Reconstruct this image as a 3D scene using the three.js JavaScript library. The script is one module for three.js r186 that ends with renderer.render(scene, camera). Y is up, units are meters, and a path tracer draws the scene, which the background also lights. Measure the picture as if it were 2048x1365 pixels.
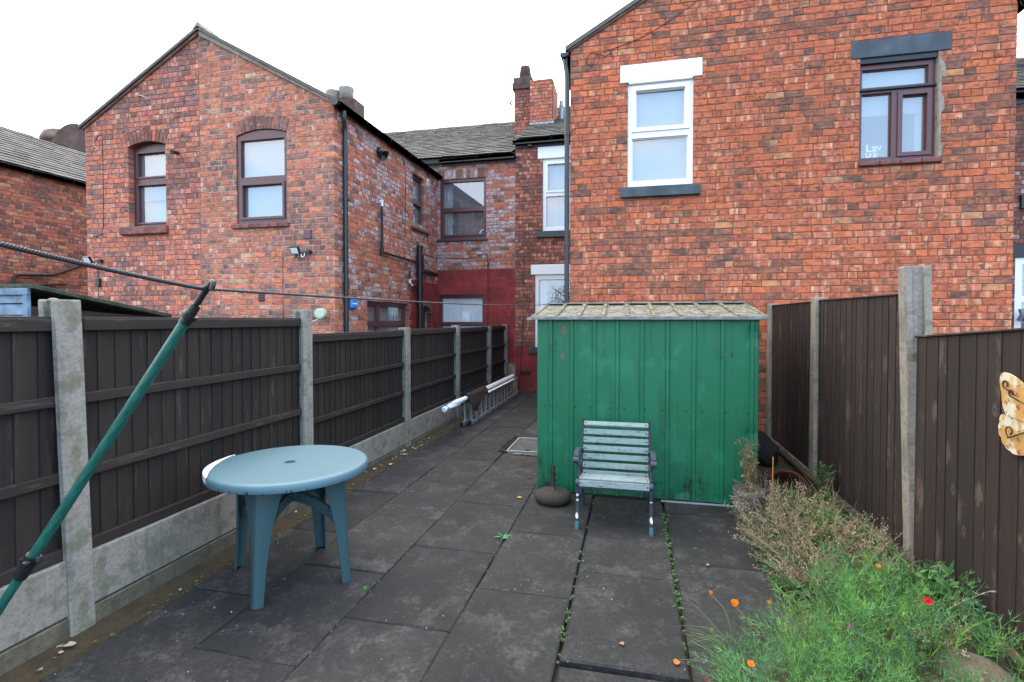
import * as THREE from 'three';
import { mergeGeometries } from 'three/addons/utils/BufferGeometryUtils.js';
import { FontLoader } from 'three/addons/loaders/FontLoader.js';
import { TextGeometry } from 'three/addons/geometries/TextGeometry.js';

// ---------------------------------------------------------------- camera, sky, sun, exposure
const scene = new THREE.Scene();
const camera = new THREE.PerspectiveCamera(66.42, 2048 / 1365, 0.05, 900);
camera.position.set(0, 1.58, 0);
camera.rotation.order = 'YXZ';
camera.rotation.set(-0.0211, 0.2271, 0);
camera.setViewOffset(2048, 1365, 0, 20.5, 2048, 1365);
camera.updateProjectionMatrix();

function mulberry(a) { return () => { a |= 0; a = (a + 0x6d2b79f5) | 0; let t = Math.imul(a ^ (a >>> 15), 1 | a); t = (t + Math.imul(t ^ (t >>> 7), 61 | t)) ^ t; return ((t ^ (t >>> 14)) >>> 0) / 4294967296; }; }
const rnd = mulberry(20240611);
const rr = (a, b) => a + (b - a) * rnd();
const clamp = (x, a = 0, b = 1) => Math.min(b, Math.max(a, x));
const lerp = (a, b, t) => a + (b - a) * t;
const sstep = (a, b, x) => { const t = clamp((x - a) / (b - a)); return t * t * (3 - 2 * t); };
function hash(x, y, s) { let h = Math.imul(x, 374761393) ^ Math.imul(y, 668265263) ^ Math.imul(s, 1442695041); h = Math.imul(h ^ (h >>> 13), 1274126177); h ^= h >>> 16; return (h >>> 0) / 4294967296; }
function vnoise(x, y, px, py, s) {          // value noise, periodic in px, py cells
  const xi = Math.floor(x), yi = Math.floor(y), fx = x - xi, fy = y - yi;
  const ux = fx * fx * (3 - 2 * fx), uy = fy * fy * (3 - 2 * fy), m = (a, p) => ((a % p) + p) % p;
  const x0 = m(xi, px), x1 = m(xi + 1, px), y0 = m(yi, py), y1 = m(yi + 1, py);
  return lerp(lerp(hash(x0, y0, s), hash(x1, y0, s), ux), lerp(hash(x0, y1, s), hash(x1, y1, s), ux), uy);
}
function fbm(u, v, fx, fy, oct, s) {        // u, v in 0..1, tiles
  let a = 0, w = 0.5, t = 0;
  for (let i = 0; i < oct; i++) { a += w * vnoise(u * fx, v * fy, fx, fy, s + i * 17); t += w; w *= 0.55; fx *= 2; fy *= 2; }
  return a / t;
}
const SUN = new THREE.Vector3(-0.35, 0.8, -0.5).normalize();
{
  const W = 1024, H = 512, d = new Float32Array(W * H * 4);
  for (let j = 0; j < H; j++) {
    const el = ((j + 0.5) / H - 0.5) * Math.PI, y = Math.sin(el), c = Math.cos(el);
    for (let i = 0; i < W; i++) {
      const az = ((i + 0.5) / W - 0.5) * 2 * Math.PI, x = c * Math.cos(az), z = c * Math.sin(az), o = (j * W + i) * 4;
      const up = Math.max(y, 0.0), k = 1 / (up + 0.35);
      const n = fbm(0.5 + x * k * 0.11, 0.5 + z * k * 0.11, 16, 16, 5, 7);
      const toSun = x * SUN.x + y * SUN.y + z * SUN.z;
      const cov = clamp(sstep(0.36, 0.66, n - 0.02 + 0.40 * toSun) + 0.06);
      const low = Math.pow(1 - up, 4);
      const blue = [0.66 + 0.8 * low, 1.24 + 0.65 * low, 2.1 + 0.3 * low];
      const glow = 1.0 * Math.exp(-(1 - toSun) * 5);
      const cl = 1.85 + 0.35 * (n - 0.5) + glow;
      let col = [0, 1, 2].map(q => lerp(blue[q], cl * [1, 1.0, 1.015][q], cov));
      if (y < 0) { const t = sstep(0, -0.15, y); col = col.map((v, q) => lerp(v, [0.12, 0.11, 0.09][q], t)); }
      d[o] = col[0]; d[o + 1] = col[1]; d[o + 2] = col[2]; d[o + 3] = 1;
    }
  }
  const sky = new THREE.DataTexture(d, W, H, THREE.RGBAFormat, THREE.FloatType);
  sky.mapping = THREE.EquirectangularReflectionMapping; sky.magFilter = THREE.LinearFilter; sky.needsUpdate = true;
  scene.background = sky; scene.environment = sky;
}
const sun = new THREE.DirectionalLight(0xfff1e0, 0.7);
sun.position.copy(SUN).multiplyScalar(40); sun.target.position.set(0, 0, -5);
sun.castShadow = true; sun.shadow.radius = 40; sun.shadow.mapSize.set(2048, 2048);
Object.assign(sun.shadow.camera, { left: -25, right: 25, top: 25, bottom: -25, near: 1, far: 90 });
scene.add(sun, sun.target);
const EXPOSURE = 1.8;

// ---------------------------------------------------------------- textures
function tex(w, h, fn, { srgb = true, rep = [1, 1] } = {}) {
  const d = new Uint8Array(w * h * 4);
  for (let j = 0; j < h; j++) for (let i = 0; i < w; i++) {
    const c = fn((i + 0.5) / w, (j + 0.5) / h, i, j), o = (j * w + i) * 4;
    if (typeof c === 'number') d[o] = d[o + 1] = d[o + 2] = clamp(c, 0, 255); else { d[o] = clamp(c[0], 0, 255); d[o + 1] = clamp(c[1], 0, 255); d[o + 2] = clamp(c[2], 0, 255); }
    d[o + 3] = 255;
  }
  const t = new THREE.DataTexture(d, w, h);
  t.wrapS = t.wrapT = THREE.RepeatWrapping; t.magFilter = THREE.LinearFilter; t.minFilter = THREE.LinearMipmapLinearFilter;
  if (srgb) t.colorSpace = THREE.SRGBColorSpace;
  t.repeat.set(...rep); t.needsUpdate = true;
  return t;
}
const mixc = (a, b, t) => [lerp(a[0], b[0], t), lerp(a[1], b[1], t), lerp(a[2], b[2], t)];
// brick atlas: 8 columns of 128 px, 32 rows of 32 px; rows grouped by kind of brick
const KINDS = { kiss: [0, 10], plain: [10, 16], plum: [16, 21], salt: [21, 25], buff: [25, 28], brown: [28, 32] };
const atlas = (() => {
  const R = mulberry(99), tiles = [];
  for (let row = 0; row < 32; row++) for (let c = 0; c < 8; c++) {
    const kind = Object.keys(KINDS).find(k => row >= KINDS[k][0] && row < KINDS[k][1]);
    const t = { kind, s: Math.floor(R() * 9999), r: R(), bands: [], spots: [] };
    const nb = kind === 'kiss' ? 1 + Math.floor(R() * 4) : kind === 'brown' ? Math.floor(R() * 4) : R() < 0.25 ? 1 : 0;
    for (let b = 0; b < nb; b++) t.bands.push([R(), 0.04 + R() * 0.10, R() < 0.55 ? 1 : -1, 0.25 + R() * 0.5]);
    const ns = R() < 0.35 ? 1 + Math.floor(R() * 2) : 0;
    for (let b = 0; b < ns; b++) t.spots.push([R(), 0.1 + R() * 0.8, 0.02 + R() * 0.035, R()]);
    tiles.push(t);
  }
  const base = {
    kiss: [[180, 106, 86], [166, 96, 80], [184, 116, 96]], plain: [[184, 104, 78], [192, 112, 80], [170, 94, 76]], plum: [[128, 92, 86], [144, 98, 86], [116, 86, 84]],
    salt: [[160, 124, 116], [166, 116, 104], [152, 122, 118]], buff: [[182, 134, 104], [190, 132, 96], [176, 126, 104]], brown: [[134, 82, 68], [120, 76, 66], [148, 90, 72]],
  };
  return tex(1024, 1024, (u, v, i, j) => {
    const t = tiles[Math.floor(j / 32) * 8 + Math.floor(i / 128)], x = (i % 128) / 128, y = (j % 32) / 32;
    const A = base[t.kind], n = fbm(u, v, 32, 64, 4, 3), g = hash(i, j, 5), n2 = fbm(u, v, 16, 40, 3, 21);
    let c = mixc(A[0], t.r < 0.5 ? A[1] : A[2], clamp(Math.abs(t.r - 0.5) * 1.6 + (n2 - 0.5)));
    for (const [p, w, s, k] of t.bands) {
      const e = sstep(w, w * 0.55, Math.abs(x - p + (n - 0.5) * 0.10)) * k * (0.55 + 0.9 * (n2 - 0.2));
      c = mixc(c, s > 0 ? [214, 176, 150] : [112, 78, 72], clamp(e));
    }
    if (t.kind === 'salt') c = mixc(c, [200, 188, 190], clamp(sstep(0.40, 0.70, fbm(u, v, 40, 80, 3, 51)) * 0.8));
    if (t.kind === 'plum') { const d = sstep(0.34, 0.60, fbm(u, v, 22, 40, 4, 57)); c = mixc([168, 98, 76], mixc(c, [78, 66, 66], clamp(sstep(0.5, 0.75, n2) * 0.7)), 0.25 + 0.75 * d); }
    for (const [p, q, r0, k] of t.spots) {
      const e = sstep(r0, r0 * 0.5, Math.hypot((x - p) * 1, (y - q) * 0.3) + (n - 0.5) * 0.03);
      c = mixc(c, k < 0.6 ? [70, 44, 40] : [205, 170, 140], e * 0.8);
    }
    if (t.kind !== 'salt') c = mixc(c, [92, 64, 56], clamp(sstep(0.56, 0.74, fbm(u, v, 26, 60, 4, 63)) * 0.5));
    const m = 0.74 + 0.46 * n + (g - 0.5) * 0.16;
    return [c[0] * m, c[1] * m, c[2] * m];
  });
})();
const grain = tex(256, 256, (u, v, i, j) => 255 * (0.55 * fbm(u, v, 24, 24, 4, 11) + 0.45 * hash(i, j, 8)), { srgb: false });
const mottle = tex(512, 512, (u, v, i, j) => { const n = fbm(u, v, 6, 6, 6, 31), g = hash(i, j, 4); return 255 * clamp(0.62 + 0.5 * (n - 0.5) + (g - 0.5) * 0.16); });
const concT = tex(512, 512, (u, v, i, j) => {
  const n = fbm(u, v, 5, 5, 5, 61), f = fbm(u, v, 70, 70, 3, 64), g = hash(i, j, 6), s = fbm(u, v, 26, 2, 4, 68);
  let c = mixc([140, 132, 120], [164, 155, 143], n);
  c = mixc(c, [118, 110, 96], sstep(0.58, 0.8, s) * 0.4); c = mixc(c, [112, 106, 94], sstep(0.50, 0.70, fbm(u, v, 14, 14, 5, 76)) * 0.5);
  c = mixc(c, [112, 112, 84], sstep(0.60, 0.80, fbm(u, v, 9, 7, 4, 72)) * 0.45);
  const m = 0.82 + 0.24 * f + (g - 0.5) * 0.22;
  return c.map(q => q * m);
});
const slabT = tex(1024, 1024, (u, v, i, j) => {
  const n = fbm(u, v, 5, 5, 6, 81), n2 = fbm(u, v, 11, 11, 5, 88), f = fbm(u, v, 90, 90, 3, 84), g = hash(i, j, 16), h = hash(i >> 1, j >> 1, 18);
  let c = mixc([31, 31, 32], [48, 47, 46], sstep(0.3, 0.7, n));
  c = mixc(c, [92, 89, 87], sstep(0.50, 0.78, n2 + 0.3 * (f - 0.5)) * 0.55); c = mixc(c, [84, 80, 78], sstep(0.54, 0.74, fbm(u, v, 22, 22, 5, 91) + 0.3 * (f - 0.5)) * 0.35);
  c = mixc(c, [40, 42, 36], sstep(0.55, 0.75, fbm(u, v, 7, 7, 5, 95)) * 0.55);
  if (h > 0.9965) c = mixc(c, [150, 144, 136], 0.6);
  const m = 0.50 + 0.42 * f + (g - 0.5) * 0.34 + 0.36 * hash(i >> 1, j >> 1, 19) * (0.6 + 0.8 * hash(i >> 2, j >> 2, 23));
  return [c[0] * m * 0.93, c[1] * m * 0.92, c[2] * m * 0.925];
});
const woodT = tex(512, 512, (u, v, i, j) => {          // grain along u
  const n = fbm(u, v, 3, 40, 5, 101), n2 = fbm(u, v, 4, 6, 4, 108), g = hash(i, j, 26);
  let c = mixc([38, 27, 22], [55, 42, 35], n * 0.7 + n2 * 0.3);
  c = mixc(c, [102, 92, 86], sstep(0.66, 0.85, fbm(u, v, 6, 18, 5, 115)) * 0.55);
  for (const [p, q] of [[0.2, 0.3], [0.66, 0.72], [0.83, 0.15], [0.42, 0.9]]) {
    const r = Math.hypot((u - p) * 1.2, (v - q) * 2.4); if (r < 0.05) c = mixc(c, r < 0.018 ? [34, 27, 26] : [92, 80, 74], 0.6 * sstep(0.05, 0.03, r));
  }
  const m = 0.86 + (g - 0.5) * 0.12 + 0.2 * (n - 0.5);
  return c.map(q => q * m);
});
const scuffT = tex(512, 512, (u, v, i, j) => {
  const n = fbm(u, v, 3, 40, 5, 211), g = hash(i, j, 27), b = fbm(u, v, 5, 7, 6, 217), f = fbm(u, v, 30, 60, 3, 223);
  let c = mixc([39, 27, 22], [56, 43, 36], n); c = mixc(c, [116, 103, 96], sstep(0.60, 0.80, b + 0.25 * (f - 0.5)) * 0.6); c = mixc(c, [40, 36, 26], sstep(0.62, 0.8, fbm(u, v, 9, 5, 4, 229)) * 0.5);
  for (const [p, q] of [[0.12, 0.4], [0.7, 0.2], [0.44, 0.8]]) { const r = Math.hypot((u - p) * 1.3, (v - q) * 1.5); if (r < 0.05) c = mixc(c, r < 0.014 ? [30, 24, 22] : [104, 92, 86], 0.7 * sstep(0.05, 0.02, Math.abs(r - 0.022) + 0.02)); }
  const m = 0.88 + (g - 0.5) * 0.14; return c.map(q => q * m);
});
const slateT = tex(256, 256, (u, v, i, j) => {
  const n = fbm(u, v, 6, 6, 5, 121), g = hash(i, j, 36);
  let c = mixc([92, 88, 84], [126, 118, 110], n); c = mixc(c, [120, 118, 90], sstep(0.58, 0.8, fbm(u, v, 9, 9, 4, 127)) * 0.5);
  const m = 0.85 + (g - 0.5) * 0.25; return c.map(q => q * m);
});
const shedT = tex(1024, 1024, (u, v, i, j) => {        // 2 m square: dirt and green algae along the foot, rust spots, chips
  const n = fbm(u, v, 6, 6, 5, 131), st = fbm(u, v, 60, 3, 4, 136), b = fbm(u, v, 10, 14, 5, 141), g = hash(i, j, 46), y = v * 2;
  let c = mixc([3, 100, 64], [10, 115, 77], n);
  c = mixc(c, [10, 74, 48], sstep(0.54, 0.78, st) * 0.35);
  c = mixc(c, [20, 44, 30], sstep(0.50, 0.80, b * 0.6 + 0.4 * st + 0.24 * sstep(0.42, 0.0, y) - 0.17 + 0.42 * (fbm(u, v, 110, 90, 4, 147) - 0.5)) * 0.8);
  c = mixc(c, [40, 138, 104], sstep(0.62, 0.74, 0.2 * (fbm(u, v, 120, 40, 3, 148) - 0.5) + fbm(u, v, 14, 10, 4, 149)) * 0.35);
  for (const [p, q, r] of [[0.12, 0.745, 0.018], [0.19, 0.745, 0.012], [0.115, 0.63, 0.014]]) {
    const e = Math.hypot(u - p, (v - q) * 0.55) + (n - 0.5) * 0.03; c = mixc(c, e < r * 0.4 ? [112, 92, 54] : [40, 92, 66], 0.75 * sstep(r, r * 0.5, e));
  }
  const m = 0.93 + (g - 0.5) * 0.08; return c.map(q => q * m);
});
const lichenT = tex(512, 512, (u, v, i, j) => {
  const n = fbm(u, v, 8, 8, 5, 151), b = fbm(u, v, 18, 18, 4, 157), g = hash(i, j, 56);
  let c = mixc([138, 132, 116], [166, 162, 148], n);
  c = mixc(c, [104, 98, 76], sstep(0.46, 0.62, b) * 0.85); c = mixc(c, [84, 88, 46], sstep(0.56, 0.72, fbm(u, v, 11, 11, 5, 163)) * 0.75);
  c = mixc(c, [66, 58, 44], sstep(0.6, 0.75, fbm(u, v, 24, 24, 4, 168)) * 0.7);
  const m = 0.86 + (g - 0.5) * 0.22; return c.map(q => q * m);
});
const slatT = tex(256, 256, (u, v, i, j) => {
  const n = fbm(u, v, 3, 30, 4, 171), b = fbm(u, v, 10, 24, 5, 177), g = hash(i, j, 66);
  let c = mixc([128, 146, 146], [152, 167, 165], n); c = mixc(c, [112, 118, 98], sstep(0.52, 0.72, b) * 0.7); c = mixc(c, [86, 70, 62], sstep(0.68, 0.8, fbm(u, v, 9, 14, 4, 183)) * 0.7);
  const m = 0.9 + (g - 0.5) * 0.12; return c.map(q => q * m);
});
const rustT = tex(256, 256, (u, v, i, j) => {
  const n = fbm(u, v, 7, 7, 5, 191), g = hash(i, j, 76);
  let c = mixc([214, 206, 176], [222, 218, 200], n); c = mixc(c, [198, 146, 76], sstep(0.36, 0.58, fbm(u, v, 4, 4, 5, 195)) * 0.9); c = mixc(c, [130, 70, 40], sstep(0.62, 0.74, fbm(u, v, 9, 9, 4, 197)) * 0.85);
  const m = 0.92 + (g - 0.5) * 0.1; return c.map(q => q * m);
});
const soilT = tex(512, 512, (u, v, i, j) => {
  const n = fbm(u, v, 12, 12, 6, 201), g = hash(i, j, 86), h = hash(i >> 2, j >> 2, 88);
  let c = mixc([60, 50, 40], [104, 90, 70], n); c = mixc(c, [70, 74, 36], sstep(0.55, 0.7, fbm(u, v, 9, 9, 5, 207)) * 0.6); if (h > 0.985) c = mixc(c, [150, 128, 100], 0.6);
  const m = 0.75 + (g - 0.5) * 0.4; return c.map(q => q * m);
});
const rep = (t, a, b = a) => { const k = t.clone(); k.repeat.set(1 / a, 1 / b); k.needsUpdate = true; return k; };
const grainM = rep(grain, 0.22), grainS = rep(grain, 0.12);
const M = {};
const mat = (name, o) => { const m = new THREE.MeshPhysicalMaterial({ roughness: 0.8, side: THREE.DoubleSide, ...o }); m.name = name; return M[name] = m; };
mat('brick', { map: atlas, vertexColors: true, roughness: 0.92, bumpMap: grain, bumpScale: 0.0012 });
mat('paintRed', { map: rep(mottle, 1.6), color: 0xcf4640, roughness: 0.75, vertexColors: true, bumpMap: grainM, bumpScale: 0.0015 });
mat('mortarRed', { map: rep(mottle, 0.9), color: 0xc08a72, roughness: 0.95, bumpMap: grainM, bumpScale: 0.002 });
mat('mortarBuff', { map: rep(mottle, 0.9), color: 0xe0ccb6, roughness: 0.95, bumpMap: grainM, bumpScale: 0.002 });
mat('mortarBrown', { map: rep(mottle, 0.9), color: 0xb08c7a, roughness: 0.95, bumpMap: grainM, bumpScale: 0.002 });
mat('mortarDark', { map: rep(mottle, 0.9), color: 0x86685c, roughness: 0.95, bumpMap: grainM, bumpScale: 0.002 });
mat('mortarPaint', { map: rep(mottle, 1.6), color: 0xcf4640, roughness: 0.8 });
mat('concreteMossy', { map: rep(concT, 0.8), color: 0xb6b3a4, roughness: 0.95, bumpMap: grainS, bumpScale: 0.003 });
mat('concrete', { map: rep(concT, 0.8), roughness: 0.92, bumpMap: grainS, bumpScale: 0.0025 });
mat('slab', { map: rep(slabT, 1.7), roughness: 0.82, bumpMap: grainS, bumpScale: 0.002, vertexColors: true });
mat('wood', { map: rep(woodT, 1.3, 0.5), roughness: 0.85, bumpMap: rep(woodT, 1.3, 0.5), bumpScale: 0.002, vertexColors: true });
mat('woodScuff', { map: rep(scuffT, 1.1, 0.7), roughness: 0.85, bumpMap: rep(woodT, 1.3, 0.5), bumpScale: 0.0015, vertexColors: true });
mat('slate', { map: rep(slateT, 0.6), roughness: 0.8, vertexColors: true, bumpMap: grainM, bumpScale: 0.002 });
mat('shed', { map: rep(shedT, 2), roughness: 0.5, bumpMap: grainM, bumpScale: 0.0004 });
mat('lichen', { map: rep(lichenT, 0.5), roughness: 0.95, bumpMap: grainS, bumpScale: 0.002 });
mat('benchSlat', { map: rep(slatT, 0.5, 0.12), roughness: 0.7, bumpMap: grainS, bumpScale: 0.0008 });
mat('rust', { map: rep(rustT, 0.2), roughness: 0.6 });
mat('dirt', { map: rep(concT, 0.45), color: 0x75674e, roughness: 1, bumpMap: rep(soilT, 0.3), bumpScale: 0.01 });
mat('soil', { map: rep(soilT, 0.7), roughness: 1, bumpMap: rep(soilT, 0.7), bumpScale: 0.012 });
mat('whiteUpvc', { color: 0xe8e9e8, roughness: 0.3 });
mat('brownUpvc', { color: 0x573536, roughness: 0.35 });
mat('whitePaint', { map: rep(mottle, 2.2), color: 0xffffff, roughness: 0.6 }); M.whitePaint.map = null; M.whitePaint.color.set(0xe9e9e6);
mat('slatePaint', { map: rep(mottle, 0.8), color: 0x5a6670, roughness: 0.5 });
mat('sillRed', { map: rep(mottle, 0.5), color: 0xbc7066, roughness: 0.7, bumpMap: grainS, bumpScale: 0.001 });
mat('blackPlastic', { color: 0x17191b, roughness: 0.4 });
mat('gutter', { color: 0x20282a, roughness: 0.35 });
mat('lead', { color: 0x8b9299, roughness: 0.5, metalness: 0.3 });
mat('glass', { color: 0xffffff, roughness: 0, transmission: 1, thickness: 0, metalness: 0.12, ior: 2.3 });
mat('blind', { color: 0x747d7f, roughness: 0.9 });
mat('curtain', { color: 0x808786, roughness: 1 });
mat('interior', { color: 0x6b625a, roughness: 1 });
mat('steel', { color: 0xa9adad, roughness: 0.45, metalness: 0.6 });
mat('alu', { map: rep(mottle, 0.4), color: 0xf2f3ef, roughness: 0.5, metalness: 0 });
mat('rockGrey', { map: rep(concT, 0.6), color: 0xc2bfb2, roughness: 0.95, bumpMap: grainS, bumpScale: 0.003 });
mat('stone', { map: rep(concT, 0.5), color: 0x8f887a, roughness: 0.95, bumpMap: grainS, bumpScale: 0.004 });
mat('timber', { map: rep(woodT, 1.3, 0.5), color: 0xd8a878, roughness: 0.9 });
// ---------------------------------------------------------------- geometry helpers
const V = (x, y, z) => new THREE.Vector3(x, y, z);
class MB {                                   // collects polygons, builds one named mesh
  constructor(T = null) { this.p = []; this.n = []; this.u = []; this.c = []; this.T = T; this.col = [1, 1, 1]; this.uo = [0, 0]; this.swap = false; }
  poly(pts, { out = null, uv = null } = {}) {
    let nx = 0, ny = 0, nz = 0;
    for (let i = 0; i < pts.length; i++) { const a = pts[i], b = pts[(i + 1) % pts.length]; nx += (a[1] - b[1]) * (a[2] + b[2]); ny += (a[2] - b[2]) * (a[0] + b[0]); nz += (a[0] - b[0]) * (a[1] + b[1]); }
    if (out) {
      let cx = 0, cy = 0, cz = 0; for (const q of pts) { cx += q[0]; cy += q[1]; cz += q[2]; } const k = pts.length;
      if ((cx / k - out[0]) * nx + (cy / k - out[1]) * ny + (cz / k - out[2]) * nz < 0) { pts = [...pts].reverse(); if (uv) uv = [...uv].reverse(); nx = -nx; ny = -ny; nz = -nz; }
    }
    const ax = Math.abs(nx), ay = Math.abs(ny), az = Math.abs(nz);
    const UV = uv || pts.map(q => { let r = ax >= ay && ax >= az ? [q[2], q[1]] : ay >= az ? [q[0], q[2]] : [q[0], q[1]]; if (this.swap) r = [r[1], r[0]]; return [r[0] + this.uo[0], r[1] + this.uo[1]]; });
    const W = this.T ? pts.map(q => this.T(q)) : pts;
    const e1 = [0, 1, 2].map(k => W[1][k] - W[0][k]);
    let N = [nx, ny, nz];
    if (this.T) { N = [0, 0, 0]; for (let i = 0; i < W.length; i++) { const a = W[i], b = W[(i + 1) % W.length]; N[0] += (a[1] - b[1]) * (a[2] + b[2]); N[1] += (a[2] - b[2]) * (a[0] + b[0]); N[2] += (a[0] - b[0]) * (a[1] + b[1]); } }
    const L = Math.hypot(...N) || 1;
    for (let i = 1; i + 1 < pts.length; i++) for (const k of [0, i, i + 1]) { this.p.push(...W[k]); this.n.push(N[0] / L, N[1] / L, N[2] / L); this.u.push(...UV[k]); this.c.push(...this.col); }
  }
  box(x0, y0, z0, x1, y1, z1, c = 0, X = null) {      // chamfered box; X maps a local point on (rotation etc.)
    const lo = [Math.min(x0, x1), Math.min(y0, y1), Math.min(z0, z1)], hi = [Math.max(x0, x1), Math.max(y0, y1), Math.max(z0, z1)];
    const old = this.T; if (X) this.T = old ? q => old(X(q)) : X;
    const ctr = [0, 1, 2].map(k => (lo[k] + hi[k]) / 2);
    const vert = (s, a) => [0, 1, 2].map(k => { const e = s[k] > 0 ? hi[k] : lo[k]; return k === a ? e : e - s[k] * c; });
    for (let a = 0; a < 3; a++) { const b = (a + 1) % 3, d = (a + 2) % 3; for (const s of [-1, 1]) { const q = []; for (const [p, r] of [[-1, -1], [1, -1], [1, 1], [-1, 1]]) { const S = [0, 0, 0]; S[a] = s; S[b] = p; S[d] = r; q.push(vert(S, a)); } this.poly(q, { out: ctr }); } }
    if (c > 0) {
      for (let a = 0; a < 3; a++) { const b = (a + 1) % 3, d = (a + 2) % 3; for (const p of [-1, 1]) for (const r of [-1, 1]) { const S = t => { const q = [0, 0, 0]; q[a] = t; q[b] = p; q[d] = r; return q; }; this.poly([vert(S(-1), b), vert(S(1), b), vert(S(1), d), vert(S(-1), d)], { out: ctr }); } }
      for (const i of [-1, 1]) for (const j of [-1, 1]) for (const k of [-1, 1]) this.poly([vert([i, j, k], 0), vert([i, j, k], 1), vert([i, j, k], 2)], { out: ctr });
    }
    this.T = old; return this;
  }
  bar(a, b, w, d = w, c = 0, roll = 0) {               // box bar from a to b (world or local points), w across, d deep
    const A = V(...a), B = V(...b), z = B.clone().sub(A), L = z.length(); z.normalize();
    let up = Math.abs(z.y) > 0.95 ? V(0, 0, 1) : V(0, 1, 0); const x = up.clone().cross(z).normalize().applyAxisAngle(z, roll), y = z.clone().cross(x);
    return this.box(-w / 2, -d / 2, 0, w / 2, d / 2, L, c, q => [A.x + x.x * q[0] + y.x * q[1] + z.x * q[2], A.y + x.y * q[0] + y.y * q[1] + z.y * q[2], A.z + x.z * q[0] + y.z * q[1] + z.z * q[2]]);
  }
  geo(g, m = null) {
    const k = g.index ? g.toNonIndexed() : g, P = k.attributes.position, N = k.attributes.normal, U = k.attributes.uv, v = V(0, 0, 0), n = V(0, 0, 0), nm = m ? new THREE.Matrix3().getNormalMatrix(m) : null;
    for (let i = 0; i < P.count; i++) {
      v.fromBufferAttribute(P, i); n.fromBufferAttribute(N, i); if (m) { v.applyMatrix4(m); n.applyMatrix3(nm).normalize(); }
      let w = [v.x, v.y, v.z], nn = [n.x, n.y, n.z];
      if (this.T) { const o = this.T([0, 0, 0]), e = this.T(nn); w = this.T(w); nn = [e[0] - o[0], e[1] - o[1], e[2] - o[2]]; }
      this.p.push(...w); this.n.push(...nn); this.u.push(U ? U.getX(i) : 0, U ? U.getY(i) : 0); this.c.push(...this.col);
    }
    return this;
  }
  tube(pts, r, seg = 24, rad = 8, closed = false) { const c = new THREE.CatmullRomCurve3(pts.map(q => V(...q)), closed, 'catmullrom', 0.5); return this.geo(new THREE.TubeGeometry(c, seg, r, rad, closed)); }
  pipe(pts, r, rad = 10) {                              // straight runs with tight bends
    const path = new THREE.CurvePath(), q = pts.map(p => V(...p)); let from = q[0];
    for (let i = 1; i < q.length; i++) {
      if (i === q.length - 1) { path.add(new THREE.LineCurve3(from, q[i])); break; }
      const a = q[i].clone().sub(q[i - 1]).normalize(), b = q[i + 1].clone().sub(q[i]).normalize(), k = Math.min(r * 1.8, q[i].distanceTo(q[i - 1]) / 2, q[i].distanceTo(q[i + 1]) / 2);
      const s = q[i].clone().addScaledVector(a, -k), e = q[i].clone().addScaledVector(b, k); path.add(new THREE.LineCurve3(from, s)); path.add(new THREE.QuadraticBezierCurve3(s, q[i], e)); from = e;
    }
    return this.geo(new THREE.TubeGeometry(path, Math.max(8, pts.length * 14), r, rad, false));
  }
  lathe(prof, seg, at) { return this.geo(new THREE.LatheGeometry(prof.map(q => new THREE.Vector2(...q)), seg), new THREE.Matrix4().makeTranslation(...at)); }
  cyl(a, b, r0, r1 = r0, seg = 12) {
    const A = V(...a), B = V(...b), d = B.clone().sub(A), L = d.length(), g = new THREE.CylinderGeometry(r1, r0, L, seg);
    return this.geo(g, new THREE.Matrix4().compose(A.clone().add(B).multiplyScalar(0.5), new THREE.Quaternion().setFromUnitVectors(V(0, 1, 0), d.normalize()), V(1, 1, 1)));
  }
  prism(shape, depth, bevel = 0, m = null) { return this.geo(new THREE.ExtrudeGeometry(shape, { depth, bevelEnabled: bevel > 0, bevelSize: bevel, bevelThickness: bevel, bevelSegments: 2, bevelOffset: -bevel, curveSegments: 12, steps: 1 }), m); }
  get empty() { return !this.p.length; }
  build(name, material, parent) {
    const g = new THREE.BufferGeometry(), o = (parent && origin.get(parent)) || [0, 0, 0], P = new Float32Array(this.p);
    for (let i = 0; i < P.length; i += 3) { P[i] -= o[0]; P[i + 1] -= o[1]; P[i + 2] -= o[2]; }
    g.setAttribute('position', new THREE.BufferAttribute(P, 3)); g.setAttribute('normal', new THREE.BufferAttribute(new Float32Array(this.n), 3));
    g.setAttribute('uv', new THREE.BufferAttribute(new Float32Array(this.u), 2)); g.setAttribute('color', new THREE.BufferAttribute(new Float32Array(this.c), 3));
    return put(new THREE.Mesh(g, material), name, parent);
  }
}
const origin = new Map(), used = new Map();
function numbered(n) { const k = used.get(n) || 0; used.set(n, k + 1); return k ? `${n}_${String(k).padStart(3, '0')}` : n; }
function put(mesh, name, parent) {
  mesh.castShadow = mesh.receiveShadow = true;
  if (parent) { mesh.name = name; parent.add(mesh); origin.set(mesh, origin.get(parent) || [0, 0, 0]); } else { mesh.name = numbered(name); scene.add(mesh); }
  return mesh;
}
function tag(o, label, category, group, kind) { o.userData.label = label; if (category) o.userData.category = category; if (group) o.userData.group = group; if (kind) o.userData.kind = kind; return o; }
function thing(name, label, category, at = [0, 0, 0], group, local = false) {   // a Group at the thing's base; parts are given in world coordinates unless local
  const g = new THREE.Group(); g.name = numbered(name); g.position.set(...at); origin.set(g, local ? [0, 0, 0] : at); scene.add(g); return tag(g, label, category, group);
}
function sub(name, parent, label) { const g = new THREE.Group(); g.name = name; parent.add(g); origin.set(g, origin.get(parent)); if (label) g.userData.label = label; return g; }
const frameZ = z => q => [q[0], q[1], z + q[2]];                        // wall facing +z at depth z: u = x
const frameX = x => q => [x + q[2], q[1], -q[0]];                       // wall facing +x: u = -z
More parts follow.
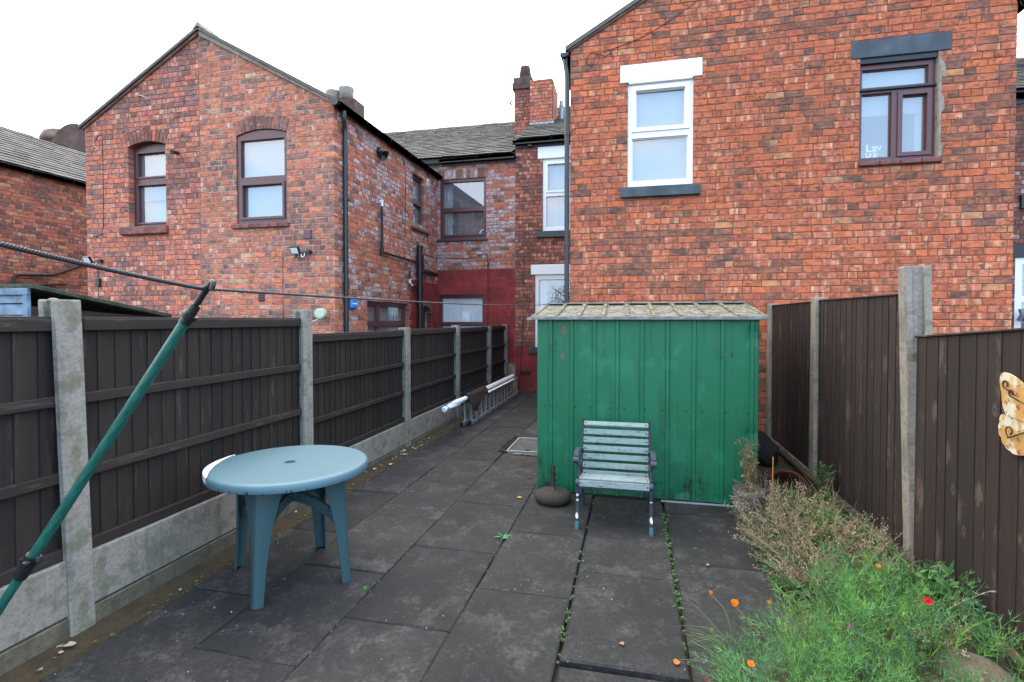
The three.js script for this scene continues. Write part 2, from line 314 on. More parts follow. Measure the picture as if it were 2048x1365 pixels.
const rectShape = (x0, y0, x1, y1, holes = []) => { const s = new THREE.Shape([new THREE.Vector2(x0, y0), new THREE.Vector2(x1, y0), new THREE.Vector2(x1, y1), new THREE.Vector2(x0, y1)]); for (const h of holes) s.holes.push(h); return s; };
const rectPath = (x0, y0, x1, y1) => new THREE.Path([new THREE.Vector2(x0, y0), new THREE.Vector2(x0, y1), new THREE.Vector2(x1, y1), new THREE.Vector2(x1, y0)]);
const polyShape = (pts, holes = []) => { const s = new THREE.Shape(pts.map(p => new THREE.Vector2(...p))); for (const h of holes) s.holes.push(h); return s; };
const back = d => new THREE.Matrix4().makeTranslation(0, 0, -d);

// one brick on a wall frame: a = [u at bottom left, u at top left], b = right, v0..v1
function brickPolys(mb, a, b, v0, v1, proud, depth, kind, jit, full = 0.22, rot = null) {
  const [r0, r1] = KINDS[kind], row = r0 + Math.floor(jit.tile * (r1 - r0)), col = Math.floor(jit.tile2 * 8);
  const len = Math.min(1, Math.max(b[0] - a[0], b[1] - a[1]) / full), s0 = jit.off * (1 - len);
  const U = t => (col * 128 + 2 + 124 * (jit.flip ? 1 - (s0 + t * len) : s0 + t * len)) / 1024, W = t => (row * 32 + 1.5 + 29 * t) / 1024;
  const c = 0.0035, w = proud, uv = (x, y) => [U(x), W(y)], j = jit.wob;
  const P = (x, y, z) => [lerp(lerp(a[0], b[0], x), lerp(a[1], b[1], x), y), lerp(v0, v1, y), z];
  const F = [[0, 0], [1, 0], [1, 1], [0, 1]], ins = (x, y, k, z) => { const p = P(x, y, z); p[0] += (x ? -k : k); p[1] += (y ? -k : k); return p; };
  const front = F.map(([x, y], i) => ins(x, y, c + Math.abs(j[i]) * 0.003, w + j[i] * 0.0012)), mid = F.map(([x, y]) => ins(x, y, 0, w - c)), rear = F.map(([x, y]) => ins(x, y, 0, -depth));
  const X = rot ? q => rot(q) : null, t = A => X ? A.map(X) : A;
  mb.poly(t(front), { uv: F.map(f => uv(...f)) });
  for (let i = 0; i < 4; i++) { const k = (i + 1) % 4, q = [uv(...F[i]), uv(...F[k])]; mb.poly(t([front[k], front[i], mid[i], mid[k]]), { uv: [q[1], q[0], q[0], q[1]] }); mb.poly(t([mid[k], mid[i], rear[i], rear[k]]), { uv: [q[1], q[0], q[0], q[1]] }); }
}
const jitter = () => ({ tile: rnd(), tile2: rnd(), off: rnd(), flip: rnd() < 0.5, wob: [rr(-1, 1), rr(-1, 1), rr(-1, 1), rr(-1, 1)] });
/* lays the bricks of a wall: courses of stretchers with header courses; openings cut out; the `most` bricks with the
   highest score become brick meshes of their own, the rest one part. */
function layBricks({ T, wall, left, right, v0 = 0, v1, course = 0.0826, len = 0.2255, gap = 0.0095, openings = [], pick, most = 0, score = () => 0, header = 5, proud = 0.006, cutEnds = null, paint = null, flemish = 0, top = null, tint = 1, hue = [1, 1, 1] }) {
  const all = [];
  const c0 = Math.floor(v0 / course), c1 = Math.ceil(v1 / course);
  for (let k = c0; k < c1; k++) {
    let va = k * course + gap / 2 + rr(-0.0018, 0.0018), vb = va + course - gap + rr(-0.0015, 0.0015); va = Math.max(va, v0); vb = Math.min(vb, v1); if (vb - va < 0.02) continue;
    let segs = [{ va, vb, L: [left(va), left(vb)], R: [right(va), right(vb)] }];
    for (const o of openings) {
      if (va >= o.v1 || vb <= o.v0) continue;
      const nx = [];
      for (const s of segs) {
        const oa = Math.max(s.va, o.v0), ob = Math.min(s.vb, o.v1); if (ob <= oa) { nx.push(s); continue; }
        const oL = o.bound ? [o.bound(s.va)[0], o.bound(s.vb)[0]] : [o.u0, o.u0], oR = o.bound ? [o.bound(s.va)[1], o.bound(s.vb)[1]] : [o.u1, o.u1];
        const mid = (oL[0] + oL[1]) / 2, mr = (oR[0] + oR[1]) / 2;
        if (mr <= s.L[0] || mid >= s.R[0]) { nx.push(s); continue; }
        if (oL[0] > s.L[0] + 0.02) nx.push({ ...s, R: oL, cutR: true });
        if (oR[0] < s.R[0] - 0.02) nx.push({ ...s, L: oR, cutL: true });
        if (!o.bound) { const cl = Math.max(oL[0], s.L[0]), cr = Math.min(oR[0], s.R[0]), L = [cl, cl], Rr = [cr, cr]; if (cr - cl > 0.03) { if (o.v0 - s.va > 0.018) nx.push({ va: s.va, vb: o.v0 - 0.004, L, R: Rr }); if (s.vb - o.v1 > 0.018) nx.push({ va: o.v1 + 0.004, vb: s.vb, L, R: Rr }); } }
      }
      segs = nx;
    }
    const heads = header && k % header === 0, ph = hash(k, 3, 5) * 0.02;
    for (const s of segs) {
      const lo = Math.min(...s.L), hi = Math.max(...s.R); if (hi - lo < 0.03) continue;
      const cuts = []; let u = Math.floor(lo / len) * len - len + ph + (heads ? len * 0.25 : (k % 2) * len * 0.5);
      while (u < hi) {
        const idx = Math.round(u / len * 4), isH = heads || hash(idx, k, 9) < flemish, st = isH ? len / 2 : len;
        u += st; if (u > lo + 0.04 && u < hi - 0.04) cuts.push(u + (hash(idx, k, 13) - 0.5) * 0.012);
      }
      const edges = [null, ...cuts, null];
      for (let i = 0; i + 1 < edges.length; i++) {
        const a = edges[i] === null ? [s.L[0] + (s.cutL ? 0 : 0), s.L[1]] : [edges[i] + gap / 2, edges[i] + gap / 2];
        const b = edges[i + 1] === null ? [s.R[0], s.R[1]] : [edges[i + 1] - gap / 2, edges[i + 1] - gap / 2];
        if (b[0] - a[0] < 0.012 && b[1] - a[1] < 0.012) continue;
        if (b[1] < a[1]) b[1] = a[1] + 0.001; if (b[0] < a[0]) b[0] = a[0] + 0.001;
        const deep = (edges[i] === null && (s.cutL || cutEnds === 'both' || cutEnds === 'left')) || (edges[i + 1] === null && (s.cutR || cutEnds === 'both' || cutEnds === 'right'));
        const mu = (a[0] + b[0]) / 2, mv = (s.va + s.vb) / 2;
        all.push({ a, b, va: s.va, vb: s.vb, deep, mu, mv, kind: pick(mu, mv, b[0] - a[0]), sc: score(mu, mv) });
      }
    }
  }
  emitBricks(all, { T, wall, most, proud, len, tint, hue });
}
function emitBricks(all, { T, wall, most, proud = 0.006, len = 0.2255, tint = 1, hue = [1, 1, 1] }) {
  all.sort((p, q) => q.sc - p.sc);
  const rest = new MB(T), restP = new MB(T);
  all.forEach((q, i) => {
    const one = i < most, painted = q.kind === 'paint', mb = one ? new MB(T) : painted ? restP : rest, t = tint * rr(0.9, 1.08) * lerp(0.84, 1.14, q.mu === undefined ? 0.5 : fbm(((q.mu * 0.09) % 1 + 1) % 1, ((q.mv * 0.09) % 1 + 1) % 1, 7, 9, 4, 777)), w = rr(-0.025, 0.025);
    mb.col = painted ? [rr(0.93, 1.05), rr(0.93, 1.05), rr(0.93, 1.05)] : [(t + w) * hue[0], t * hue[1], (t - w) * hue[2]];
    if (painted) { q.a = q.a.map(t2 => t2 - 0.003); q.b = q.b.map(t2 => t2 + 0.003); q.va -= 0.003; q.vb += 0.003; }
    brickPolys(mb, q.a, q.b, q.va, q.vb, (painted ? 0.0022 : proud) + rr(-0.0012, 0.0016), q.deep ? 0.1 : 0.012, painted ? 'plain' : q.kind, jitter(), len - 0.0095, q.rot);
    if (painted) for (let k = 0, b = mb.u.length - (9 * 2 * 3) * 2; k < 54; k++) { const pi = (mb.p.length / 3 - 54 + k) * 3; mb.u[b + k * 2] = mb.p[pi] + mb.p[pi + 2]; mb.u[b + k * 2 + 1] = mb.p[pi + 1]; }
    if (one) mb.build('brick', painted ? M.paintRed : M.brick, wall);
  });
  if (!rest.empty) rest.build('brickwork', M.brick, wall).userData.kind = 'stuff';
  if (!restP.empty) restP.build('painted_brickwork', M.paintRed, wall).userData.kind = 'stuff';
}
// segmental arch of tapered bricks on edge over an opening; returns the bound for layBricks
function archOf(u0, u1, spring, rise, depth) {
  const h = (u1 - u0) / 2, R = (h * h + rise * rise) / (2 * rise), cu = (u0 + u1) / 2, cv = spring + rise - R, Ro = R + depth, ang = Math.asin(h / R);
  return { u0, u1, cu, cv, R, Ro, ang, spring, top: cv + Ro, bound: v => { if (v < cv + R * Math.cos(ang)) return [u0, u1]; const d = v - cv, w = d >= Ro ? 0 : Math.sqrt(Ro * Ro - d * d), lim = Math.tan(ang) * d; const k = Math.min(w, lim); return [cu - k, cu + k]; } };
}
function archBricks(A, n, T, wall, pick, one = true) {
  const mbs = [];
  for (let i = 0; i < n; i++) {
    const a0 = -A.ang + (2 * A.ang * i) / n + 0.0035, a1 = -A.ang + (2 * A.ang * (i + 1)) / n - 0.0035;
    const mb = new MB(T); const t = rr(0.8, 1.08); mb.col = [t, t, t];
    const rot = q => { const a = q[0], r = q[1]; return [A.cu + Math.sin(a) * r, A.cv + Math.cos(a) * r, q[2]]; };
    const [r0, r1] = KINDS[pick()], row = r0 + Math.floor(rnd() * (r1 - r0)), col = Math.floor(rnd() * 8), uvA = [[0, 0], [0, 1], [1, 1], [1, 0]].map(([x, y]) => [(col * 128 + 2 + 124 * y) / 1024, (row * 32 + 2 + 28 * x) / 1024]);
    const w = 0.007 + rr(-0.001, 0.001), c = 0.0025, f = [rot([a0 + c, A.R + c, w]), rot([a0 + c, A.Ro - c, w]), rot([a1 - c, A.Ro - c, w]), rot([a1 - c, A.R + c, w])].map((q, k) => q), g = [rot([a0, A.R, -0.1]), rot([a0, A.Ro, -0.1]), rot([a1, A.Ro, -0.1]), rot([a1, A.R, -0.1])];
    const ctr = rot([(a0 + a1) / 2, (A.R + A.Ro) / 2, -0.05]);
    mb.poly(f, { out: ctr, uv: uvA }); for (let k = 0; k < 4; k++) { const m = (k + 1) % 4; mb.poly([f[k], f[m], g[m], g[k]], { out: ctr, uv: [uvA[k], uvA[m], uvA[m], uvA[k]] }); }
    mb.build('brick', M.brick, wall);
  }
}
// ---------------------------------------------------------------- houses
const DH = 7.12, DM = 11.4, XS = -4.41;
const TR = frameZ(-DH), TM = frameZ(-DM), TS = frameX(XS), TF = frameX(-12.9);
function windowIn(house, T, o) {            // a window: frame with its panes, casements, and what hangs behind the glass
  const g = sub('window', house, o.label), r = o.recess, fm = o.mat;
  const f = new MB(T), holes = o.panes.map(p => rectPath(p.u0, p.v0, p.u1, p.v1));
  let s;
  if (o.arch) { const A = o.arch, pts = [[o.u0, o.v0], [o.u1, o.v0]]; for (let i = 0; i <= 10; i++) { const a = A.ang - (2 * A.ang * i) / 10; pts.push([A.cu + Math.sin(a) * (A.R - 0.004), A.cv + Math.cos(a) * (A.R - 0.004)]); } s = polyShape(pts, holes); }
  else s = rectShape(o.u0, o.v0, o.u1, o.v1, holes);
  f.prism(s, 0.06, 0.004, back(r + 0.06)); f.build('frame', fm, g);
  for (const p of o.panes) {
    if (p.sash) { const b = new MB(T), w = p.sash; b.prism(rectShape(p.u0 - w, p.v0 - w, p.u1 + w, p.v1 + w, [rectPath(p.u0, p.v0, p.u1, p.v1)]), 0.018, 0.004, back(r - 0.002)); b.build('casement', fm, g); }
    const k = new MB(T), e = 0.012, gk = p.bead ?? 0x151515;
    const pr = new MB(T); pr.prism(rectShape(p.u0 - 0.004, p.v0 - 0.004, p.u1 + 0.004, p.v1 + 0.004, [rectPath(p.u0 + e, p.v0 + e, p.u1 - e, p.v1 - e)]), 0.01, 0, back(r + 0.035)); pr.build('bead', o.beadMat || fm, g);
    const t = [rr(-0.003, 0.003), rr(-0.003, 0.003)];
    k.poly([[p.u0, p.v0, -r - 0.04 + t[0]], [p.u1, p.v0, -r - 0.04 - t[0]], [p.u1, p.v1, -r - 0.04 - t[0] + t[1]], [p.u0, p.v1, -r - 0.04 + t[0] + t[1]]]);
    k.build('pane', M.glass, g);
  }
  if (o.bar) { const b = new MB(T); b.box(o.u0, o.bar - 0.012, -r, o.u1, o.bar + 0.012, -r + 0.035, 0.004); b.build('drip_bar', M.blackPlastic, g); }
  return g;
}
function blindIn(g, T, u0, u1, v0, v1, w, pleat = 0, name = 'blind', m = M.blind) {
  const b = new MB(T), n = pleat ? Math.round((v1 - v0) / pleat) : 1;
  for (let i = 0; i < n; i++) { const a = lerp(v0, v1, i / n), c = lerp(v0, v1, (i + 1) / n), d = pleat ? pleat * 0.06 : 0; b.poly([[u0, a, -w - d], [u1, a, -w - d], [u1, (a + c) / 2, -w], [u0, (a + c) / 2, -w]]); b.poly([[u0, (a + c) / 2, -w], [u1, (a + c) / 2, -w], [u1, c, -w - d], [u0, c, -w - d]]); }
  return b.build(name, m, g);
}
function curtainIn(g, T, u0, u1, v0, v1, w, folds, name = 'curtain', m = M.curtain, amp = 0.018) {
  const b = new MB(T), n = folds * 6, q = i => { const t = i / n; return [lerp(u0, u1, t), -w + Math.sin(t * folds * 6.283 + Math.sin(t * 9) * 0.8) * amp]; };
  for (let i = 0; i < n; i++) { const [a, wa] = q(i), [c, wc] = q(i + 1); b.poly([[a, v0, wa], [c, v0, wc], [c, v1, wc], [a, v1, wa]]); }
  return b.build(name, m, g);
}
const block = (name, parent, m, x0, y0, z0, x1, y1, z1, c = 0.004, T = null, label) => { const o = new MB(T).box(x0, y0, z0, x1, y1, z1, c).build(name, m, parent); if (label) o.userData.label = label; return o; };
function wallSlab(house, T, pts, holes, depth, m, name = 'wall') { const b = new MB(T); b.prism(polyShape(pts, holes), depth, 0, back(depth)); return b.build(name, m, house); }
// two slopes over a gable: outer faces as one thick sheet each
function gableRoof(house, xl, xc, xr, yl, yc, yr, z0, z1, over, th, m) {
  const b = new MB();
  for (const [x, y, s] of [[xl, yl, -1], [xr, yr, 1]]) {
    const k = (yc - y) / Math.abs(xc - x), xo = x + s * over, yo = y - k * over, q = (a, c, z) => [a, c, z];
    const P = [[xc, yc], [xo, yo]], top = P.map(([a, c]) => [a, c + th]);
    b.poly([q(...top[0], z0), q(...top[1], z0), q(...top[1], z1), q(...top[0], z1)], { out: [xc, yc - 3, (z0 + z1) / 2] });
    b.poly([q(...P[0], z0), q(...P[1], z0), q(...P[1], z1), q(...P[0], z1)], { out: [xc, yc + 3, (z0 + z1) / 2] });
    b.poly([q(...P[0], z0), q(...P[1], z0), q(...top[1], z0), q(...top[0], z0)], { out: [xc, yc, (z0 + z1) / 2] }); b.poly([q(...P[0], z1), q(...P[1], z1), q(...top[1], z1), q(...top[0], z1)], { out: [xc, yc, (z0 + z1) / 2] });
    b.poly([q(...P[1], z0), q(...P[1], z1), q(...top[1], z1), q(...top[1], z0)], { out: [xc, yc, (z0 + z1) / 2] });
  }
  b.col = [0.62, 0.6, 0.58]; return b.build('roof', m, house);
}
// overlapping slates on a slope: eave line at (u0..u1) along `a`, climbing `up`
function slates(roof, o, along, up, nrm, width, climb, course, w, most, tintA, tintB) {
  const rest = new MB(); let made = 0;
  for (let r = 0; r * course < climb - 0.02; r++) {
    for (let u = -(r % 2) * w * 0.5 - hash(r, 1, 4) * 0.05; u < width; u += w) {
      const a = Math.max(0, u) + 0.004, b = Math.min(width, u + w) - 0.004; if (b - a < 0.04) continue;
      const lift = 0.02 + rr(0, 0.01), s0 = r * course + rr(-0.006, 0.006), s1 = Math.min(climb, s0 + course * 1.35), th = 0.015;
      const P = (x, s, h) => [0, 1, 2].map(k => o[k] + along[k] * x + up[k] * s + nrm[k] * h);
      const one = made < most, mb = one ? new MB() : rest, t = rr(0.6, 1.15), g = rnd(); mb.col = [0, 1, 2].map(k => lerp(tintA[k], tintB[k], g) * t); mb.uo = [rr(0, 3), rr(0, 3)];
      const A = [P(a, s0, lift), P(b, s0, lift + rr(-0.002, 0.002)), P(b, s1, 0.006), P(a, s1, 0.006)], B = [P(a, s0, lift + th), P(b, s0, lift + th), P(b, s1, 0.006 + th * 0.6), P(a, s1, 0.006 + th * 0.6)], ctr = P((a + b) / 2, (s0 + s1) / 2, 0.012);
      mb.poly(B, { out: ctr }); mb.poly([A[0], A[1], B[1], B[0]], { out: ctr }); mb.poly([A[0], A[3], B[3], B[0]], { out: ctr }); mb.poly([A[1], A[2], B[2], B[1]], { out: ctr });
      if (one) { mb.build('slate', M.slate, roof); made++; }
    }
  }
  if (!rest.empty) rest.build('slate_courses', M.slate, roof).userData.kind = 'stuff';
}
function gutterPart(house, a, b, r = 0.058) {
  const A = V(...a), B = V(...b), L = A.distanceTo(B), m = new MB(), g = new THREE.CylinderGeometry(r, r, L, 14, 1, true, 0, Math.PI), q = new THREE.Quaternion().setFromUnitVectors(V(0, 1, 0), B.clone().sub(A).normalize());
  const d = B.clone().sub(A).normalize(), x = V(0, 1, 0).cross(d).normalize(), dn = V(0, -1, 0), bas = new THREE.Matrix4().makeBasis(dn.clone().cross(d).multiplyScalar(1), d, dn);
  for (const rad of [1, 0.92]) { const k = new THREE.CylinderGeometry(r * rad, r * rad, L, 14, 1, true, -Math.PI / 2, Math.PI); m.geo(k, new THREE.Matrix4().setPosition(A.clone().add(B).multiplyScalar(0.5)).multiply(bas)); }
  for (const e of [A, B]) m.geo(new THREE.CircleGeometry(r, 14, Math.PI, Math.PI), new THREE.Matrix4().setPosition(e).multiply(new THREE.Matrix4().makeBasis(x, V(0, 1, 0), d)));
  const n = Math.max(1, Math.round(L / 0.9)); for (let i = 0; i <= n; i++) { const p = A.clone().lerp(B, clamp(i / n, 0.01, 0.99)); m.geo(new THREE.TorusGeometry(r, 0.007, 6, 12, Math.PI), new THREE.Matrix4().setPosition(p).multiply(new THREE.Matrix4().makeBasis(x, V(0, -1, 0), d.clone().negate()))); }
  return m.build('gutter', M.gutter, house);
}
function downpipe(house, pts, r = 0.034, name = 'drainpipe', m = M.gutter, clips = []) {
  const b = new MB().pipe(pts, r, 12); for (const y of clips) { const p = pts.find((q, i) => i && Math.abs(pts[i][1] - pts[i - 1][1]) > 0.5) || pts[0]; b.cyl([p[0], y - 0.02, p[2]], [p[0], y + 0.02, p[2]], r * 1.22, r * 1.22, 12); b.box(p[0] - 0.05, y - 0.008, p[2] - 0.05, p[0] + 0.05, y + 0.008, p[2] + 0.008, 0.002); }
  return b.build(name, m, house);
}
const weighted = (...kw) => { let t = rnd(), s = 0; for (let i = 0; i < kw.length; i += 2) s += kw[i + 1]; t *= s; for (let i = 0; i < kw.length; i += 2) { t -= kw[i + 1]; if (t <= 0) return kw[i]; } return kw[0]; };
const zone = (u, v, s, f = 1) => fbm(((u * 0.11 * f) % 1 + 1) % 1, ((v * 0.11 * f) % 1 + 1) % 1, 9, 9, 3, s);

// ---- right-hand gabled wing
{
  const h = thing('house_wing', 'orange brick gable end with a white window and a brown window, behind the green shed', 'house', [1.7, 0, -DH]);
  const xl = -0.83, xr = 4.235, xc = 1.7, ye = 5.226, ya = 6.64, k = (ya - ye) / (xc - xl);
  const W1 = { u0: -0.075, u1: 0.755, v0: 3.332, v1: 4.70 }, W2 = { u0: 2.656, u1: 3.478, v0: 3.485, v1: 4.722 };
  const wall = wallSlab(h, TR, [[xl, -0.1], [xr, -0.1], [xr, ye], [xc, ya], [xl, ye]], [W1, W2].map(w => rectPath(w.u0 - 0.003, w.v0 - 0.003, w.u1 + 0.003, w.v1 + 0.003)), 0.24, M.mortarRed);
  const lintels = [{ u0: -0.171, u1: 0.857, v0: 4.705, v1: 4.936 }, { u0: 2.556, u1: 3.603, v0: 4.72, v1: 4.936 }], sills = [{ u0: -0.164, u1: 0.842, v0: 3.19, v1: 3.332 }, { u0: 2.65, u1: 3.52, v0: 3.425, v1: 3.485 }];
  layBricks({
    T: TR, wall, v0: 0, v1: ya, left: v => (v > ye ? xc - (ya - v) / k : xl - 0.004), right: v => (v > ye ? xc + (ya - v) / k : xr + 0.004), openings: [W1, W2, ...lintels, ...sills], cutEnds: 'both', flemish: 0.12, course: 0.0832, hue: [1.06, 0.96, 0.76],
    most: 300, score: (u, v) => (v > 1.95 && v < 5.7 ? 10 : 0) - Math.hypot(u, v - 2.6, 7.1),
    pick: (u, v) => { const n = zone(u, v, 301), m = zone(u + 3, v + 5, 307, 2); if (v < 2.75 && v > 2.2 && m > 0.5 && u < 2) return weighted('plum', 4, 'kiss', 3); return n > 0.60 ? weighted('plum', 3.4, 'kiss', 3, 'plain', 3) : n < 0.46 ? weighted('kiss', v < 3.4 ? 6 : 3, 'plain', 5, 'buff', 0.25, 'plum', 0.4) : weighted('kiss', v < 3.4 ? 4 : 2.6, 'plain', 4.4, 'plum', 1.5, 'buff', 0.3); },
  });
  for (const [x0, x1] of [[xl, xl + 0.24], [xr - 0.24, xr]]) block('wall', h, M.mortarRed, x0, -0.1, -DM, x1, ye, -DH - 0.24, 0);
  gableRoof(h, xl, xc, xr, ye + 0.012, ya + 0.012, ye + 0.012, -DM - 3.2, -DH + 0.05, 0.07, 0.06, M.slate);
  const verge = new MB(TR); for (const s of [-1, 1]) { const x = s < 0 ? xl - 0.03 : xr + 0.03; verge.poly([[x, ye - 0.03, 0.03], [xc, ya - 0.05, 0.03], [xc, ya + 0.015, 0.03], [x, ye + 0.01, 0.03]]); verge.poly([[x, ye - 0.03, 0.0], [xc, ya - 0.05, 0.0], [xc, ya - 0.05, 0.03], [x, ye - 0.03, 0.03]]); } verge.build('verge', M.mortarBrown, h);
  block('lintel', h, M.whitePaint, -0.171, 4.705, -0.1, 0.857, 4.936, 0.022, 0.008, TR, 'white painted lintel'); block('lintel', h, M.slatePaint, 2.556, 4.72, -0.1, 3.603, 4.936, 0.012, 0.008, TR, 'grey painted lintel');
  block('sill', h, M.slatePaint, -0.164, 3.19, -0.1, 0.842, 3.328, 0.06, 0.01, TR, 'dark grey painted sill');
  for (let i = 0; i < 4; i++) { const a = lerp(2.65, 3.52, i / 4) + 0.004, b = lerp(2.65, 3.52, (i + 1) / 4) - 0.004; block('sill_tile', h, M.sillRed, a, 3.428, -0.08, b, 3.482, 0.045, 0.006, TR); }
  const g1 = windowIn(h, TR, { label: 'white two-pane window', ...W1, recess: 0.03, mat: M.whiteUpvc, panes: [{ u0: 0.03, u1: 0.652, v0: 4.115, v1: 4.60, sash: 0.055 }, { u0: -0.02, u1: 0.69, v0: 3.415, v1: 3.98 }] });
  block('head_strip', g1, M.whiteUpvc, -0.06, 4.685, -0.02, 0.74, 4.712, 0.02, 0.004, TR);
  blindIn(g1, TR, -0.05, 0.73, 3.34, 4.68, 0.13, 0.036);
  const g2 = windowIn(h, TR, { label: 'brown three-pane window', ...W2, v1: 4.665, recess: 0.06, mat: M.brownUpvc, bar: 4.352, panes: [{ u0: 2.70, u1: 3.40, v0: 4.385, v1: 4.60 }, { u0: 2.70, u1: 3.02, v0: 3.54, v1: 4.31 }, { u0: 3.13, u1: 3.385, v0: 3.585, v1: 4.26, sash: 0.05 }] });
  block('lintel_shade', g2, M.blackPlastic, 2.657, 4.66, -0.16, 3.477, 4.721, -0.012, 0.002, TR); block('reveal', g2, M.concrete, 3.470, 3.487, -0.07, 3.4835, 4.72, 0.003, 0.002, TR);  // black strip stands in for the shadow under the lintel
  blindIn(g2, TR, 2.68, 3.46, 4.08, 4.69, 0.17);
  blindIn(g2, TR, 3.33, 3.46, 3.5, 4.69, 0.2, 0, 'curtain', M.curtain);
  // cement patch beside the brown window
  const cp = new MB(TR); cp.prism(polyShape([[3.481, 3.49], [3.51, 3.50], [3.53, 3.60], [3.503, 3.66], [3.505, 4.0], [3.54, 4.05], [3.53, 4.18], [3.503, 4.22], [3.505, 4.42], [3.55, 4.45], [3.54, 4.56], [3.50, 4.62], [3.481, 4.70]]), 0.008, 0.002); cp.build('mortar_patch', M.concrete, h);
  gutterPart(h, [xl - 0.08, ye - 0.05, -DH + 0.06], [xl - 0.08, ye - 0.05, -DM + 0.1]); gutterPart(h, [xr + 0.08, ye - 0.05, -DH + 0.06], [xr + 0.08, ye - 0.05, -DM + 0.1]);
  downpipe(h, [[xl - 0.075, ye - 0.1, -DH - 0.02], [xl - 0.075, ye - 0.2, -DH - 0.02], [xl - 0.045, ye - 0.32, -DH + 0.01], [xl - 0.045, 0, -DH + 0.01]], 0.034, 'drainpipe', M.gutter, [4.1, 2.6, 1.2]);
  const cb = new MB(TR); { const p = []; for (let i = 0; i <= 20; i++) { const a = (i / 20) * 6.6 + 0.4; p.push([-0.53 + Math.cos(a) * 0.085, 5.06 + Math.sin(a) * 0.085, 0.016 + i * 0.0008]); } p.push([-0.36, 5.09, 0.012], [-0.3, 5.12, 0.01], [-0.26, 5.05, 0.01]); cb.tube(p, 0.0045, 60, 5); cb.tube([[-0.4, 5.14, 0.012], [0.1, 5.28, 0.016], [0.5, 5.48, 0.016], [0.95, 5.76, 0.016], [1.3, 6.0, 0.016]], 0.004, 30, 5); } cb.build('cable', M.blackPlastic, h);
  // letters and a small figure on the sill inside the brown window
  const font = await new FontLoader().loadAsync('fonts/droid/droid_sans_bold.typeface.json');
  mat('paleGrey', { color: 0xaeb8bc, roughness: 0.7 });
  const ornament = thing('word_ornament', 'white LOVE word ornament with a small figure standing inside the brown window', 'ornament', [2.84, 3.5, -DH - 0.16]);
  const letter = (s, x, y, h2) => { const t = new TextGeometry(s, { font, size: h2, depth: 0.018, curveSegments: 4, bevelEnabled: false }); new MB(TR).geo(t, new THREE.Matrix4().makeTranslation(x, y, -0.15)).build('letter', M.paleGrey, ornament); };
  letter('L', 2.775, 3.635, 0.095); letter('V', 2.775, 3.535, 0.085); letter('E', 2.855, 3.535, 0.08);
  { const b = new MB(TR); for (const [x, y, r] of [[2.875, 3.645, 0.026], [2.9, 3.685, 0.02], [2.862, 3.69, 0.02], [2.93, 3.66, 0.017], [2.945, 3.69, 0.014]]) b.geo(new THREE.SphereGeometry(r, 10, 8), new THREE.Matrix4().makeTranslation(x, y, -0.14)); b.build('figure', M.paleGrey, ornament); }
}
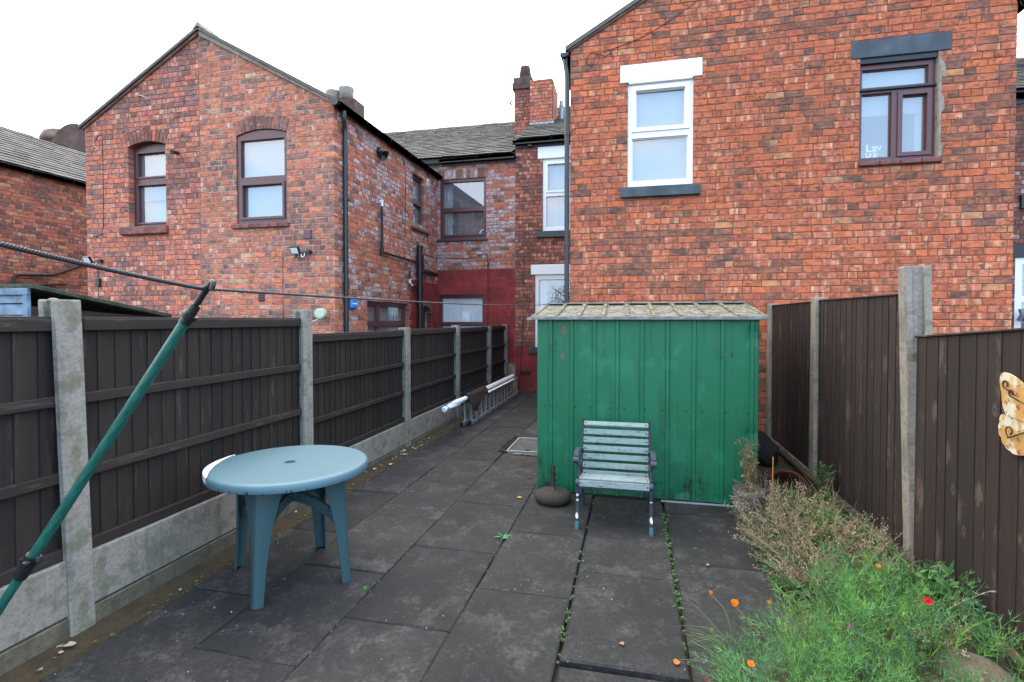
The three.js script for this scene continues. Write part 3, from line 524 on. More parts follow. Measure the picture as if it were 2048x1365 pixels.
// ---- left-hand gabled wing
{
  const h = thing('house_wing', 'red brick gable end with two arched brown windows beyond the left fence', 'house', [-6.78, 0, -DH]);
  const xl = -9.15, xr = XS, xc = -6.78, seam = -6.82, ye = 4.868, ya = 6.2, k = (ya - ye) / (xc - xl);
  const A1 = archOf(-8.25, -7.49, 4.47, 0.07, 0.225), A2 = archOf(-6.135, -5.22, 4.485, 0.078, 0.215);
  const O1 = { u0: -8.25, u1: -7.49, v0: 3.13, v1: A1.top, bound: A1.bound }, O2 = { u0: -6.135, u1: -5.22, v0: 3.1, v1: A2.top, bound: A2.bound };
  const hole = (A, v0) => { const pts = [[A.u0 - 0.003, v0], [A.u1 + 0.003, v0]]; for (let i = 0; i <= 10; i++) { const a = A.ang - (2 * A.ang * i) / 10; pts.push([A.cu + Math.sin(a) * (A.R + 0.003), A.cv + Math.cos(a) * (A.R + 0.003)]); } return new THREE.Path(pts.map(p => new THREE.Vector2(...p)).reverse()); };
  const slope = v => (ya - v) / k;
  const wl = wallSlab(h, TR, [[xl, -0.1], [seam, -0.1], [seam, ya - (xc - seam) * k], [xl, ye]], [hole(A1, 3.13)], 0.24, M.mortarBrown);
  const wr = wallSlab(h, TR, [[seam, -0.1], [xr, -0.1], [xr, ye], [xc, ya], [seam, ya - (xc - seam) * k]], [hole(A2, 3.1)], 0.24, M.mortarBuff);
  const sills = [{ u0: -8.394, u1: -7.444, v0: 3.0, v1: 3.13 }, { u0: -6.212, u1: -5.179, v0: 3.02, v1: 3.1 }];
  layBricks({ T: TR, wall: wl, v0: 1.2, v1: ya, left: v => (v > ye ? xc - slope(v) : xl), right: () => seam - 0.004, openings: [O1, sills[0]], most: 60, flemish: 0.2, gap: 0.008, score: (u, v) => -Math.hypot(u, v - 2.6, 7.1) + (v > 1.8 ? 9 : 0), tint: 1.02, hue: [1.15, 1.22, 1.26],  // hue of both halves raised to paint haze into the bricks
    pick: (u, v) => { const n = zone(u, v, 331); return n > 0.56 ? weighted('brown', 2, 'plum', 2, 'kiss', 2, 'plain', 1) : weighted('kiss', 3, 'plain', 4, 'plum', 1.6, 'buff', v > 4.9 ? 1 : 0.3); } });
  layBricks({ T: TR, wall: wr, v0: 1.2, v1: ya, left: () => seam + 0.004, right: v => (v > ye ? xc + slope(v) : xr + 0.006), openings: [O2, sills[1], { u0: -4.93, u1: -4.795, v0: 2.82, v1: 2.96 }, { u0: -5.75, u1: -5.63, v0: 1.86, v1: 2.0 }], cutEnds: 'right', most: 240, header: 4, flemish: 0.15, gap: 0.0135, proud: 0.0035, hue: [1.18, 1.22, 1.2], score: (u, v) => -Math.hypot(u, v - 2.6, 7.1) + (v > 1.6 ? 9 : 0),
    pick: (u, v) => { const n = zone(u, v, 337); return n > 0.52 ? weighted('plum', 5, 'plain', 2, 'brown', 2) : weighted('plain', 5, 'plum', 2.2, 'kiss', 2, 'buff', 0.7); } });
  archBricks(A1, 11, TR, wl, () => weighted('brown', 4, 'plum', 1, 'plain', 1)); archBricks(A2, 14, TR, wr, () => weighted('plum', 4, 'brown', 3, 'plain', 1));
  block('wall', h, M.mortarBrown, xl, -0.1, -DM, xl + 0.24, ye, -DH - 0.24, 0);
  gableRoof(h, xl, xc, xr, ye + 0.012, ya + 0.012, ye + 0.012, -DM - 3, -DH + 0.07, 0.07, 0.05, M.slate);
  for (const [x, m] of [[xl - 0.03, 0.035], [xr + 0.05, 0.07]]) { const verge = new MB(TR); verge.poly([[x, ye - 0.03 - m * 0.4, 0.035], [xc, ya - m, 0.035], [xc, ya + 0.02, 0.035], [x, ye + 0.005, 0.035]]); verge.poly([[x, ye - 0.03 - m * 0.4, 0], [xc, ya - m, 0], [xc, ya - m, 0.035], [x, ye - 0.03 - m * 0.4, 0.035]]); verge.build('verge', m < 0.05 ? M.mortarRed : M.concrete, h); }
  new MB(TR).prism(polyShape([[xc - 0.1, ya + 0.02], [xc + 0.1, ya + 0.02], [xc, ya + 0.14]]), 0.4, 0.01, back(0.34)).build('ridge_tile', M.concrete, h);
  block('sill', h, M.sillRed, -8.394, 3.0, -0.1, -7.444, 3.13, 0.07, 0.012, TR);
  for (let i = 0; i < 6; i++) { const a = lerp(-6.212, -5.179, i / 6) + 0.003, b = lerp(-6.212, -5.179, (i + 1) / 6) - 0.003; block('sill_tile', h, M.sillRed, a, 3.025, -0.08, b, 3.09, 0.05, 0.006, TR); }
  const g1 = windowIn(h, TR, { label: 'left arched brown window set deep in its reveal', u0: -8.25, u1: -7.49, v0: 3.13, arch: A1, recess: 0.11, mat: M.brownUpvc, panes: [{ u0: -8.16, u1: -7.545, v0: 3.99, v1: 4.38, sash: 0.03 }, { u0: -8.16, u1: -7.545, v0: 3.22, v1: 3.84, sash: 0.03 }] });
  blindIn(g1, TR, -8.22, -7.5, 3.62, 4.5, 0.24); blindIn(g1, TR, -8.22, -7.5, 3.14, 3.64, 0.3, 0, 'net_curtain', M.curtain);
  const g2 = windowIn(h, TR, { label: 'right arched brown window nearly flush with the wall', u0: -6.135, u1: -5.22, v0: 3.1, arch: A2, recess: 0.025, mat: M.brownUpvc, panes: [{ u0: -6.065, u1: -5.28, v0: 3.83, v1: 4.41 }, { u0: -6.03, u1: -5.31, v0: 3.20, v1: 3.70, sash: 0.04 }] });
  blindIn(g2, TR, -6.12, -5.24, 3.12, 4.45, 0.14);
  gutterPart(h, [xr + 0.075, ye - 0.02, -DH + 0.1], [xr + 0.075, ye + 0.01, -DM - 0.05], 0.07);
  downpipe(h, [[xr + 0.075, ye - 0.06, -DH - 0.16], [xr + 0.075, ye - 0.2, -DH - 0.16], [xr + 0.05, ye - 0.34, -DH - 0.24], [xr + 0.05, 0, -DH - 0.24]], 0.036, 'drainpipe', M.gutter, [3.45, 1.9]);
  const v1 = new MB(TR); v1.prism(rectShape(-4.925, 2.825, -4.80, 2.955, [new THREE.Path().absarc(-4.862, 2.89, 0.042, 0, 6.283, true)]), 0.02, 0.003, back(0)); v1.build('vent', M.brownUpvc, h); new MB(TR).geo(new THREE.CylinderGeometry(0.042, 0.042, 0.08, 16, 1, true), new THREE.Matrix4().makeTranslation(-4.862, 2.89, -0.02).multiply(new THREE.Matrix4().makeRotationX(Math.PI / 2))).build('vent_pipe', M.blackPlastic, h);
  { const g = sub('airbrick', h); block('vent_frame', g, M.brownUpvc, -5.75, 1.865, -0.02, -5.635, 1.995, 0.012, 0.004, TR); for (let i = 0; i < 3; i++) block('louvre', g, M.blackPlastic, -5.738, 1.882 + i * 0.038, 0.012, -5.647, 1.9 + i * 0.038, 0.022, 0.003, TR); }
  block('airbrick', h, M.sillRed, -7.03, 1.92, 0, -6.9, 2.06, 0.012, 0.004, TR, 'red terracotta airbrick');
  new MB(TR).cyl([-7.25, 4.3, 0], [-7.2, 4.27, 0.16], 0.03, 0.03).build('overflow_pipe', M.blackPlastic, h);
  new MB(TR).tube([[-8.05, 5.31, 0.02], [-7.9, 5.27, 0.05], [-7.8, 5.22, 0.02]], 0.008, 12, 6).build('hook', M.steel, h);
  new MB(TR).tube([[-5.3, 2.65, 0.01], [-5.305, 2.2, 0.01], [-5.3, 1.3, 0.01]], 0.004, 10, 5).build('cable', M.blackPlastic, h); new MB(TR).tube([[-8.95, 4.6, 0.01], [-8.84, 4.72, 0.012], [-8.78, 4.55, 0.01], [-8.79, 3.2, 0.01], [-8.9, 3.02, 0.01], [-9.1, 3.0, 0.01]], 0.005, 40, 5).build('cable', M.blackPlastic, h); new MB(TR).tube([[-8.95, 2.55, 0.01], [-8.92, 2.3, 0.01], [-8.9, 1.4, 0.01]], 0.006, 10, 5).build('cable', M.blackPlastic, h);
  block('junction_box', h, M.blackPlastic, -8.93, 2.15, 0, -8.85, 2.29, 0.05, 0.008, TR);
  // side wall of the wing, facing our yard
  const S = { u0: 10.03, u1: 10.62, v0: 3.60, v1: 4.60 }, B = { u0: 8.11, u1: 9.78, v0: 0.95, v1: 1.90 }, AD = archOf(10.38, 11.02, 1.76, 0.12, 0.11), D = { u0: 10.38, u1: 11.02, v0: 0, v1: AD.top, bound: AD.bound };
  const u0 = DH, u1 = DM, dh = [[10.377, 0], [11.023, 0]]; for (let i = 0; i <= 8; i++) { const a = AD.ang - (2 * AD.ang * i) / 8; dh.push([AD.cu + Math.sin(a) * AD.R, AD.cv + Math.cos(a) * AD.R]); }
  const ws = wallSlab(h, TS, [[u0 + 0.24, -0.1], [u1, -0.1], [u1, ye], [u0 + 0.24, ye]], [rectPath(S.u0 - 0.003, S.v0, S.u1 + 0.003, S.v1 + 0.003), rectPath(B.u0 - 0.003, B.v0, B.u1 + 0.003, B.v1 + 0.003), new THREE.Path(dh.map(p => new THREE.Vector2(...p)).reverse())], 0.24, M.mortarBuff);
  layBricks({ T: TS, wall: ws, v0: 0.6, v1: ye, left: () => u0 + 0.106, right: () => u1 - 0.004, openings: [S, B, D, { u0: 9.91, u1: 10.84, v0: 3.44, v1: 3.60 }], most: 160, header: 4, flemish: 0.1, gap: 0.011, score: (u, v) => -u + (v > 1.5 ? 6 : 0) - Math.abs(v - 3) * 0.3,
    pick: (u, v) => { if (u > 9.9 && v < 2.40) return 'paint'; const n = zone(u, v, 351, 2) + 0.03 * (v - 3) + 0.02 * (u - 9); return n > 0.53 ? weighted('salt', 6, 'plum', 2, 'plain', 2) : weighted('plain', 5, 'kiss', 2, 'salt', 1.4, 'plum', 1.6, 'buff', 0.6); } });
  archBricks(AD, 10, TS, ws, () => 'brown');
  { const b = new MB(TS); b.prism(polyShape([[9.9, 0.5], [10.36, 0.5], [10.36, 2.4], [9.9, 2.4]]), 0.0016, 0); b.prism(polyShape([[10.36, 1.95], [11.395, 1.95], [11.395, 2.4], [10.36, 2.4]]), 0.0016, 0); b.prism(polyShape([[11.05, 0.5], [11.395, 0.5], [11.395, 1.95], [11.05, 1.95]]), 0.0016, 0); b.build('paint_coat', M.mortarPaint, h); }
  block('sill', h, M.sillRed, 9.91, 3.445, -0.05, 10.84, 3.505, 0.06, 0.008, TS);
  const gs = windowIn(h, TS, { label: 'small brown window high in the side wall', ...S, v0: 3.51, recess: 0.06, mat: M.brownUpvc, panes: [{ u0: 10.08, u1: 10.57, v0: 4.12, v1: 4.54 }, { u0: 10.09, u1: 10.56, v0: 3.60, v1: 4.0, sash: 0.03 }] }); curtainIn(gs, TS, 10.04, 10.6, 3.5, 4.6, 0.22, 5);
  const gb = windowIn(h, TS, { label: 'wide brown kitchen window low in the side wall', ...B, recess: 0.07, mat: M.brownUpvc, panes: [{ u0: 8.17, u1: 8.58, v0: 1.55, v1: 1.83 }, { u0: 8.68, u1: 9.72, v0: 1.55, v1: 1.83 }, { u0: 8.17, u1: 8.58, v0: 1.02, v1: 1.46 }, { u0: 8.68, u1: 9.72, v0: 1.02, v1: 1.46 }] }); curtainIn(gb, TS, 8.13, 9.76, 0.97, 1.88, 0.25, 9);
  block('door', h, M.brownUpvc, 10.39, 0, -0.2, 11.01, 1.9, -0.15, 0.004, TS);
  // soil stack and waste pipes on that wall
  const st = new MB(TS); st.cyl([10.17, 0.2, 0.09], [10.17, 3.13, 0.09], 0.057, 0.057, 16); for (const y of [1.9, 2.2, 2.55, 2.86, 3.08]) st.cyl([10.17, y - 0.035, 0.09], [10.17, y + 0.035, 0.09], 0.067, 0.067, 16); st.pipe([[10.17, 2.58, 0.09], [10.5, 2.62, 0.085], [11.15, 2.6, 0.07]], 0.05, 12); st.build('soil_stack', M.blackPlastic, h);
  const wp = new MB(TS); wp.pipe([[8.57, 3.6, 0.05], [8.57, 2.79, 0.05], [10.12, 2.76, 0.06]], 0.022, 10); wp.cyl([8.57, 2.75, 0.05], [8.57, 2.86, 0.05], 0.03); wp.pipe([[10.36, 3.0, 0.05], [10.38, 2.98, 0.07], [10.38, 2.62, 0.085]], 0.02, 10); wp.pipe([[9.75, 2.55, 0.05], [9.76, 2.28, 0.05], [10.15, 2.24, 0.06]], 0.02, 10); wp.build('waste_pipe', M.blackPlastic, h);
  const wt = new MB(TS); wt.cyl([8.57, 3.6, 0.05], [8.57, 3.72, 0.05], 0.024); wt.cyl([8.57, 3.69, -0.02], [8.57, 3.69, 0.06], 0.022); wt.pipe([[10.25, 3.02, 0.02], [10.36, 3.02, 0.05], [10.37, 2.95, 0.055]], 0.024, 8); wt.pipe([[9.75, 2.4, 0.05], [9.765, 2.29, 0.05], [9.85, 2.275, 0.055]], 0.024, 8); wt.build('pipe_elbow', M.whiteUpvc, h);
  const cw = new MB(TS); cw.geo(new THREE.ConeGeometry(0.11, 0.16, 12, 1, true), new THREE.Matrix4().makeTranslation(8.52, 4.52, 0.06).multiply(new THREE.Matrix4().makeRotationX(-0.9))); cw.geo(new THREE.SphereGeometry(0.075, 10, 8), new THREE.Matrix4().makeTranslation(8.52, 4.56, 0.03)); cw.build('vent_cowl', M.blackPlastic, h);
  { const g = sub('extractor_vent', h); block('vent_cover', g, M.whiteUpvc, 10.76, 4.53, 0, 10.89, 4.67, 0.02, 0.005, TS); block('vent_flap', g, M.steel, 10.795, 4.56, 0.02, 10.855, 4.64, 0.026, 0.003, TS); }
  new MB(TS).tube([[9.5, 4.75, 0.01], [9.62, 4.6, 0.012], [9.66, 4.0, 0.01], [9.62, 3.3, 0.01], [9.75, 3.12, 0.01], [10.1, 3.12, 0.03]], 0.004, 40, 5).build('cable', M.blackPlastic, h); new MB(TS).tube([[10.25, 3.08, 0.02], [10.8, 3.0, 0.01], [11.38, 3.0, 0.012]], 0.004, 20, 5).build('cable', M.blackPlastic, h);
}
mat('blindWhite', { color: 0xe4e8e8, roughness: 0.85 });
// ---- terraced houses behind the wings (rear wall at z = -11.4)
function mainRoof(h, x0, x1, ye, most, label) {
  const zE = -DM + 0.14, zR = -15.3, yR = ye + (zE - zR) * 0.545, L = Math.hypot(zE - zR, yR - ye), up = [0, (yR - ye) / L, (zR - zE) / L], nrm = [0, -up[2], up[1]];
  const b = new MB(); b.col = [0.5, 0.48, 0.46]; const q = (x, z, y) => [x, y, z], c = [(x0 + x1) / 2, ye + 0.2, -15.3];
  for (const o of [0, -0.09]) { b.poly([q(x0, zE, ye + o), q(x1, zE, ye + o), q(x1, zR, yR + o), q(x0, zR, yR + o)]); b.poly([q(x0, zR, yR + o), q(x1, zR, yR + o), q(x1, -19.2, ye + o), q(x0, -19.2, ye + o)]); }
  b.poly([q(x0, zE, ye), q(x1, zE, ye), q(x1, zE, ye - 0.09), q(x0, zE, ye - 0.09)]); for (const x of [x0, x1]) b.poly([q(x, zE, ye - 0.09), q(x, zE, ye), q(x, zR, yR), q(x, -19.2, ye), q(x, -19.2, ye - 0.09), q(x, zR, yR - 0.09)]);
  const roof = b.build('roof', M.slate, h); if (label) roof.userData.label = label;
  slates(roof, [x0, ye, zE + 0.05], [1, 0, 0], up, nrm, x1 - x0, L, 0.2, 0.27, most, [0.95, 0.92, 0.86], [0.78, 0.8, 0.8]);
  const n = Math.round((x1 - x0) / 0.46); for (let i = 0; i < n; i++) { const a = lerp(x0, x1, i / n) + 0.005, e = lerp(x0, x1, (i + 1) / n) - 0.005, m = new MB(); m.col = [0.8, 0.78, 0.72]; const w = rr(-0.01, 0.01); m.poly([[a, yR - 0.05 + w, zR + 0.16], [e, yR - 0.05 + w, zR + 0.16], [e, yR + 0.07 + w, zR], [a, yR + 0.07 + w, zR]]); m.poly([[a, yR - 0.05 + w, zR - 0.16], [e, yR - 0.05 + w, zR - 0.16], [e, yR + 0.07 + w, zR], [a, yR + 0.07 + w, zR]]); for (const x of [a, e]) m.poly([[x, yR - 0.05 + w, zR + 0.16], [x, yR - 0.05 + w, zR - 0.16], [x, yR + 0.07 + w, zR]]); m.build('ridge_tile', M.slate, roof); }
  return { roof, at: z => ye + (zE - z) * 0.545 };
}
function shell(h, x0, x1, y, m) { block('wall', h, m, x0, -0.1, -19, x1, y, -18.8, 0); block('wall', h, m, x0, -0.1, -18.8, x0 + 0.2, y, -DM - 0.24, 0); block('wall', h, m, x1 - 0.2, -0.1, -18.8, x1, y, -DM - 0.24, 0); }
{
  const h = thing('terraced_house', 'terraced house, whitish salted brick above and red painted brick below, behind the left fence', 'house', [-4, 0, -DM]);
  const N1 = { u0: -4.34, u1: -3.235, v0: 3.43, v1: 4.80 }, N2 = { u0: -4.385, u1: -3.275, v0: 0.95, v1: 2.15 }, x0 = -9.15, x1 = -2.56, ye = 5.19;
  const wall = wallSlab(h, TM, [[x0, -0.1], [x1, -0.1], [x1, ye], [x0, ye]], [N1, N2].map(w => rectPath(w.u0 - 0.003, w.v0 - 0.003, w.u1 + 0.003, w.v1 + 0.003)), 0.24, M.mortarBuff); shell(h, x0, x1, ye, M.mortarBuff);
  layBricks({ T: TM, wall, v0: 0.8, v1: ye - 0.02, left: () => XS - 0.01, right: () => x1 - 0.004, openings: [N1, N2, { u0: -4.40, u1: -3.18, v0: 4.80, v1: 5.02 }, { u0: -4.41, u1: -3.2, v0: 3.375, v1: 3.43 }], most: 200, header: 4, gap: 0.011, proud: 0.006, score: (u, v) => u * 0.2 + (v > 1.6 ? 3 : 0),
    pick: (u, v) => { if (v < 2.72) return 'paint'; const n = zone(u, v, 371, 2) + 0.05 * (u + 3.6); return n > 0.47 ? weighted('salt', 8, 'kiss', 1, 'plain', 1.4) : weighted('plain', 4, 'salt', 3, 'plum', 1.4, 'kiss', 1); } });
  const sol = []; for (let i = 0; i < 14; i++) sol.push({ a: [lerp(-4.40, -3.18, i / 14) + 0.004, lerp(-4.40, -3.18, i / 14) + 0.004], b: [lerp(-4.40, -3.18, (i + 1) / 14) - 0.004, lerp(-4.40, -3.18, (i + 1) / 14) - 0.004], va: 4.805, vb: 5.015, kind: weighted('salt', 3, 'brown', 2, 'plum', 1), sc: 1, deep: true });
  emitBricks(sol, { T: TM, wall, most: 14 });
  const g1 = windowIn(h, TM, { label: 'upper brown window reflecting the side wall', ...N1, recess: 0.03, mat: M.brownUpvc, panes: [{ u0: -4.27, u1: -3.29, v0: 4.15, v1: 4.735 }, { u0: -4.25, u1: -3.30, v0: 3.53, v1: 4.05, sash: 0.035 }] });
  curtainIn(g1, TM, -4.32, -4.09, 3.45, 4.78, 0.2, 3, 'net_curtain'); block('sill', g1, M.brownUpvc, -4.41, 3.38, -0.05, -3.2, 3.432, 0.05, 0.006, TM);
  { const o = thing('figurine', 'small white curved figurine standing inside the upper brown window', 'figurine', [-3.38, 3.5, -DM - 0.12]); const b = new MB(TM); b.tube([[-3.42, 3.52, -0.12], [-3.40, 3.60, -0.12], [-3.34, 3.64, -0.12], [-3.30, 3.66, -0.12], [-3.31, 3.73, -0.12]], 0.018, 16, 8); b.geo(new THREE.SphereGeometry(0.03, 10, 8), new THREE.Matrix4().makeTranslation(-3.31, 3.74, -0.12)); b.build('body', M.whitePaint, o); block('base', o, M.whitePaint, -3.46, 3.5, -0.16, -3.32, 3.525, -0.08, 0.006, TM); }
  const g2 = windowIn(h, TM, { label: 'lower brown window with white vertical blinds', ...N2, recess: 0.05, mat: M.brownUpvc, panes: [{ u0: -4.32, u1: -3.335, v0: 1.52, v1: 2.09 }, { u0: -4.32, u1: -3.335, v0: 1.0, v1: 1.45 }] });
  for (let i = 0; i < 13; i++) { const a = lerp(-4.37, -3.29, i / 13), w = 0.088; new MB(TM).box(a, 0.97, -0.13, a + w, 2.12, -0.127, 0, q => { const c = Math.cos(0.35), s = Math.sin(0.35), x = q[0] - a; return [a + x * c, q[1], q[2] - x * s]; }).build('blind_strip', M.blindWhite, g2); }
  { const b = new MB(TM); b.prism(rectShape(XS, 0.6, x1 - 0.004, 2.725, [rectPath(N2.u0 - 0.003, N2.v0, N2.u1 + 0.003, N2.v1 + 0.003)]), 0.0016, 0); b.build('paint_coat', M.mortarPaint, h); }
  const r = mainRoof(h, -9.6, x1 + 0.0, 5.24, 150);
  block('fascia', h, M.blackPlastic, XS + 0.12, 5.1, 0.002, x1, 5.2, 0.03, 0.004, TM); gutterPart(h, [XS + 0.1, 5.22, -DM + 0.1], [x1 + 0.03, 5.24, -DM + 0.1], 0.065);
  const cb = new MB(TM); cb.tube([[XS, 3.02, 0.01], [-3.7, 2.98, 0.015], [-3.3, 3.07, 0.012], [-3.2, 2.95, 0.012], [-3.19, 2.0, 0.012], [-3.2, 0.8, 0.012]], 0.006, 40, 5); cb.cyl([-3.19, 2.75, 0.015], [-3.19, 2.88, 0.015], 0.018); cb.build('cable', M.blackPlastic, h);
  // brick stack with two pots behind the left gable
  const st = new MB(); st.box(-9.05, 6.6, -14.6, -7.99, 8.1, -14.0, 0.01).build('chimney', M.mortarDark, r.roof); for (const x of [-8.82, -8.39]) new MB().lathe([[0, 0], [0.21, 0], [0.2, 0.2], [0.225, 0.28], [0.225, 0.36], [0.18, 0.36], [0.15, 0.1]], 14, [x, 8.1 + (x > -8.5 ? 0.06 : 0), -14.25]).build('chimney_pot', M.concrete, r.roof);
}
{
  const h = thing('terraced_house', 'terraced house of dark mottled brick with white windows behind the green shed', 'house', [-1.7, 0, -DM]);
  const U1 = { u0: -1.946, u1: -1.02, v0: 3.535, v1: 5.12 }, U2 = { u0: -2.115, u1: -0.95, v0: 0.97, v1: 2.58 }, x0 = -2.56, x1 = 4.24, ye = 5.49;
  const wall = wallSlab(h, TM, [[x0, -0.1], [x1, -0.1], [x1, ye], [x0, ye]], [U1, U2].map(w => rectPath(w.u0 - 0.003, w.v0 - 0.003, w.u1 + 0.003, w.v1 + 0.003)), 0.24, M.mortarDark); shell(h, x0, x1, ye, M.mortarDark);
  layBricks({ T: TM, wall, v0: 0.0, v1: ye - 0.02, left: () => x0 + 0.004, right: () => -0.85, openings: [U1, U2, { u0: -2.047, u1: -0.9, v0: 5.12, v1: 5.378 }, { u0: -2.067, u1: -0.9, v0: 3.393, v1: 3.535 }, { u0: -2.2, u1: -0.9, v0: 2.58, v1: 2.80 }, { u0: -2.235, u1: -0.9, v0: 0.825, v1: 0.97 }, { u0: -2.45, u1: -2.2, v0: 0.333, v1: 0.44 }], most: 180, header: 3, flemish: 0.25, score: (u, v) => -u - Math.abs(v - 2.5) * 0.1, tint: 0.95,
    pick: (u, v) => { if (v < 0.98) return 'paint'; return zone(u, v, 391, 2) > 0.55 ? weighted('brown', 5, 'plum', 2, 'kiss', 3) : weighted('kiss', 5, 'brown', 4, 'plain', 1.5, 'plum', 1); } });
  block('lintel', h, M.whitePaint, -2.047, 5.12, -0.1, -0.9, 5.378, 0.02, 0.006, TM); block('lintel', h, M.whitePaint, -2.2, 2.58, -0.1, -0.9, 2.80, 0.02, 0.006, TM);
  block('sill', h, M.slatePaint, -2.067, 3.393, -0.1, -0.9, 3.53, 0.06, 0.008, TM); block('sill', h, M.slatePaint, -2.235, 0.825, -0.1, -0.9, 0.965, 0.06, 0.008, TM); block('airbrick', h, M.blackPlastic, -2.448, 0.335, -0.02, -2.203, 0.438, 0.006, 0.003, TM);
  const g1 = windowIn(h, TM, { label: 'upper white window half hidden by the drainpipe', ...U1, recess: 0.04, mat: M.whiteUpvc, panes: [{ u0: -1.83, u1: -1.1, v0: 4.42, v1: 5.0, sash: 0.04 }, { u0: -1.87, u1: -1.08, v0: 3.62, v1: 4.3 }] }); curtainIn(g1, TM, -1.93, -1.05, 3.55, 5.1, 0.2, 7);
  const g2 = windowIn(h, TM, { label: 'lower white window above the shed roof', ...U2, recess: 0.04, mat: M.whiteUpvc, panes: [{ u0: -2.03, u1: -1.03, v0: 1.86, v1: 2.47 }, { u0: -2.03, u1: -1.03, v0: 1.06, v1: 1.74 }] }); curtainIn(g2, TM, -2.09, -1.85, 0.98, 2.56, 0.15, 4);
  { const b = new MB(TM); b.prism(polyShape([[x0 + 0.003, -0.05], [U2.u0, -0.05], [U2.u0, 0.985], [x0 + 0.003, 0.985]]), 0.0016, 0); b.build('paint_coat', M.mortarPaint, h); }
  const r = mainRoof(h, x0 + 0.02, x1, 5.53, 60);
  block('fascia', h, M.blackPlastic, x0, 5.39, 0.002, -0.85, 5.49, 0.03, 0.004, TM); gutterPart(h, [x0 - 0.03, 5.52, -DM + 0.1], [-0.9, 5.53, -DM + 0.1], 0.065); block('gutter_bracket', h, M.blackPlastic, -2.27, 5.38, 0, -2.16, 5.46, 0.09, 0.01, TM);
  const cb = new MB(TM); cb.tube([[-2.36, 3.1, 0.01], [-2.37, 1.6, 0.012], [-2.44, 0.5, 0.012], [-2.46, 0.1, 0.012]], 0.005, 20, 5); cb.build('cable', M.blackPlastic, h);
  // chimney stack straddling the party wall
  const ch = (x0, x1, z0, z1, y0, y1, corb) => {
    const T = frameZ(z1), b = new MB().box(x0, y0, z0, x1, y1, z1 - 0.004, 0).build('chimney', M.mortarRed, r.roof), B = { T, wall: b, v0: y0, v1: y1 - (corb ? 0.3 : 0), left: () => x0, right: () => x1, cutEnds: 'both', header: 3, most: 0, pick: () => (corb ? weighted('brown', 4, 'plum', 3, 'plain', 2) : weighted('kiss', 4, 'plain', 4, 'plum', 1)) };
    layBricks(B); const T2 = frameX(x1 - 0.004); layBricks({ ...B, T: T2, left: () => -z1 + 0.11, right: () => -z0, cutEnds: null });
    if (corb) { const c = new MB(); c.box(x0 - 0.05, y1 - 0.3, z0 - 0.05, x1 + 0.05, y1 - 0.14, z1 + 0.05, 0.01); c.box(x0 - 0.02, y1 - 0.14, z0 - 0.02, x1 + 0.02, y1, z1 + 0.02, 0.01); c.build('corbel', M.mortarDark, r.roof); }
  };
  ch(-2.93, -2.50, -13.5, -12.95, 5.9, 7.68, true); ch(-2.49, -1.93, -13.7, -12.75, 5.9, 7.48, false);
  new MB().lathe([[0, 0], [0.17, 0], [0.13, 0.32], [0.12, 0.36], [0.09, 0.36], [0.09, 0.1]], 14, [-2.7, 7.68, -13.2]).build('chimney_pot', M.mortarDark, r.roof);
  const fl = new MB(); for (let i = 0; i < 5; i++) { fl.box(-2.5 + i * 0.12, 6.28 - (i % 2) * 0.02, -12.74, -2.37 + i * 0.12, 6.44, -12.735, 0); } fl.box(-1.928, 6.3, -13.5, -1.924, 6.5, -12.75, 0); fl.build('flashing', M.lead, r.roof);
  new MB().cyl([-1.77, 6.2, -13.2], [-1.77, 6.95, -13.2], 0.05).cyl([-1.77, 6.95, -13.2], [-1.77, 7.1, -13.2], 0.065, 0.05).build('flue', M.lead, r.roof);
  new MB().tube([[-2.98, 7.0, -12.92], [-3.02, 7.02, -12.86], [-2.96, 7.05, -12.8]], 0.02, 10, 6).build('bracket', M.steel, r.roof);
  const a = thing('aerial', 'thin television aerial above the roof left of the chimney', 'aerial', [-3.0, 7.2, -13.2]); const ab = new MB(); ab.cyl([-2.95, 7.2, -13.2], [-3.02, 8.0, -13.2], 0.006); ab.cyl([-3.15, 8.03, -13.1], [-2.95, 7.93, -13.3], 0.006); for (let i = 0; i < 4; i++) ab.cyl([-3.13 + i * 0.055, 8.02 - i * 0.027, -13.2], [-3.13 + i * 0.055, 7.94 - i * 0.027, -13.05], 0.004); ab.build('rods', M.steel, a);
}
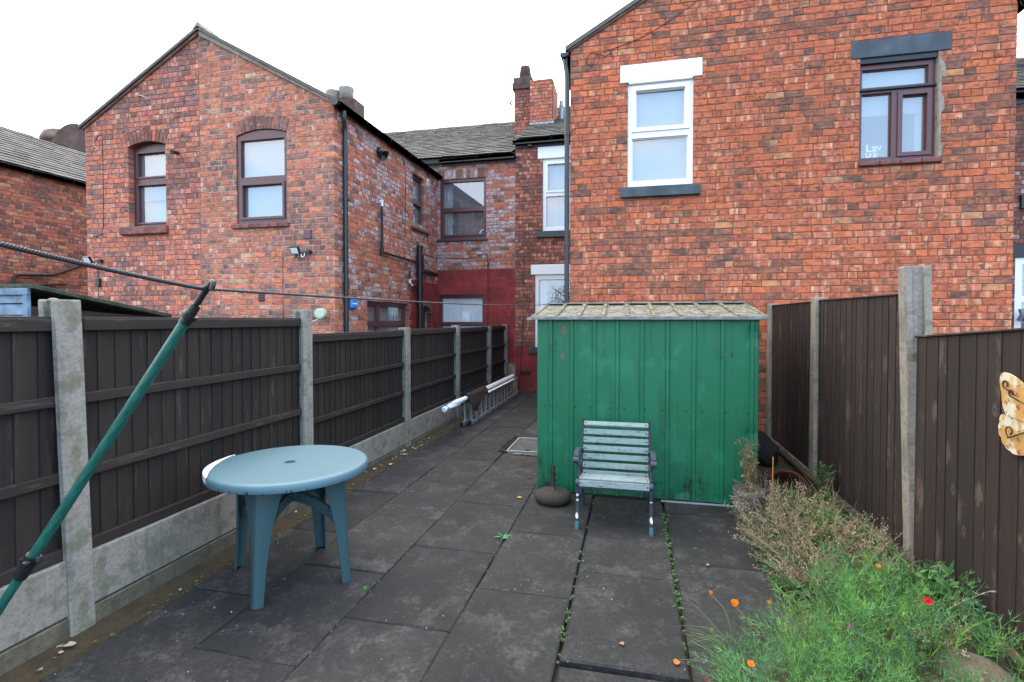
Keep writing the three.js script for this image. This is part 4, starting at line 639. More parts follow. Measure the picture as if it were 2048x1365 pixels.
{
  const h = thing('terraced_house', 'grey brick house just in view at the right edge, with a white window', 'house', [8, 0, -DM]);
  const W = { u0: 6.83, u1: 8.0, v0: 1.0, v1: 2.72 }, x0 = 4.24, x1 = 11.5, ye = 5.6;
  const wall = wallSlab(h, TM, [[x0, -0.1], [x1, -0.1], [x1, ye], [x0, ye]], [rectPath(W.u0, W.v0, W.u1, W.v1)], 0.24, M.mortarDark); shell(h, x0, x1, ye, M.mortarDark);
  layBricks({ T: TM, wall, v0: 1.2, v1: ye - 0.02, left: () => 6.3, right: () => 9.2, openings: [W, { u0: 6.7, u1: 8.2, v0: 2.72, v1: 2.95 }], most: 40, score: (u, v) => -Math.hypot(u - 6.8, v - 4), tint: 0.72, pick: () => weighted('brown', 4, 'plum', 4, 'salt', 1.4, 'kiss', 1) });
  block('lintel', h, M.blackPlastic, 6.7, 2.72, -0.1, 8.2, 2.95, 0.02, 0.006, TM);
  windowIn(h, TM, { ...W, recess: 0.02, mat: M.whiteUpvc, panes: [{ u0: 6.95, u1: 7.4, v0: 2.0, v1: 2.6 }, { u0: 7.5, u1: 7.9, v0: 2.0, v1: 2.6 }, { u0: 6.95, u1: 7.9, v0: 1.1, v1: 1.9 }] });
  mainRoof(h, x0 + 0.02, x1, 5.7, 30); gutterPart(h, [x0, 5.66, -DM + 0.1], [x1, 5.66, -DM + 0.1], 0.065); block('fascia', h, M.blackPlastic, x0, 5.5, 0.002, x1, 5.62, 0.03, 0.004, TM);
  block('alarm_box', h, M.blackPlastic, 6.87, 3.6, 0, 7.0, 3.85, 0.06, 0.006, TM);
  const l = thing('laundry', 'white crumpled cloth hanging below the white window at the right edge', 'cloth', [6.95, 1.6, -DM + 0.25]); const b = new MB(TM); for (let i = 0; i < 9; i++) b.tube([[6.78 + i * 0.05, 1.78 - rr(0, 0.05), 0.22 + rr(-0.03, 0.03)], [6.8 + i * 0.05 + rr(-0.04, 0.04), 1.68, 0.26], [6.79 + i * 0.05 + rr(-0.05, 0.05), 1.56, 0.24 + rr(-0.03, 0.03)]], 0.035, 8, 7); b.build('cloth', M.blind, l);
}
{
  const h = thing('house_wing', 'shaded red brick side wall with slate roof at the far left', 'house', [-15.3, 0, -DH]);
  const x0 = -17.7, x1 = -12.9, ye = 4.87, yc = 6.3;
  const wall = wallSlab(h, TF, [[DH + 0.24, -0.1], [DM, -0.1], [DM, ye], [DH + 0.24, ye]], [], 0.24, M.mortarBrown);
  layBricks({ T: TF, wall, v0: 1.4, v1: ye - 0.01, left: () => DH + 0.106, right: () => DM - 0.004, most: 180, header: 4, score: u => -u, tint: 0.9, pick: (u, v) => (zone(u, v, 411, 2) > 0.5 ? weighted('brown', 3, 'plain', 4, 'plum', 1) : weighted('plain', 4, 'buff', 2, 'kiss', 2, 'brown', 2)) });
  const wf = wallSlab(h, TR, [[x0, -0.1], [x1, -0.1], [x1, ye], [-15.3, yc], [x0, ye]], [], 0.24, M.mortarBrown); layBricks({ T: TR, wall: wf, v0: 1.0, v1: yc, left: v => (v > ye ? -15.3 - (yc - v) / ((yc - ye) / 2.4) : x0), right: v => (v > ye ? -15.3 + (yc - v) / ((yc - ye) / 2.4) : x1 + 0.006), cutEnds: 'right', most: 0, header: 4, pick: () => weighted('plain', 4, 'kiss', 3, 'plum', 1.5, 'brown', 1.5) }); block('wall', h, M.mortarBrown, x0, -0.1, -DM, x0 + 0.2, ye, -DH - 0.24, 0);
  const roof = gableRoof(h, x0, -15.3, x1, ye + 0.01, yc + 0.01, ye + 0.01, -DM - 3.5, -DH + 0.06, 0.1, 0.05, M.slate), L = Math.hypot(2.4, yc - ye), k = (yc - ye) / 2.4;
  slates(roof, [x1 + 0.11, ye + 0.05 - 0.1 * k, -DH], [0, 0, -1], [-2.4 / L, (yc - ye) / L, 0], [(yc - ye) / L, 2.4 / L, 0], 7.5, L + 0.1, 0.19, 0.3, 160, [0.98, 0.94, 0.9], [0.8, 0.8, 0.82]);
  gutterPart(h, [x1 + 0.09, ye - 0.03, -DH + 0.05], [x1 + 0.09, ye - 0.03, -DM + 0.05], 0.075);
  const p = new MB(TF); p.pipe([[8.4, 2.2, 0.08], [8.45, 2.54, 0.08], [9.2, 2.6, 0.08], [9.7, 2.82, 0.06], [10.1, 3.05, 0.05]], 0.035, 10); p.pipe([[8.5, 2.3, 0.06], [9.5, 2.42, 0.05]], 0.022, 8); p.box(8.3, 2.18, 0, 8.75, 2.27, 0.12, 0.01); p.build('waste_pipe', M.blackPlastic, h);
}
{
  const h = thing('chimney', 'broad brick chimney stack with a rounded top behind the far left roof', 'chimney', [-19, 5.5, -14.2]);
  const b = new MB(); b.box(-20.3, 5.5, -15.0, -17.6, 7.75, -14.006, 0).build('stack', M.mortarDark, h); layBricks({ T: frameZ(-14.006), wall: h, v0: 6.4, v1: 7.7, left: () => -20.3, right: () => -17.6, most: 0, pick: () => weighted('brown', 4, 'plum', 4, 'salt', 1) });
  const v = new MB(); v.geo(new THREE.CylinderGeometry(0.98, 0.98, 1.05, 24, 1, false, -Math.PI / 2, Math.PI), new THREE.Matrix4().makeTranslation(-18.55, 7.25, -14.5).multiply(new THREE.Matrix4().makeRotationX(-Math.PI / 2))); v.build('cap', M.mortarDark, h); new MB().lathe([[0, 0], [0.5, 0], [0.52, 0.2], [0.4, 0.45], [0.2, 0.55], [0, 0.56]], 14, [-19.85, 7.75, -14.5]).build('chimney_pot', M.mortarBrown, h);
}
// ---------------------------------------------------------------- ground, paving, beds
{
  const g = new MB(); g.poly([[-300, -0.09, 300], [300, -0.09, 300], [300, -0.09, -300], [-300, -0.09, -300]]); tag(g.build('ground', M.soil), 'bare earth under and beyond the yards', null, null, 'structure');
  const base = new MB(); base.poly([[-2.6, -0.045, 3], [1.75, -0.045, 3], [1.75, -0.045, -DM], [-2.6, -0.045, -DM]]); const patio = tag(base.build('patio', M.soil), 'yard paved with dark worn concrete slabs', null, null, 'structure');
  const X = [-2.53, -2.065, -1.49, -0.89, -0.33, 0.262, 0.86], gaps = [0.002, 0.002, 0.003, 0.004, 0.008, 0.009, 0.006];
  const anchor = [-2.55, -2.955, -2.47, -2.9, -2.372, -2.62], pitch = [0.9, 0.885, 0.9, 0.86, 0.885, 0.9];
  for (let c = 0; c < 6; c++) for (let k = -4; k < 11; k++) {
    let z1 = anchor[c] - k * pitch[c], z0 = z1 - pitch[c]; if (z1 > 2.4 || z1 < -DM + 0.05) continue; if (c === 5 && z0 > -2.3) continue; z0 = Math.max(z0, -DM + 0.01) + (c === 4 && k === -1 ? 0.012 : 0.002); z1 -= c === 4 && k === 0 ? 0.008 : 0.002;
    const x0 = X[c] + gaps[c], x1 = X[c + 1] - gaps[c + 1], gz = c === 4 && k === 0 ? 0.02 : 0.002;
    const b = new MB(), t = rr(0.74, 1.2), h = rr(-0.004, 0.004) + (c === 4 && k === -1 ? -0.012 : 0) + (c === 3 ? 0.006 : 0), tx = rr(-0.006, 0.006), tz = rr(-0.004, 0.004); b.col = [t * 1.02, t, t * 0.985]; b.uo = [rr(0, 5), rr(0, 5)];
    const xm = (x0 + x1) / 2, zm = (z0 + z1) / 2, n = 8, wob = e => rr(-0.0022, 0.0022);
    // top with slightly ragged arrises, sides down to the bed
    const tilt = (x, y, z) => [x, y + h + (x - xm) * tx + (z - zm) * tz, z], rim = [], inn = [], per = [[x0, z1], [x1, z1], [x1, z0], [x0, z0]];
    for (let e = 0; e < 4; e++) { const [ax, az] = per[e], [bx, bz] = per[(e + 1) % 4]; for (let i = 0; i < n; i++) { const f = i / n, x = lerp(ax, bx, f), z = lerp(az, bz, f), w = i ? wob() : 0; const px = x + (e % 2 ? w : 0), pz = z + (e % 2 ? 0 : w), q = 0.006 + rr(0, 0.004); rim.push(tilt(px, -q * 0.7, pz)); inn.push(tilt(clamp(px, x0 + q, x1 - q), 0, clamp(pz, z0 + q, z1 - q))); } }
    b.poly(inn, { out: [xm, -1, zm] });
    for (let i = 0; i < rim.length; i++) { const j = (i + 1) % rim.length; b.poly([inn[i], rim[i], rim[j], inn[j]], { out: [xm, -0.3, zm] }); b.poly([rim[i], [rim[i][0], -0.05, rim[i][2]], [rim[j][0], -0.05, rim[j][2]], rim[j]], { out: [xm, -0.03, zm] }); }
    b.build('slab', M.slab, patio);
  }
  // strip of dirt along the gravel boards, the bed on the right
  const strip = new MB(); for (let i = 0; i < 60; i++) { const z0 = 2 - i * 0.223, z1 = z0 - 0.223, y = q => -0.018 + 0.014 * fbm(((q * 0.37) % 1 + 1) % 1, 0.3, 8, 8, 3, 5); strip.poly([[-2.76, y(z0) + 0.02, z0], [-2.535, y(z0) - 0.012, z0], [-2.535, y(z1) - 0.012, z1], [-2.76, y(z1) + 0.02, z1]]); } tag(strip.build('dirt_strip', M.dirt), 'mossy strip of dirt between the slabs and the concrete gravel boards', null, null, 'structure');
  const bed = new MB(), edge = z => (z < -3.1 ? 0.80 + 0.06 * Math.sin(z * 3) : lerp(0.80, 0.5, clamp((z + 3.1) / 0.6))), hgt = (x, z) => -0.02 + 0.07 * sstep(0, 0.25, x - edge(z)) + 0.035 * (fbm(((x * 0.3) % 1 + 1) % 1, ((z * 0.3) % 1 + 1) % 1, 8, 8, 4, 77) - 0.4);
  for (let i = 0; i < 40; i++) for (let k = 0; k < 10; k++) { const z0 = 0.4 - i * 0.17, z1 = z0 - 0.17, P = (t, z) => { const x = lerp(edge(z), 1.75, t); return [x, hgt(x, z), z]; }; bed.poly([P(k / 10, z0), P((k + 1) / 10, z0), P((k + 1) / 10, z1), P(k / 10, z1)]); } tag(bed.build('flower_bed', M.soil), 'raised soil bed along the right fence', null, null, 'structure');
}
// ---------------------------------------------------------------- left fence
function hPost(x, z, y0, y1, faceX, lean = [0, 0], parent, m = M.concrete, big = 1) {          // H-section concrete post, front towards faceX
  const w = 0.062, d = 0.055, g = 0.026, b = new MB(), pts = [[-d, -w], [d, -w], [d, w - 0], [-d, w]];
  const s = polyShape([[-d, -w], [-0.024, -w], [-0.024, -w + g], [0.024, -w + g], [0.024, -w], [d - 0.006, -w], [d, -w + 0.006], [d, w - 0.006], [d - 0.006, w], [0.024, w], [0.024, w - g], [-0.024, w - g], [-0.024, w], [-d, w]]);
  b.uo = [rr(0, 2), rr(0, 2)];
  const k = new THREE.ExtrudeGeometry(s, { depth: y1 - y0, bevelEnabled: true, bevelSize: 0.004, bevelThickness: 0.008, bevelSegments: 1, bevelOffset: -0.004, steps: 6 });
  const P = k.attributes.position, U = k.attributes.uv; for (let i = 0; i < P.count; i++) { const t = (P.getZ(i)) / (y1 - y0), j = 0.0025 * (hash(Math.round(P.getZ(i) * 50), Math.round(P.getX(i) * 90 + P.getY(i) * 170), 5) - 0.5); const px = P.getX(i) * faceX * big + j, pz = -faceX * P.getY(i) * (big > 1 ? 0.66 : 1); U.setXY(i, px + pz + b.uo[0], P.getZ(i) + b.uo[1]); P.setXYZ(i, x + px + lean[0] * t, y0 + P.getZ(i), z + pz + lean[1] * t); } 
  k.computeVertexNormals(); b.geo(k); return b.build('fence_post', m, parent);
}
{
  const f = thing('fence', 'dark brown panel fence with concrete posts and gravel boards down the left side', 'fence', [-2.76, 0, -5.5]), fx = -2.765;
  const Z = [0.03, -2.065, -3.97, -6.02, -7.95, -9.86, -11.28], tops = [1.66, 1.672, 1.658, 1.474, 1.484, 1.44, 1.466], pt = [1.595, 1.595, 1.455, 1.458, 1.445, 1.45];
  for (let i = 0; i < 7; i++) hPost(fx, Z[i], -0.1, tops[i], 1, i === 1 ? [0.0, 0.05] : [rr(-0.01, 0.01), rr(-0.008, 0.008)], f);
  new MB().geo(new THREE.SphereGeometry(0.022, 10, 8).scale(1.3, 0.6, 1), new THREE.Matrix4().makeTranslation(fx - 0.01, 1.675, -1.99)).build('pebble', M.concrete, f);
  for (let i = 0; i < 6; i++) {
    const za = Z[i] - 0.045, zb = Z[i + 1] + 0.045, top = pt[i], bot = 0.385 - (i > 1 ? 0.07 : 0), panel = sub('fence_panel', f), low = i > 1 ? 0.04 : 0.10;
    const n = i < 2 ? 19 : 21, pw = (za - zb) / n;
    for (let k = 0; k < n; k++) {
      const b = new MB(), t = rr(0.66, 1.2); b.col = [t, t * 0.99, t * 0.98]; b.swap = true; b.uo = [rr(0, 3), rr(0, 3)];
      const z0 = za - k * pw, z1 = z0 - pw - 0.012, x0 = fx - 0.012, tl = rr(-0.004, 0.004), cup = rr(-0.002, 0.003);
      // feather edge: thick at one side, thin at the other
      const a = [[x0 + 0.004 + cup, z0 - 0.0015], [x0 - 0.004, z1], [x0 - 0.008, z1], [x0 - 0.012, z0 - 0.0015]], lo = a.map(q => [q[0], bot + rr(0, 0.004), q[1]]), hi = a.map(q => [q[0], top - 0.02, q[1] + tl]), c = [x0 - 0.004, 1, (z0 + z1) / 2];
      for (let e = 0; e < 4; e++) b.poly([lo[e], lo[(e + 1) % 4], hi[(e + 1) % 4], hi[e]], { out: c }); b.poly(hi, { out: c }); b.poly(lo, { out: c });
      b.build('board', M.wood, panel);
    }
    const rail = (y, h, name, d = 0.03) => { const b = new MB(), t = rr(0.95, 1.2); b.col = [t, t, t]; b.uo = [rr(0, 3), rr(0, 3)]; const sag = rr(-0.008, 0.008); b.box(fx - 0.006, y - h / 2, zb, fx - 0.006 + d, y + h / 2, za, 0.004, q => [q[0], q[1] + sag * Math.sin(((q[2] - za) / (zb - za)) * 3.14), q[2]]); b.build(name, M.wood, panel); };
    if (i < 2) { rail(1.555, 0.062, 'rail'); rail(1.178, 0.052, 'rail'); rail(0.798, 0.052, 'rail'); rail(bot + 0.03, 0.055, 'rail'); } else { rail(top - 0.045, 0.06, 'rail'); rail(1.03, 0.045, 'rail'); rail(0.68, 0.045, 'rail'); rail(bot + 0.03, 0.05, 'rail'); }
    { const b = new MB(); b.col = [1.25, 1.22, 1.15]; b.uo = [rr(0, 3), 0]; b.box(fx - 0.03, top - 0.014, zb, fx + 0.018, top, za, 0.003); b.build('cap_rail', M.wood, panel); }
    const gb = (y0, y1, x, m = M.concrete) => { const b = new MB(); b.uo = [rr(0, 3), rr(0, 3)]; b.box(x - 0.05, y0, zb, x, y1, za, 0.006, q => [q[0] + 0.004 * Math.sin(q[2] * 2), q[1], q[2]]); b.build('gravel_board', m, f); };
    gb(low + 0.004, bot - 0.002, fx + 0.038); gb(-0.15, low - 0.004, fx + 0.042, M.concreteMossy);
  }
}
// ---------------------------------------------------------------- right fence on its low stone wall
{
  const f = thing('fence', 'dark brown boarded fence with a leaning concrete post along the right side', 'fence', [1.68, 0, -4.4]), fx = 1.69;
  hPost(fx, -7.0, -0.1, 1.77, -1, [0.0, 0], f); hPost(fx, -5.36, -0.1, 1.78, -1, [0, 0], f); const lp = hPost(1.742, -3.675, -0.1, 1.9, -1, [-0.06, 0.0], f, M.concrete, 1.3); lp.userData.label = 'tall leaning concrete post rising above the panels'; hPost(fx + 0.05, -1.75, -0.1, 1.75, -1, [0, 0], f);
  const panels = [[-5.40, -6.96, 0.13, 1.752, 1.752, 15, fx], [-3.69, -5.32, 0.12, 1.742, 1.757, 16, fx], [-1.8, -3.63, 0.06, 1.605, 1.475, 17, 1.69]];
  for (const [za, zb, bot, ta, tb, n, x] of panels) {
    const panel = sub('fence_panel', f), pw = (za - zb) / n, cut = [za]; for (let k = 1; k < n; k++) cut.push(za - (k + rr(-0.16, 0.16)) * pw); cut.push(zb);
    for (let k = 0; k < n; k++) {
      const b = new MB(), t = rr(0.8, 1.3); b.col = [t, t * 0.98, t * 0.96]; b.swap = true; b.uo = [rr(0, 3), rr(0, 3)];
      const z0 = cut[k] + 0.010, z1 = cut[k + 1], tp = z => lerp(ta, tb, (z - za) / (zb - za)) - 0.006, ln = rr(-0.003, 0.003), lift = rr(0, 0.002);
      const a = [[x - 0.012 - lift, z0], [x - 0.007 - lift, z1], [x - 0.002, z1], [x + 0.002, z0]], c = [x - 0.006, 1, (z0 + z1) / 2], lo = a.map(q => [q[0], bot, q[1]]), hi = a.map(q => [q[0], tp(q[1]), q[1] + ln]);
      for (let e = 0; e < 4; e++) b.poly([lo[e], lo[(e + 1) % 4], hi[(e + 1) % 4], hi[e]], { out: c }); b.poly(hi, { out: c }); b.poly(lo, { out: c }); b.build('board', M.woodScuff, panel);
    }
    const cap = new MB(); cap.col = [1.2, 1.15, 1.1]; cap.box(x - 0.022, 0, zb, x + 0.03, 0.012, za, 0.003, q => [q[0], q[1] + lerp(ta, tb, (q[2] - za) / (zb - za)) - 0.005, q[2]]); cap.build('cap_rail', M.woodScuff, panel);
    for (const y of [0.3, 0.85, 1.35]) { const r = new MB(); r.box(x + 0.003, y, zb, x + 0.035, y + 0.045, za, 0.003).build('rail', M.woodScuff, panel); }
  }
  const w = thing('stone_wall', 'low mossy stone wall under the right fence behind the dried flowers', 'wall', [1.62, 0, -4.5]); const core = new MB(); core.box(1.625, -0.2, -7.05, 1.735, 0.1, -1.6, 0).build('mortar', M.mortarDark, w);
  for (let c = 0; c < 4; c++) for (let z = -3.4 - (c % 2) * 0.1; z > -7; ) { const L = rr(0.14, 0.28), b = new MB(), t = rr(0.55, 0.95); b.uo = [rr(0, 2), rr(0, 2)]; const y0 = -0.12 + c * 0.065, d = rr(0, 0.015); b.box(1.60 - d, y0 + 0.004, z - L + 0.008, 1.66, y0 + 0.06, z, 0.012, q => [q[0] + 0.006 * Math.sin(q[2] * 31 + q[1] * 60), q[1] + 0.006 * Math.sin(q[2] * 17), q[2]]); b.build('stone', M.stone, w); z -= L; }
}
// ---------------------------------------------------------------- green metal shed
mat('fascia', { map: rep(mottle, 0.3), color: 0xbcbdb6, roughness: 0.5 }); mat('rib', { map: rep(lichenT, 0.7), color: 0xf6f2e6, roughness: 0.8 }); mat('darkGap', { color: 0x10120f, roughness: 0.9 });
{
  const x0 = -0.845, x1 = 1.03, zf = -4.69, zb = -6.37, s = thing('garden_shed', 'green ribbed metal shed with a lichen covered low roof', 'shed', [0.09, 0, -5.53]);
  const ribs = [-0.722, -0.53, -0.33, -0.128, 0.083, 0.298, 0.515, 0.743, 0.975], edges = [x0, ...ribs, x1];
  const panel = (T, a, b, u0, v0, v1, rib, dents) => {              // flat pan with a raised rib at its left edge
    const m = new MB(T), rw = 0.019, n = 5, k = 26, us = [a + (rib ? rw : 0)]; for (let i = 1; i <= n; i++) us.push(lerp(a + (rib ? rw : 0), b - rw, i / n));
    const prof = rib ? [[a - rw, 0], [a - rw + 0.006, 0.014], [a + rw - 0.006, 0.014]] : []; const P = [...prof, ...us.map(u => [u, 0])]; if (!rib) P[0] = [a, 0];
    const dz = (u, v) => { let d = 0.0035 * (fbm(((u * 0.31) % 1 + 1) % 1, v * 0.3, 5, 5, 3, 443) - 0.5); for (const [p, q, r, h] of dents) d -= h * Math.exp(-((u - p) ** 2 + (v - q) ** 2) / (r * r)); return d; };
    const verts = P.map(([u, w]) => { const c = []; for (let j = 0; j <= k; j++) { const v = lerp(v0, v1, j / k); c.push([u, v, w + (w > 0 ? 0 : dz(u, v)) + (w > 0 ? dz(u, v) * 0.5 : 0)]); } return c; });
    for (let i = 0; i + 1 < P.length; i++) for (let j = 0; j < k; j++) { const q = [verts[i][j], verts[i + 1][j], verts[i + 1][j + 1], verts[i][j + 1]], uv = q.map(r => [(r[0] - u0), r[1]]); m.poly([q[0], q[1], q[2]], { uv: [uv[0], uv[1], uv[2]] }); m.poly([q[0], q[2], q[3]], { uv: [uv[0], uv[2], uv[3]] }); }
    const o = m.build('wall_panel', M.shed, s), g = o.geometry; return o;
  };
  const TFn = frameZ(zf), dents = [[0.42, 0.09, 0.05, 0.012], [0.49, 0.12, 0.03, 0.01], [0.98, 0.62, 0.05, 0.014], [1.0, 1.45, 0.06, 0.02], [-0.2, 0.95, 0.12, 0.004], [0.2, 1.2, 0.2, 0.004]];
  for (let i = 0; i + 1 < edges.length; i++) panel(TFn, edges[i], i + 2 < edges.length ? edges[i + 1] : x1 + 0.016, x0, 0.02, 1.6, i > 0, dents);
  const TL = q => [x0 - q[2], q[1], q[0]], TRt = q => [x1 + q[2], q[1], -q[0]];
  for (let i = 0; i < 8; i++) { panel(TL, lerp(zb, zf, i / 8), lerp(zb, zf, (i + 1) / 8), zb, 0.02, 1.6, i > 0, []); panel(TRt, lerp(-zf, -zb, i / 8), lerp(-zf, -zb, (i + 1) / 8), -zf, 0.02, 1.6, i > 0, []); }
  new MB().box(x0, 0.02, zb, x1, 1.6, zb + 0.01, 0).build('wall_panel', M.shed, s);
  for (const x of [x0 + 0.004, x1 - 0.004]) { const g = new MB(); g.poly([[x, 1.58, zf], [x, 1.58, zb], [x, 1.73, (zf + zb) / 2]]); g.build('gable_panel', M.shed, s); }
  const sc = new MB(); for (const x of [-0.775, -0.722, -0.665, -0.495, -0.365, -0.19, -0.128, -0.065, 0.11, 0.255, 0.45, 0.515, 0.585, 0.77, 0.945]) sc.geo(new THREE.SphereGeometry(0.006, 8, 6), new THREE.Matrix4().makeTranslation(x, 0.795, zf + (ribs.some(r => Math.abs(r - x) < 0.01) ? 0.012 : 0.002))); sc.build('screws', M.darkGap, s);
  const bt = new MB(); bt.box(x0 - 0.005, -0.03, zb, x1 + 0.005, 0.022, zf + 0.006, 0.003); bt.build('base_rail', M.darkGap, s); new MB().box(0.25, 0.0, zf + 0.006, x1 + 0.01, 0.012, zf + 0.03, 0.002).build('base_lip', M.lead, s);
  // roof: two pans with raised ribs, white edge trim, dark gap under the ridge capping
  const xe0 = -0.885, xe1 = 1.075, ze = -4.645, zr = -5.53, ye = 1.606, yr = 1.735, rs = [-0.69, -0.485, -0.27, -0.06, 0.165, 0.385, 0.615, 0.845], yy = z => lerp(ye, yr, (z - ze) / (zr - ze));
  const roof = sub('roof', s); const pan = new MB(); pan.poly([[xe0, ye, ze], [xe1, ye, ze], [xe1, yr, zr], [xe0, yr, zr]]); pan.poly([[xe0, ye, 2 * zr - ze], [xe1, ye, 2 * zr - ze], [xe1, yr, zr], [xe0, yr, zr]]); pan.poly([[xe0, ye - 0.02, ze], [xe1, ye - 0.02, ze], [xe1, yr - 0.02, zr], [xe0, yr - 0.02, zr]]); pan.build('roof_sheet', M.lichen, roof);
  for (const x of rs) { const b = new MB(); b.uo = [rr(0, 1), rr(0, 1)]; b.bar([x + 0.02, yy(ze) + 0.006, ze + 0.012], [x, yy(zr) + 0.004, zr + 0.03], 0.034, 0.02, 0.004); b.build('roof_rib', M.rib, roof); const b2 = new MB(); b2.bar([x, ye + 0.006, 2 * zr - ze], [x, yr + 0.004, zr - 0.03], 0.03, 0.014, 0.004).build('roof_rib', M.rib, roof); }
  new MB().box(xe0 - 0.01, ye - 0.026, ze, xe1 + 0.01, ye + 0.006, ze + 0.014, 0.003).build('eave_trim', M.fascia, roof);
  { const b = new MB(); b.poly([[xe0 - 0.05, ye - 0.028, ze + 0.01], [xe0, ye - 0.026, ze + 0.015], [xe0, ye + 0.002, ze + 0.015], [xe0 - 0.04, ye + 0.004, ze + 0.0]]); b.build('bent_trim', M.lichen, roof); }
  for (const x of [xe0, xe1]) new MB().bar([x, ye - 0.005, ze], [x, yr - 0.002, zr], 0.03, 0.028, 0.004).bar([x, ye - 0.005, 2 * zr - ze], [x, yr - 0.002, zr], 0.03, 0.028, 0.004).build('verge_trim', M.rib, roof);
  const rc = new MB(); rc.box(xe0 - 0.005, yr + 0.012, zr - 0.05, xe1 + 0.005, yr + 0.022, zr + 0.045, 0.003).build('ridge_cap', M.fascia, roof); const gp = [xe0, ...rs, xe1]; for (let i = 0; i + 1 < gp.length; i++) new MB().box(gp[i] + 0.03, yr - 0.008, zr + 0.0, gp[i + 1] - 0.03, yr + 0.0115, zr + 0.038, 0).build('gap_shade', M.darkGap, roof);  // dark blocks paint the shade in the gaps under the capping
}
// ---------------------------------------------------------------- table
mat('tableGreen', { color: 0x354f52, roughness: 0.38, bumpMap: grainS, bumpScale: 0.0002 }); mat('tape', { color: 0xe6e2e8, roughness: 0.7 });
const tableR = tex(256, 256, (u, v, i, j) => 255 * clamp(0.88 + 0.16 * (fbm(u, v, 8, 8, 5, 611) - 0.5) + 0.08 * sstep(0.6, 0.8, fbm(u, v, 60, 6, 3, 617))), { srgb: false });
mat('tableTop', { color: 0x4f6d75, roughness: 0.58, roughnessMap: rep(tableR, 0.7) });  // lighter than the legs: sky sheen put into the colour
{
  const C = [-2.06, 0, -2.815], t = thing('garden_table', 'round green plastic garden table with a white strip on its left edge', 'table', C), at = C, R = 0.465;
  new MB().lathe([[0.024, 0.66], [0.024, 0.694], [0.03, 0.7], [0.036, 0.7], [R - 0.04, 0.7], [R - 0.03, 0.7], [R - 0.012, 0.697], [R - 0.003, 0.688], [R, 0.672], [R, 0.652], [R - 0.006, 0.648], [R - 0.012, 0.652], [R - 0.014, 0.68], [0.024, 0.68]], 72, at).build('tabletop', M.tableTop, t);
  { const g = t.children[0].geometry, P = g.attributes.position, U = g.attributes.uv; for (let i = 0; i < P.count; i++) U.setXY(i, P.getX(i) + P.getY(i), P.getZ(i)); }
  new MB().lathe([[0, 0.66], [0.0235, 0.66]], 20, at).build('hole_shade', M.darkGap, t); new MB().lathe([[0.024, 0.7005], [0.036, 0.7005], [0.038, 0.6985]], 28, at).build('hole_ring', M.tableGreen, t);  // dark disc paints the shade inside the hole
  for (let i = 0; i < 4; i++) {
    const a = [1.43, -0.02, 3.14, 4.62][i], d = [Math.cos(a), Math.sin(a)], g = [-d[1], d[0]], b = new MB(), n = 14, ring = k => { const y = lerp(0, 0.682, k), r = lerp(0.405, 0.36, k), w = lerp(0.04, 0.056, k) + 0.085 * k * k * k, dep = lerp(0.03, 0.05, k) + 0.02 * k * k, th = 0.011, o = [], inn = []; for (let j = -4; j <= 4; j++) { const s = j / 4, f = Math.abs(s), pr = r - dep * Math.pow(f, 1.6); o.push([s * w, pr]); inn.push([s * (w - th * 0.6), pr - th * (1 - 0.3 * f)]); } return [...o, ...inn.reverse()].map(([s, r2]) => [at[0] + d[0] * r2 + g[0] * s, y, at[2] + d[1] * r2 + g[1] * s]); };
    let prev = ring(0); const ctr = q => [at[0] + d[0] * 0.385, q, at[2] + d[1] * 0.385];
    for (let k = 1; k <= n; k++) { const cur = ring(k / n), m = cur.length; for (let j = 0; j < m; j++) { const l = (j + 1) % m; b.poly([prev[j], prev[l], cur[l], cur[j]]); } prev = cur; }
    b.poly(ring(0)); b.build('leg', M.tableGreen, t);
  }
  for (let i = 0; i < 2; i++) { const a = [1.43, -0.02][i], a2 = [4.62, 3.14][i], b = new MB(), P = s => { const k = Math.abs(s), aa = s < 0 ? a : a2; return [at[0] + Math.cos(aa) * 0.345 * k, 0.34 + 0.14 * (1 - k * k) + (i ? 0.012 : 0), at[2] + Math.sin(aa) * 0.345 * k]; }; for (let j = 0; j < 16; j++) b.bar(P(-1 + j / 8), P(-1 + (j + 1) / 8 + 0.01), 0.024, 0.062, 0.004); b.build('brace', M.tableGreen, t); }
  const tp = new MB(), A0 = 2.12, A1 = 3.3, ch = q => { const a = lerp(A0, A1, q); return [[at[0] + Math.cos(a) * (R + 0.002), at[2] + Math.sin(a) * (R + 0.002)], [lerp(lerp(Math.cos(A0), Math.cos(A1), q), Math.cos(a), 0.5) * R * 0.99 + at[0], lerp(lerp(Math.sin(A0), Math.sin(A1), q), Math.sin(a), 0.5) * R * 0.99 + at[2]]]; };
  for (let i = 0; i < 16; i++) { const [o0, c0] = ch(i / 16), [o1, c1] = ch((i + 1) / 16), y = 0.7035 + rr(0, 0.002); tp.poly([[c0[0], y, c0[1]], [c1[0], y, c1[1]], [o1[0], y - 0.002, o1[1]], [o0[0], y - 0.002, o0[1]]]); tp.poly([[o0[0], y - 0.002, o0[1]], [o1[0], y - 0.002, o1[1]], [o1[0] * 1, 0.668, o1[1]], [o0[0], 0.668, o0[1]]]); } tp.build('edging_strip', M.tape, t).userData.label = 'white strip along the edge';
  const dr = new MB(); for (let i = 0; i < 16; i++) { const a = 0.75 + rr(0, 1.1), h = rr(0.006, 0.02); dr.box(-0.0018, 0.65, -0.0005, 0.0018, 0.65 + h, 0.0008, 0, q => { const r = R + 0.0006 + q[2], aa = a + q[0] / R; return [at[0] + Math.cos(aa) * r, q[1], at[2] + Math.sin(aa) * r]; }); } dr.build('stain', M.darkGap, t).userData.kind = 'stuff';
}
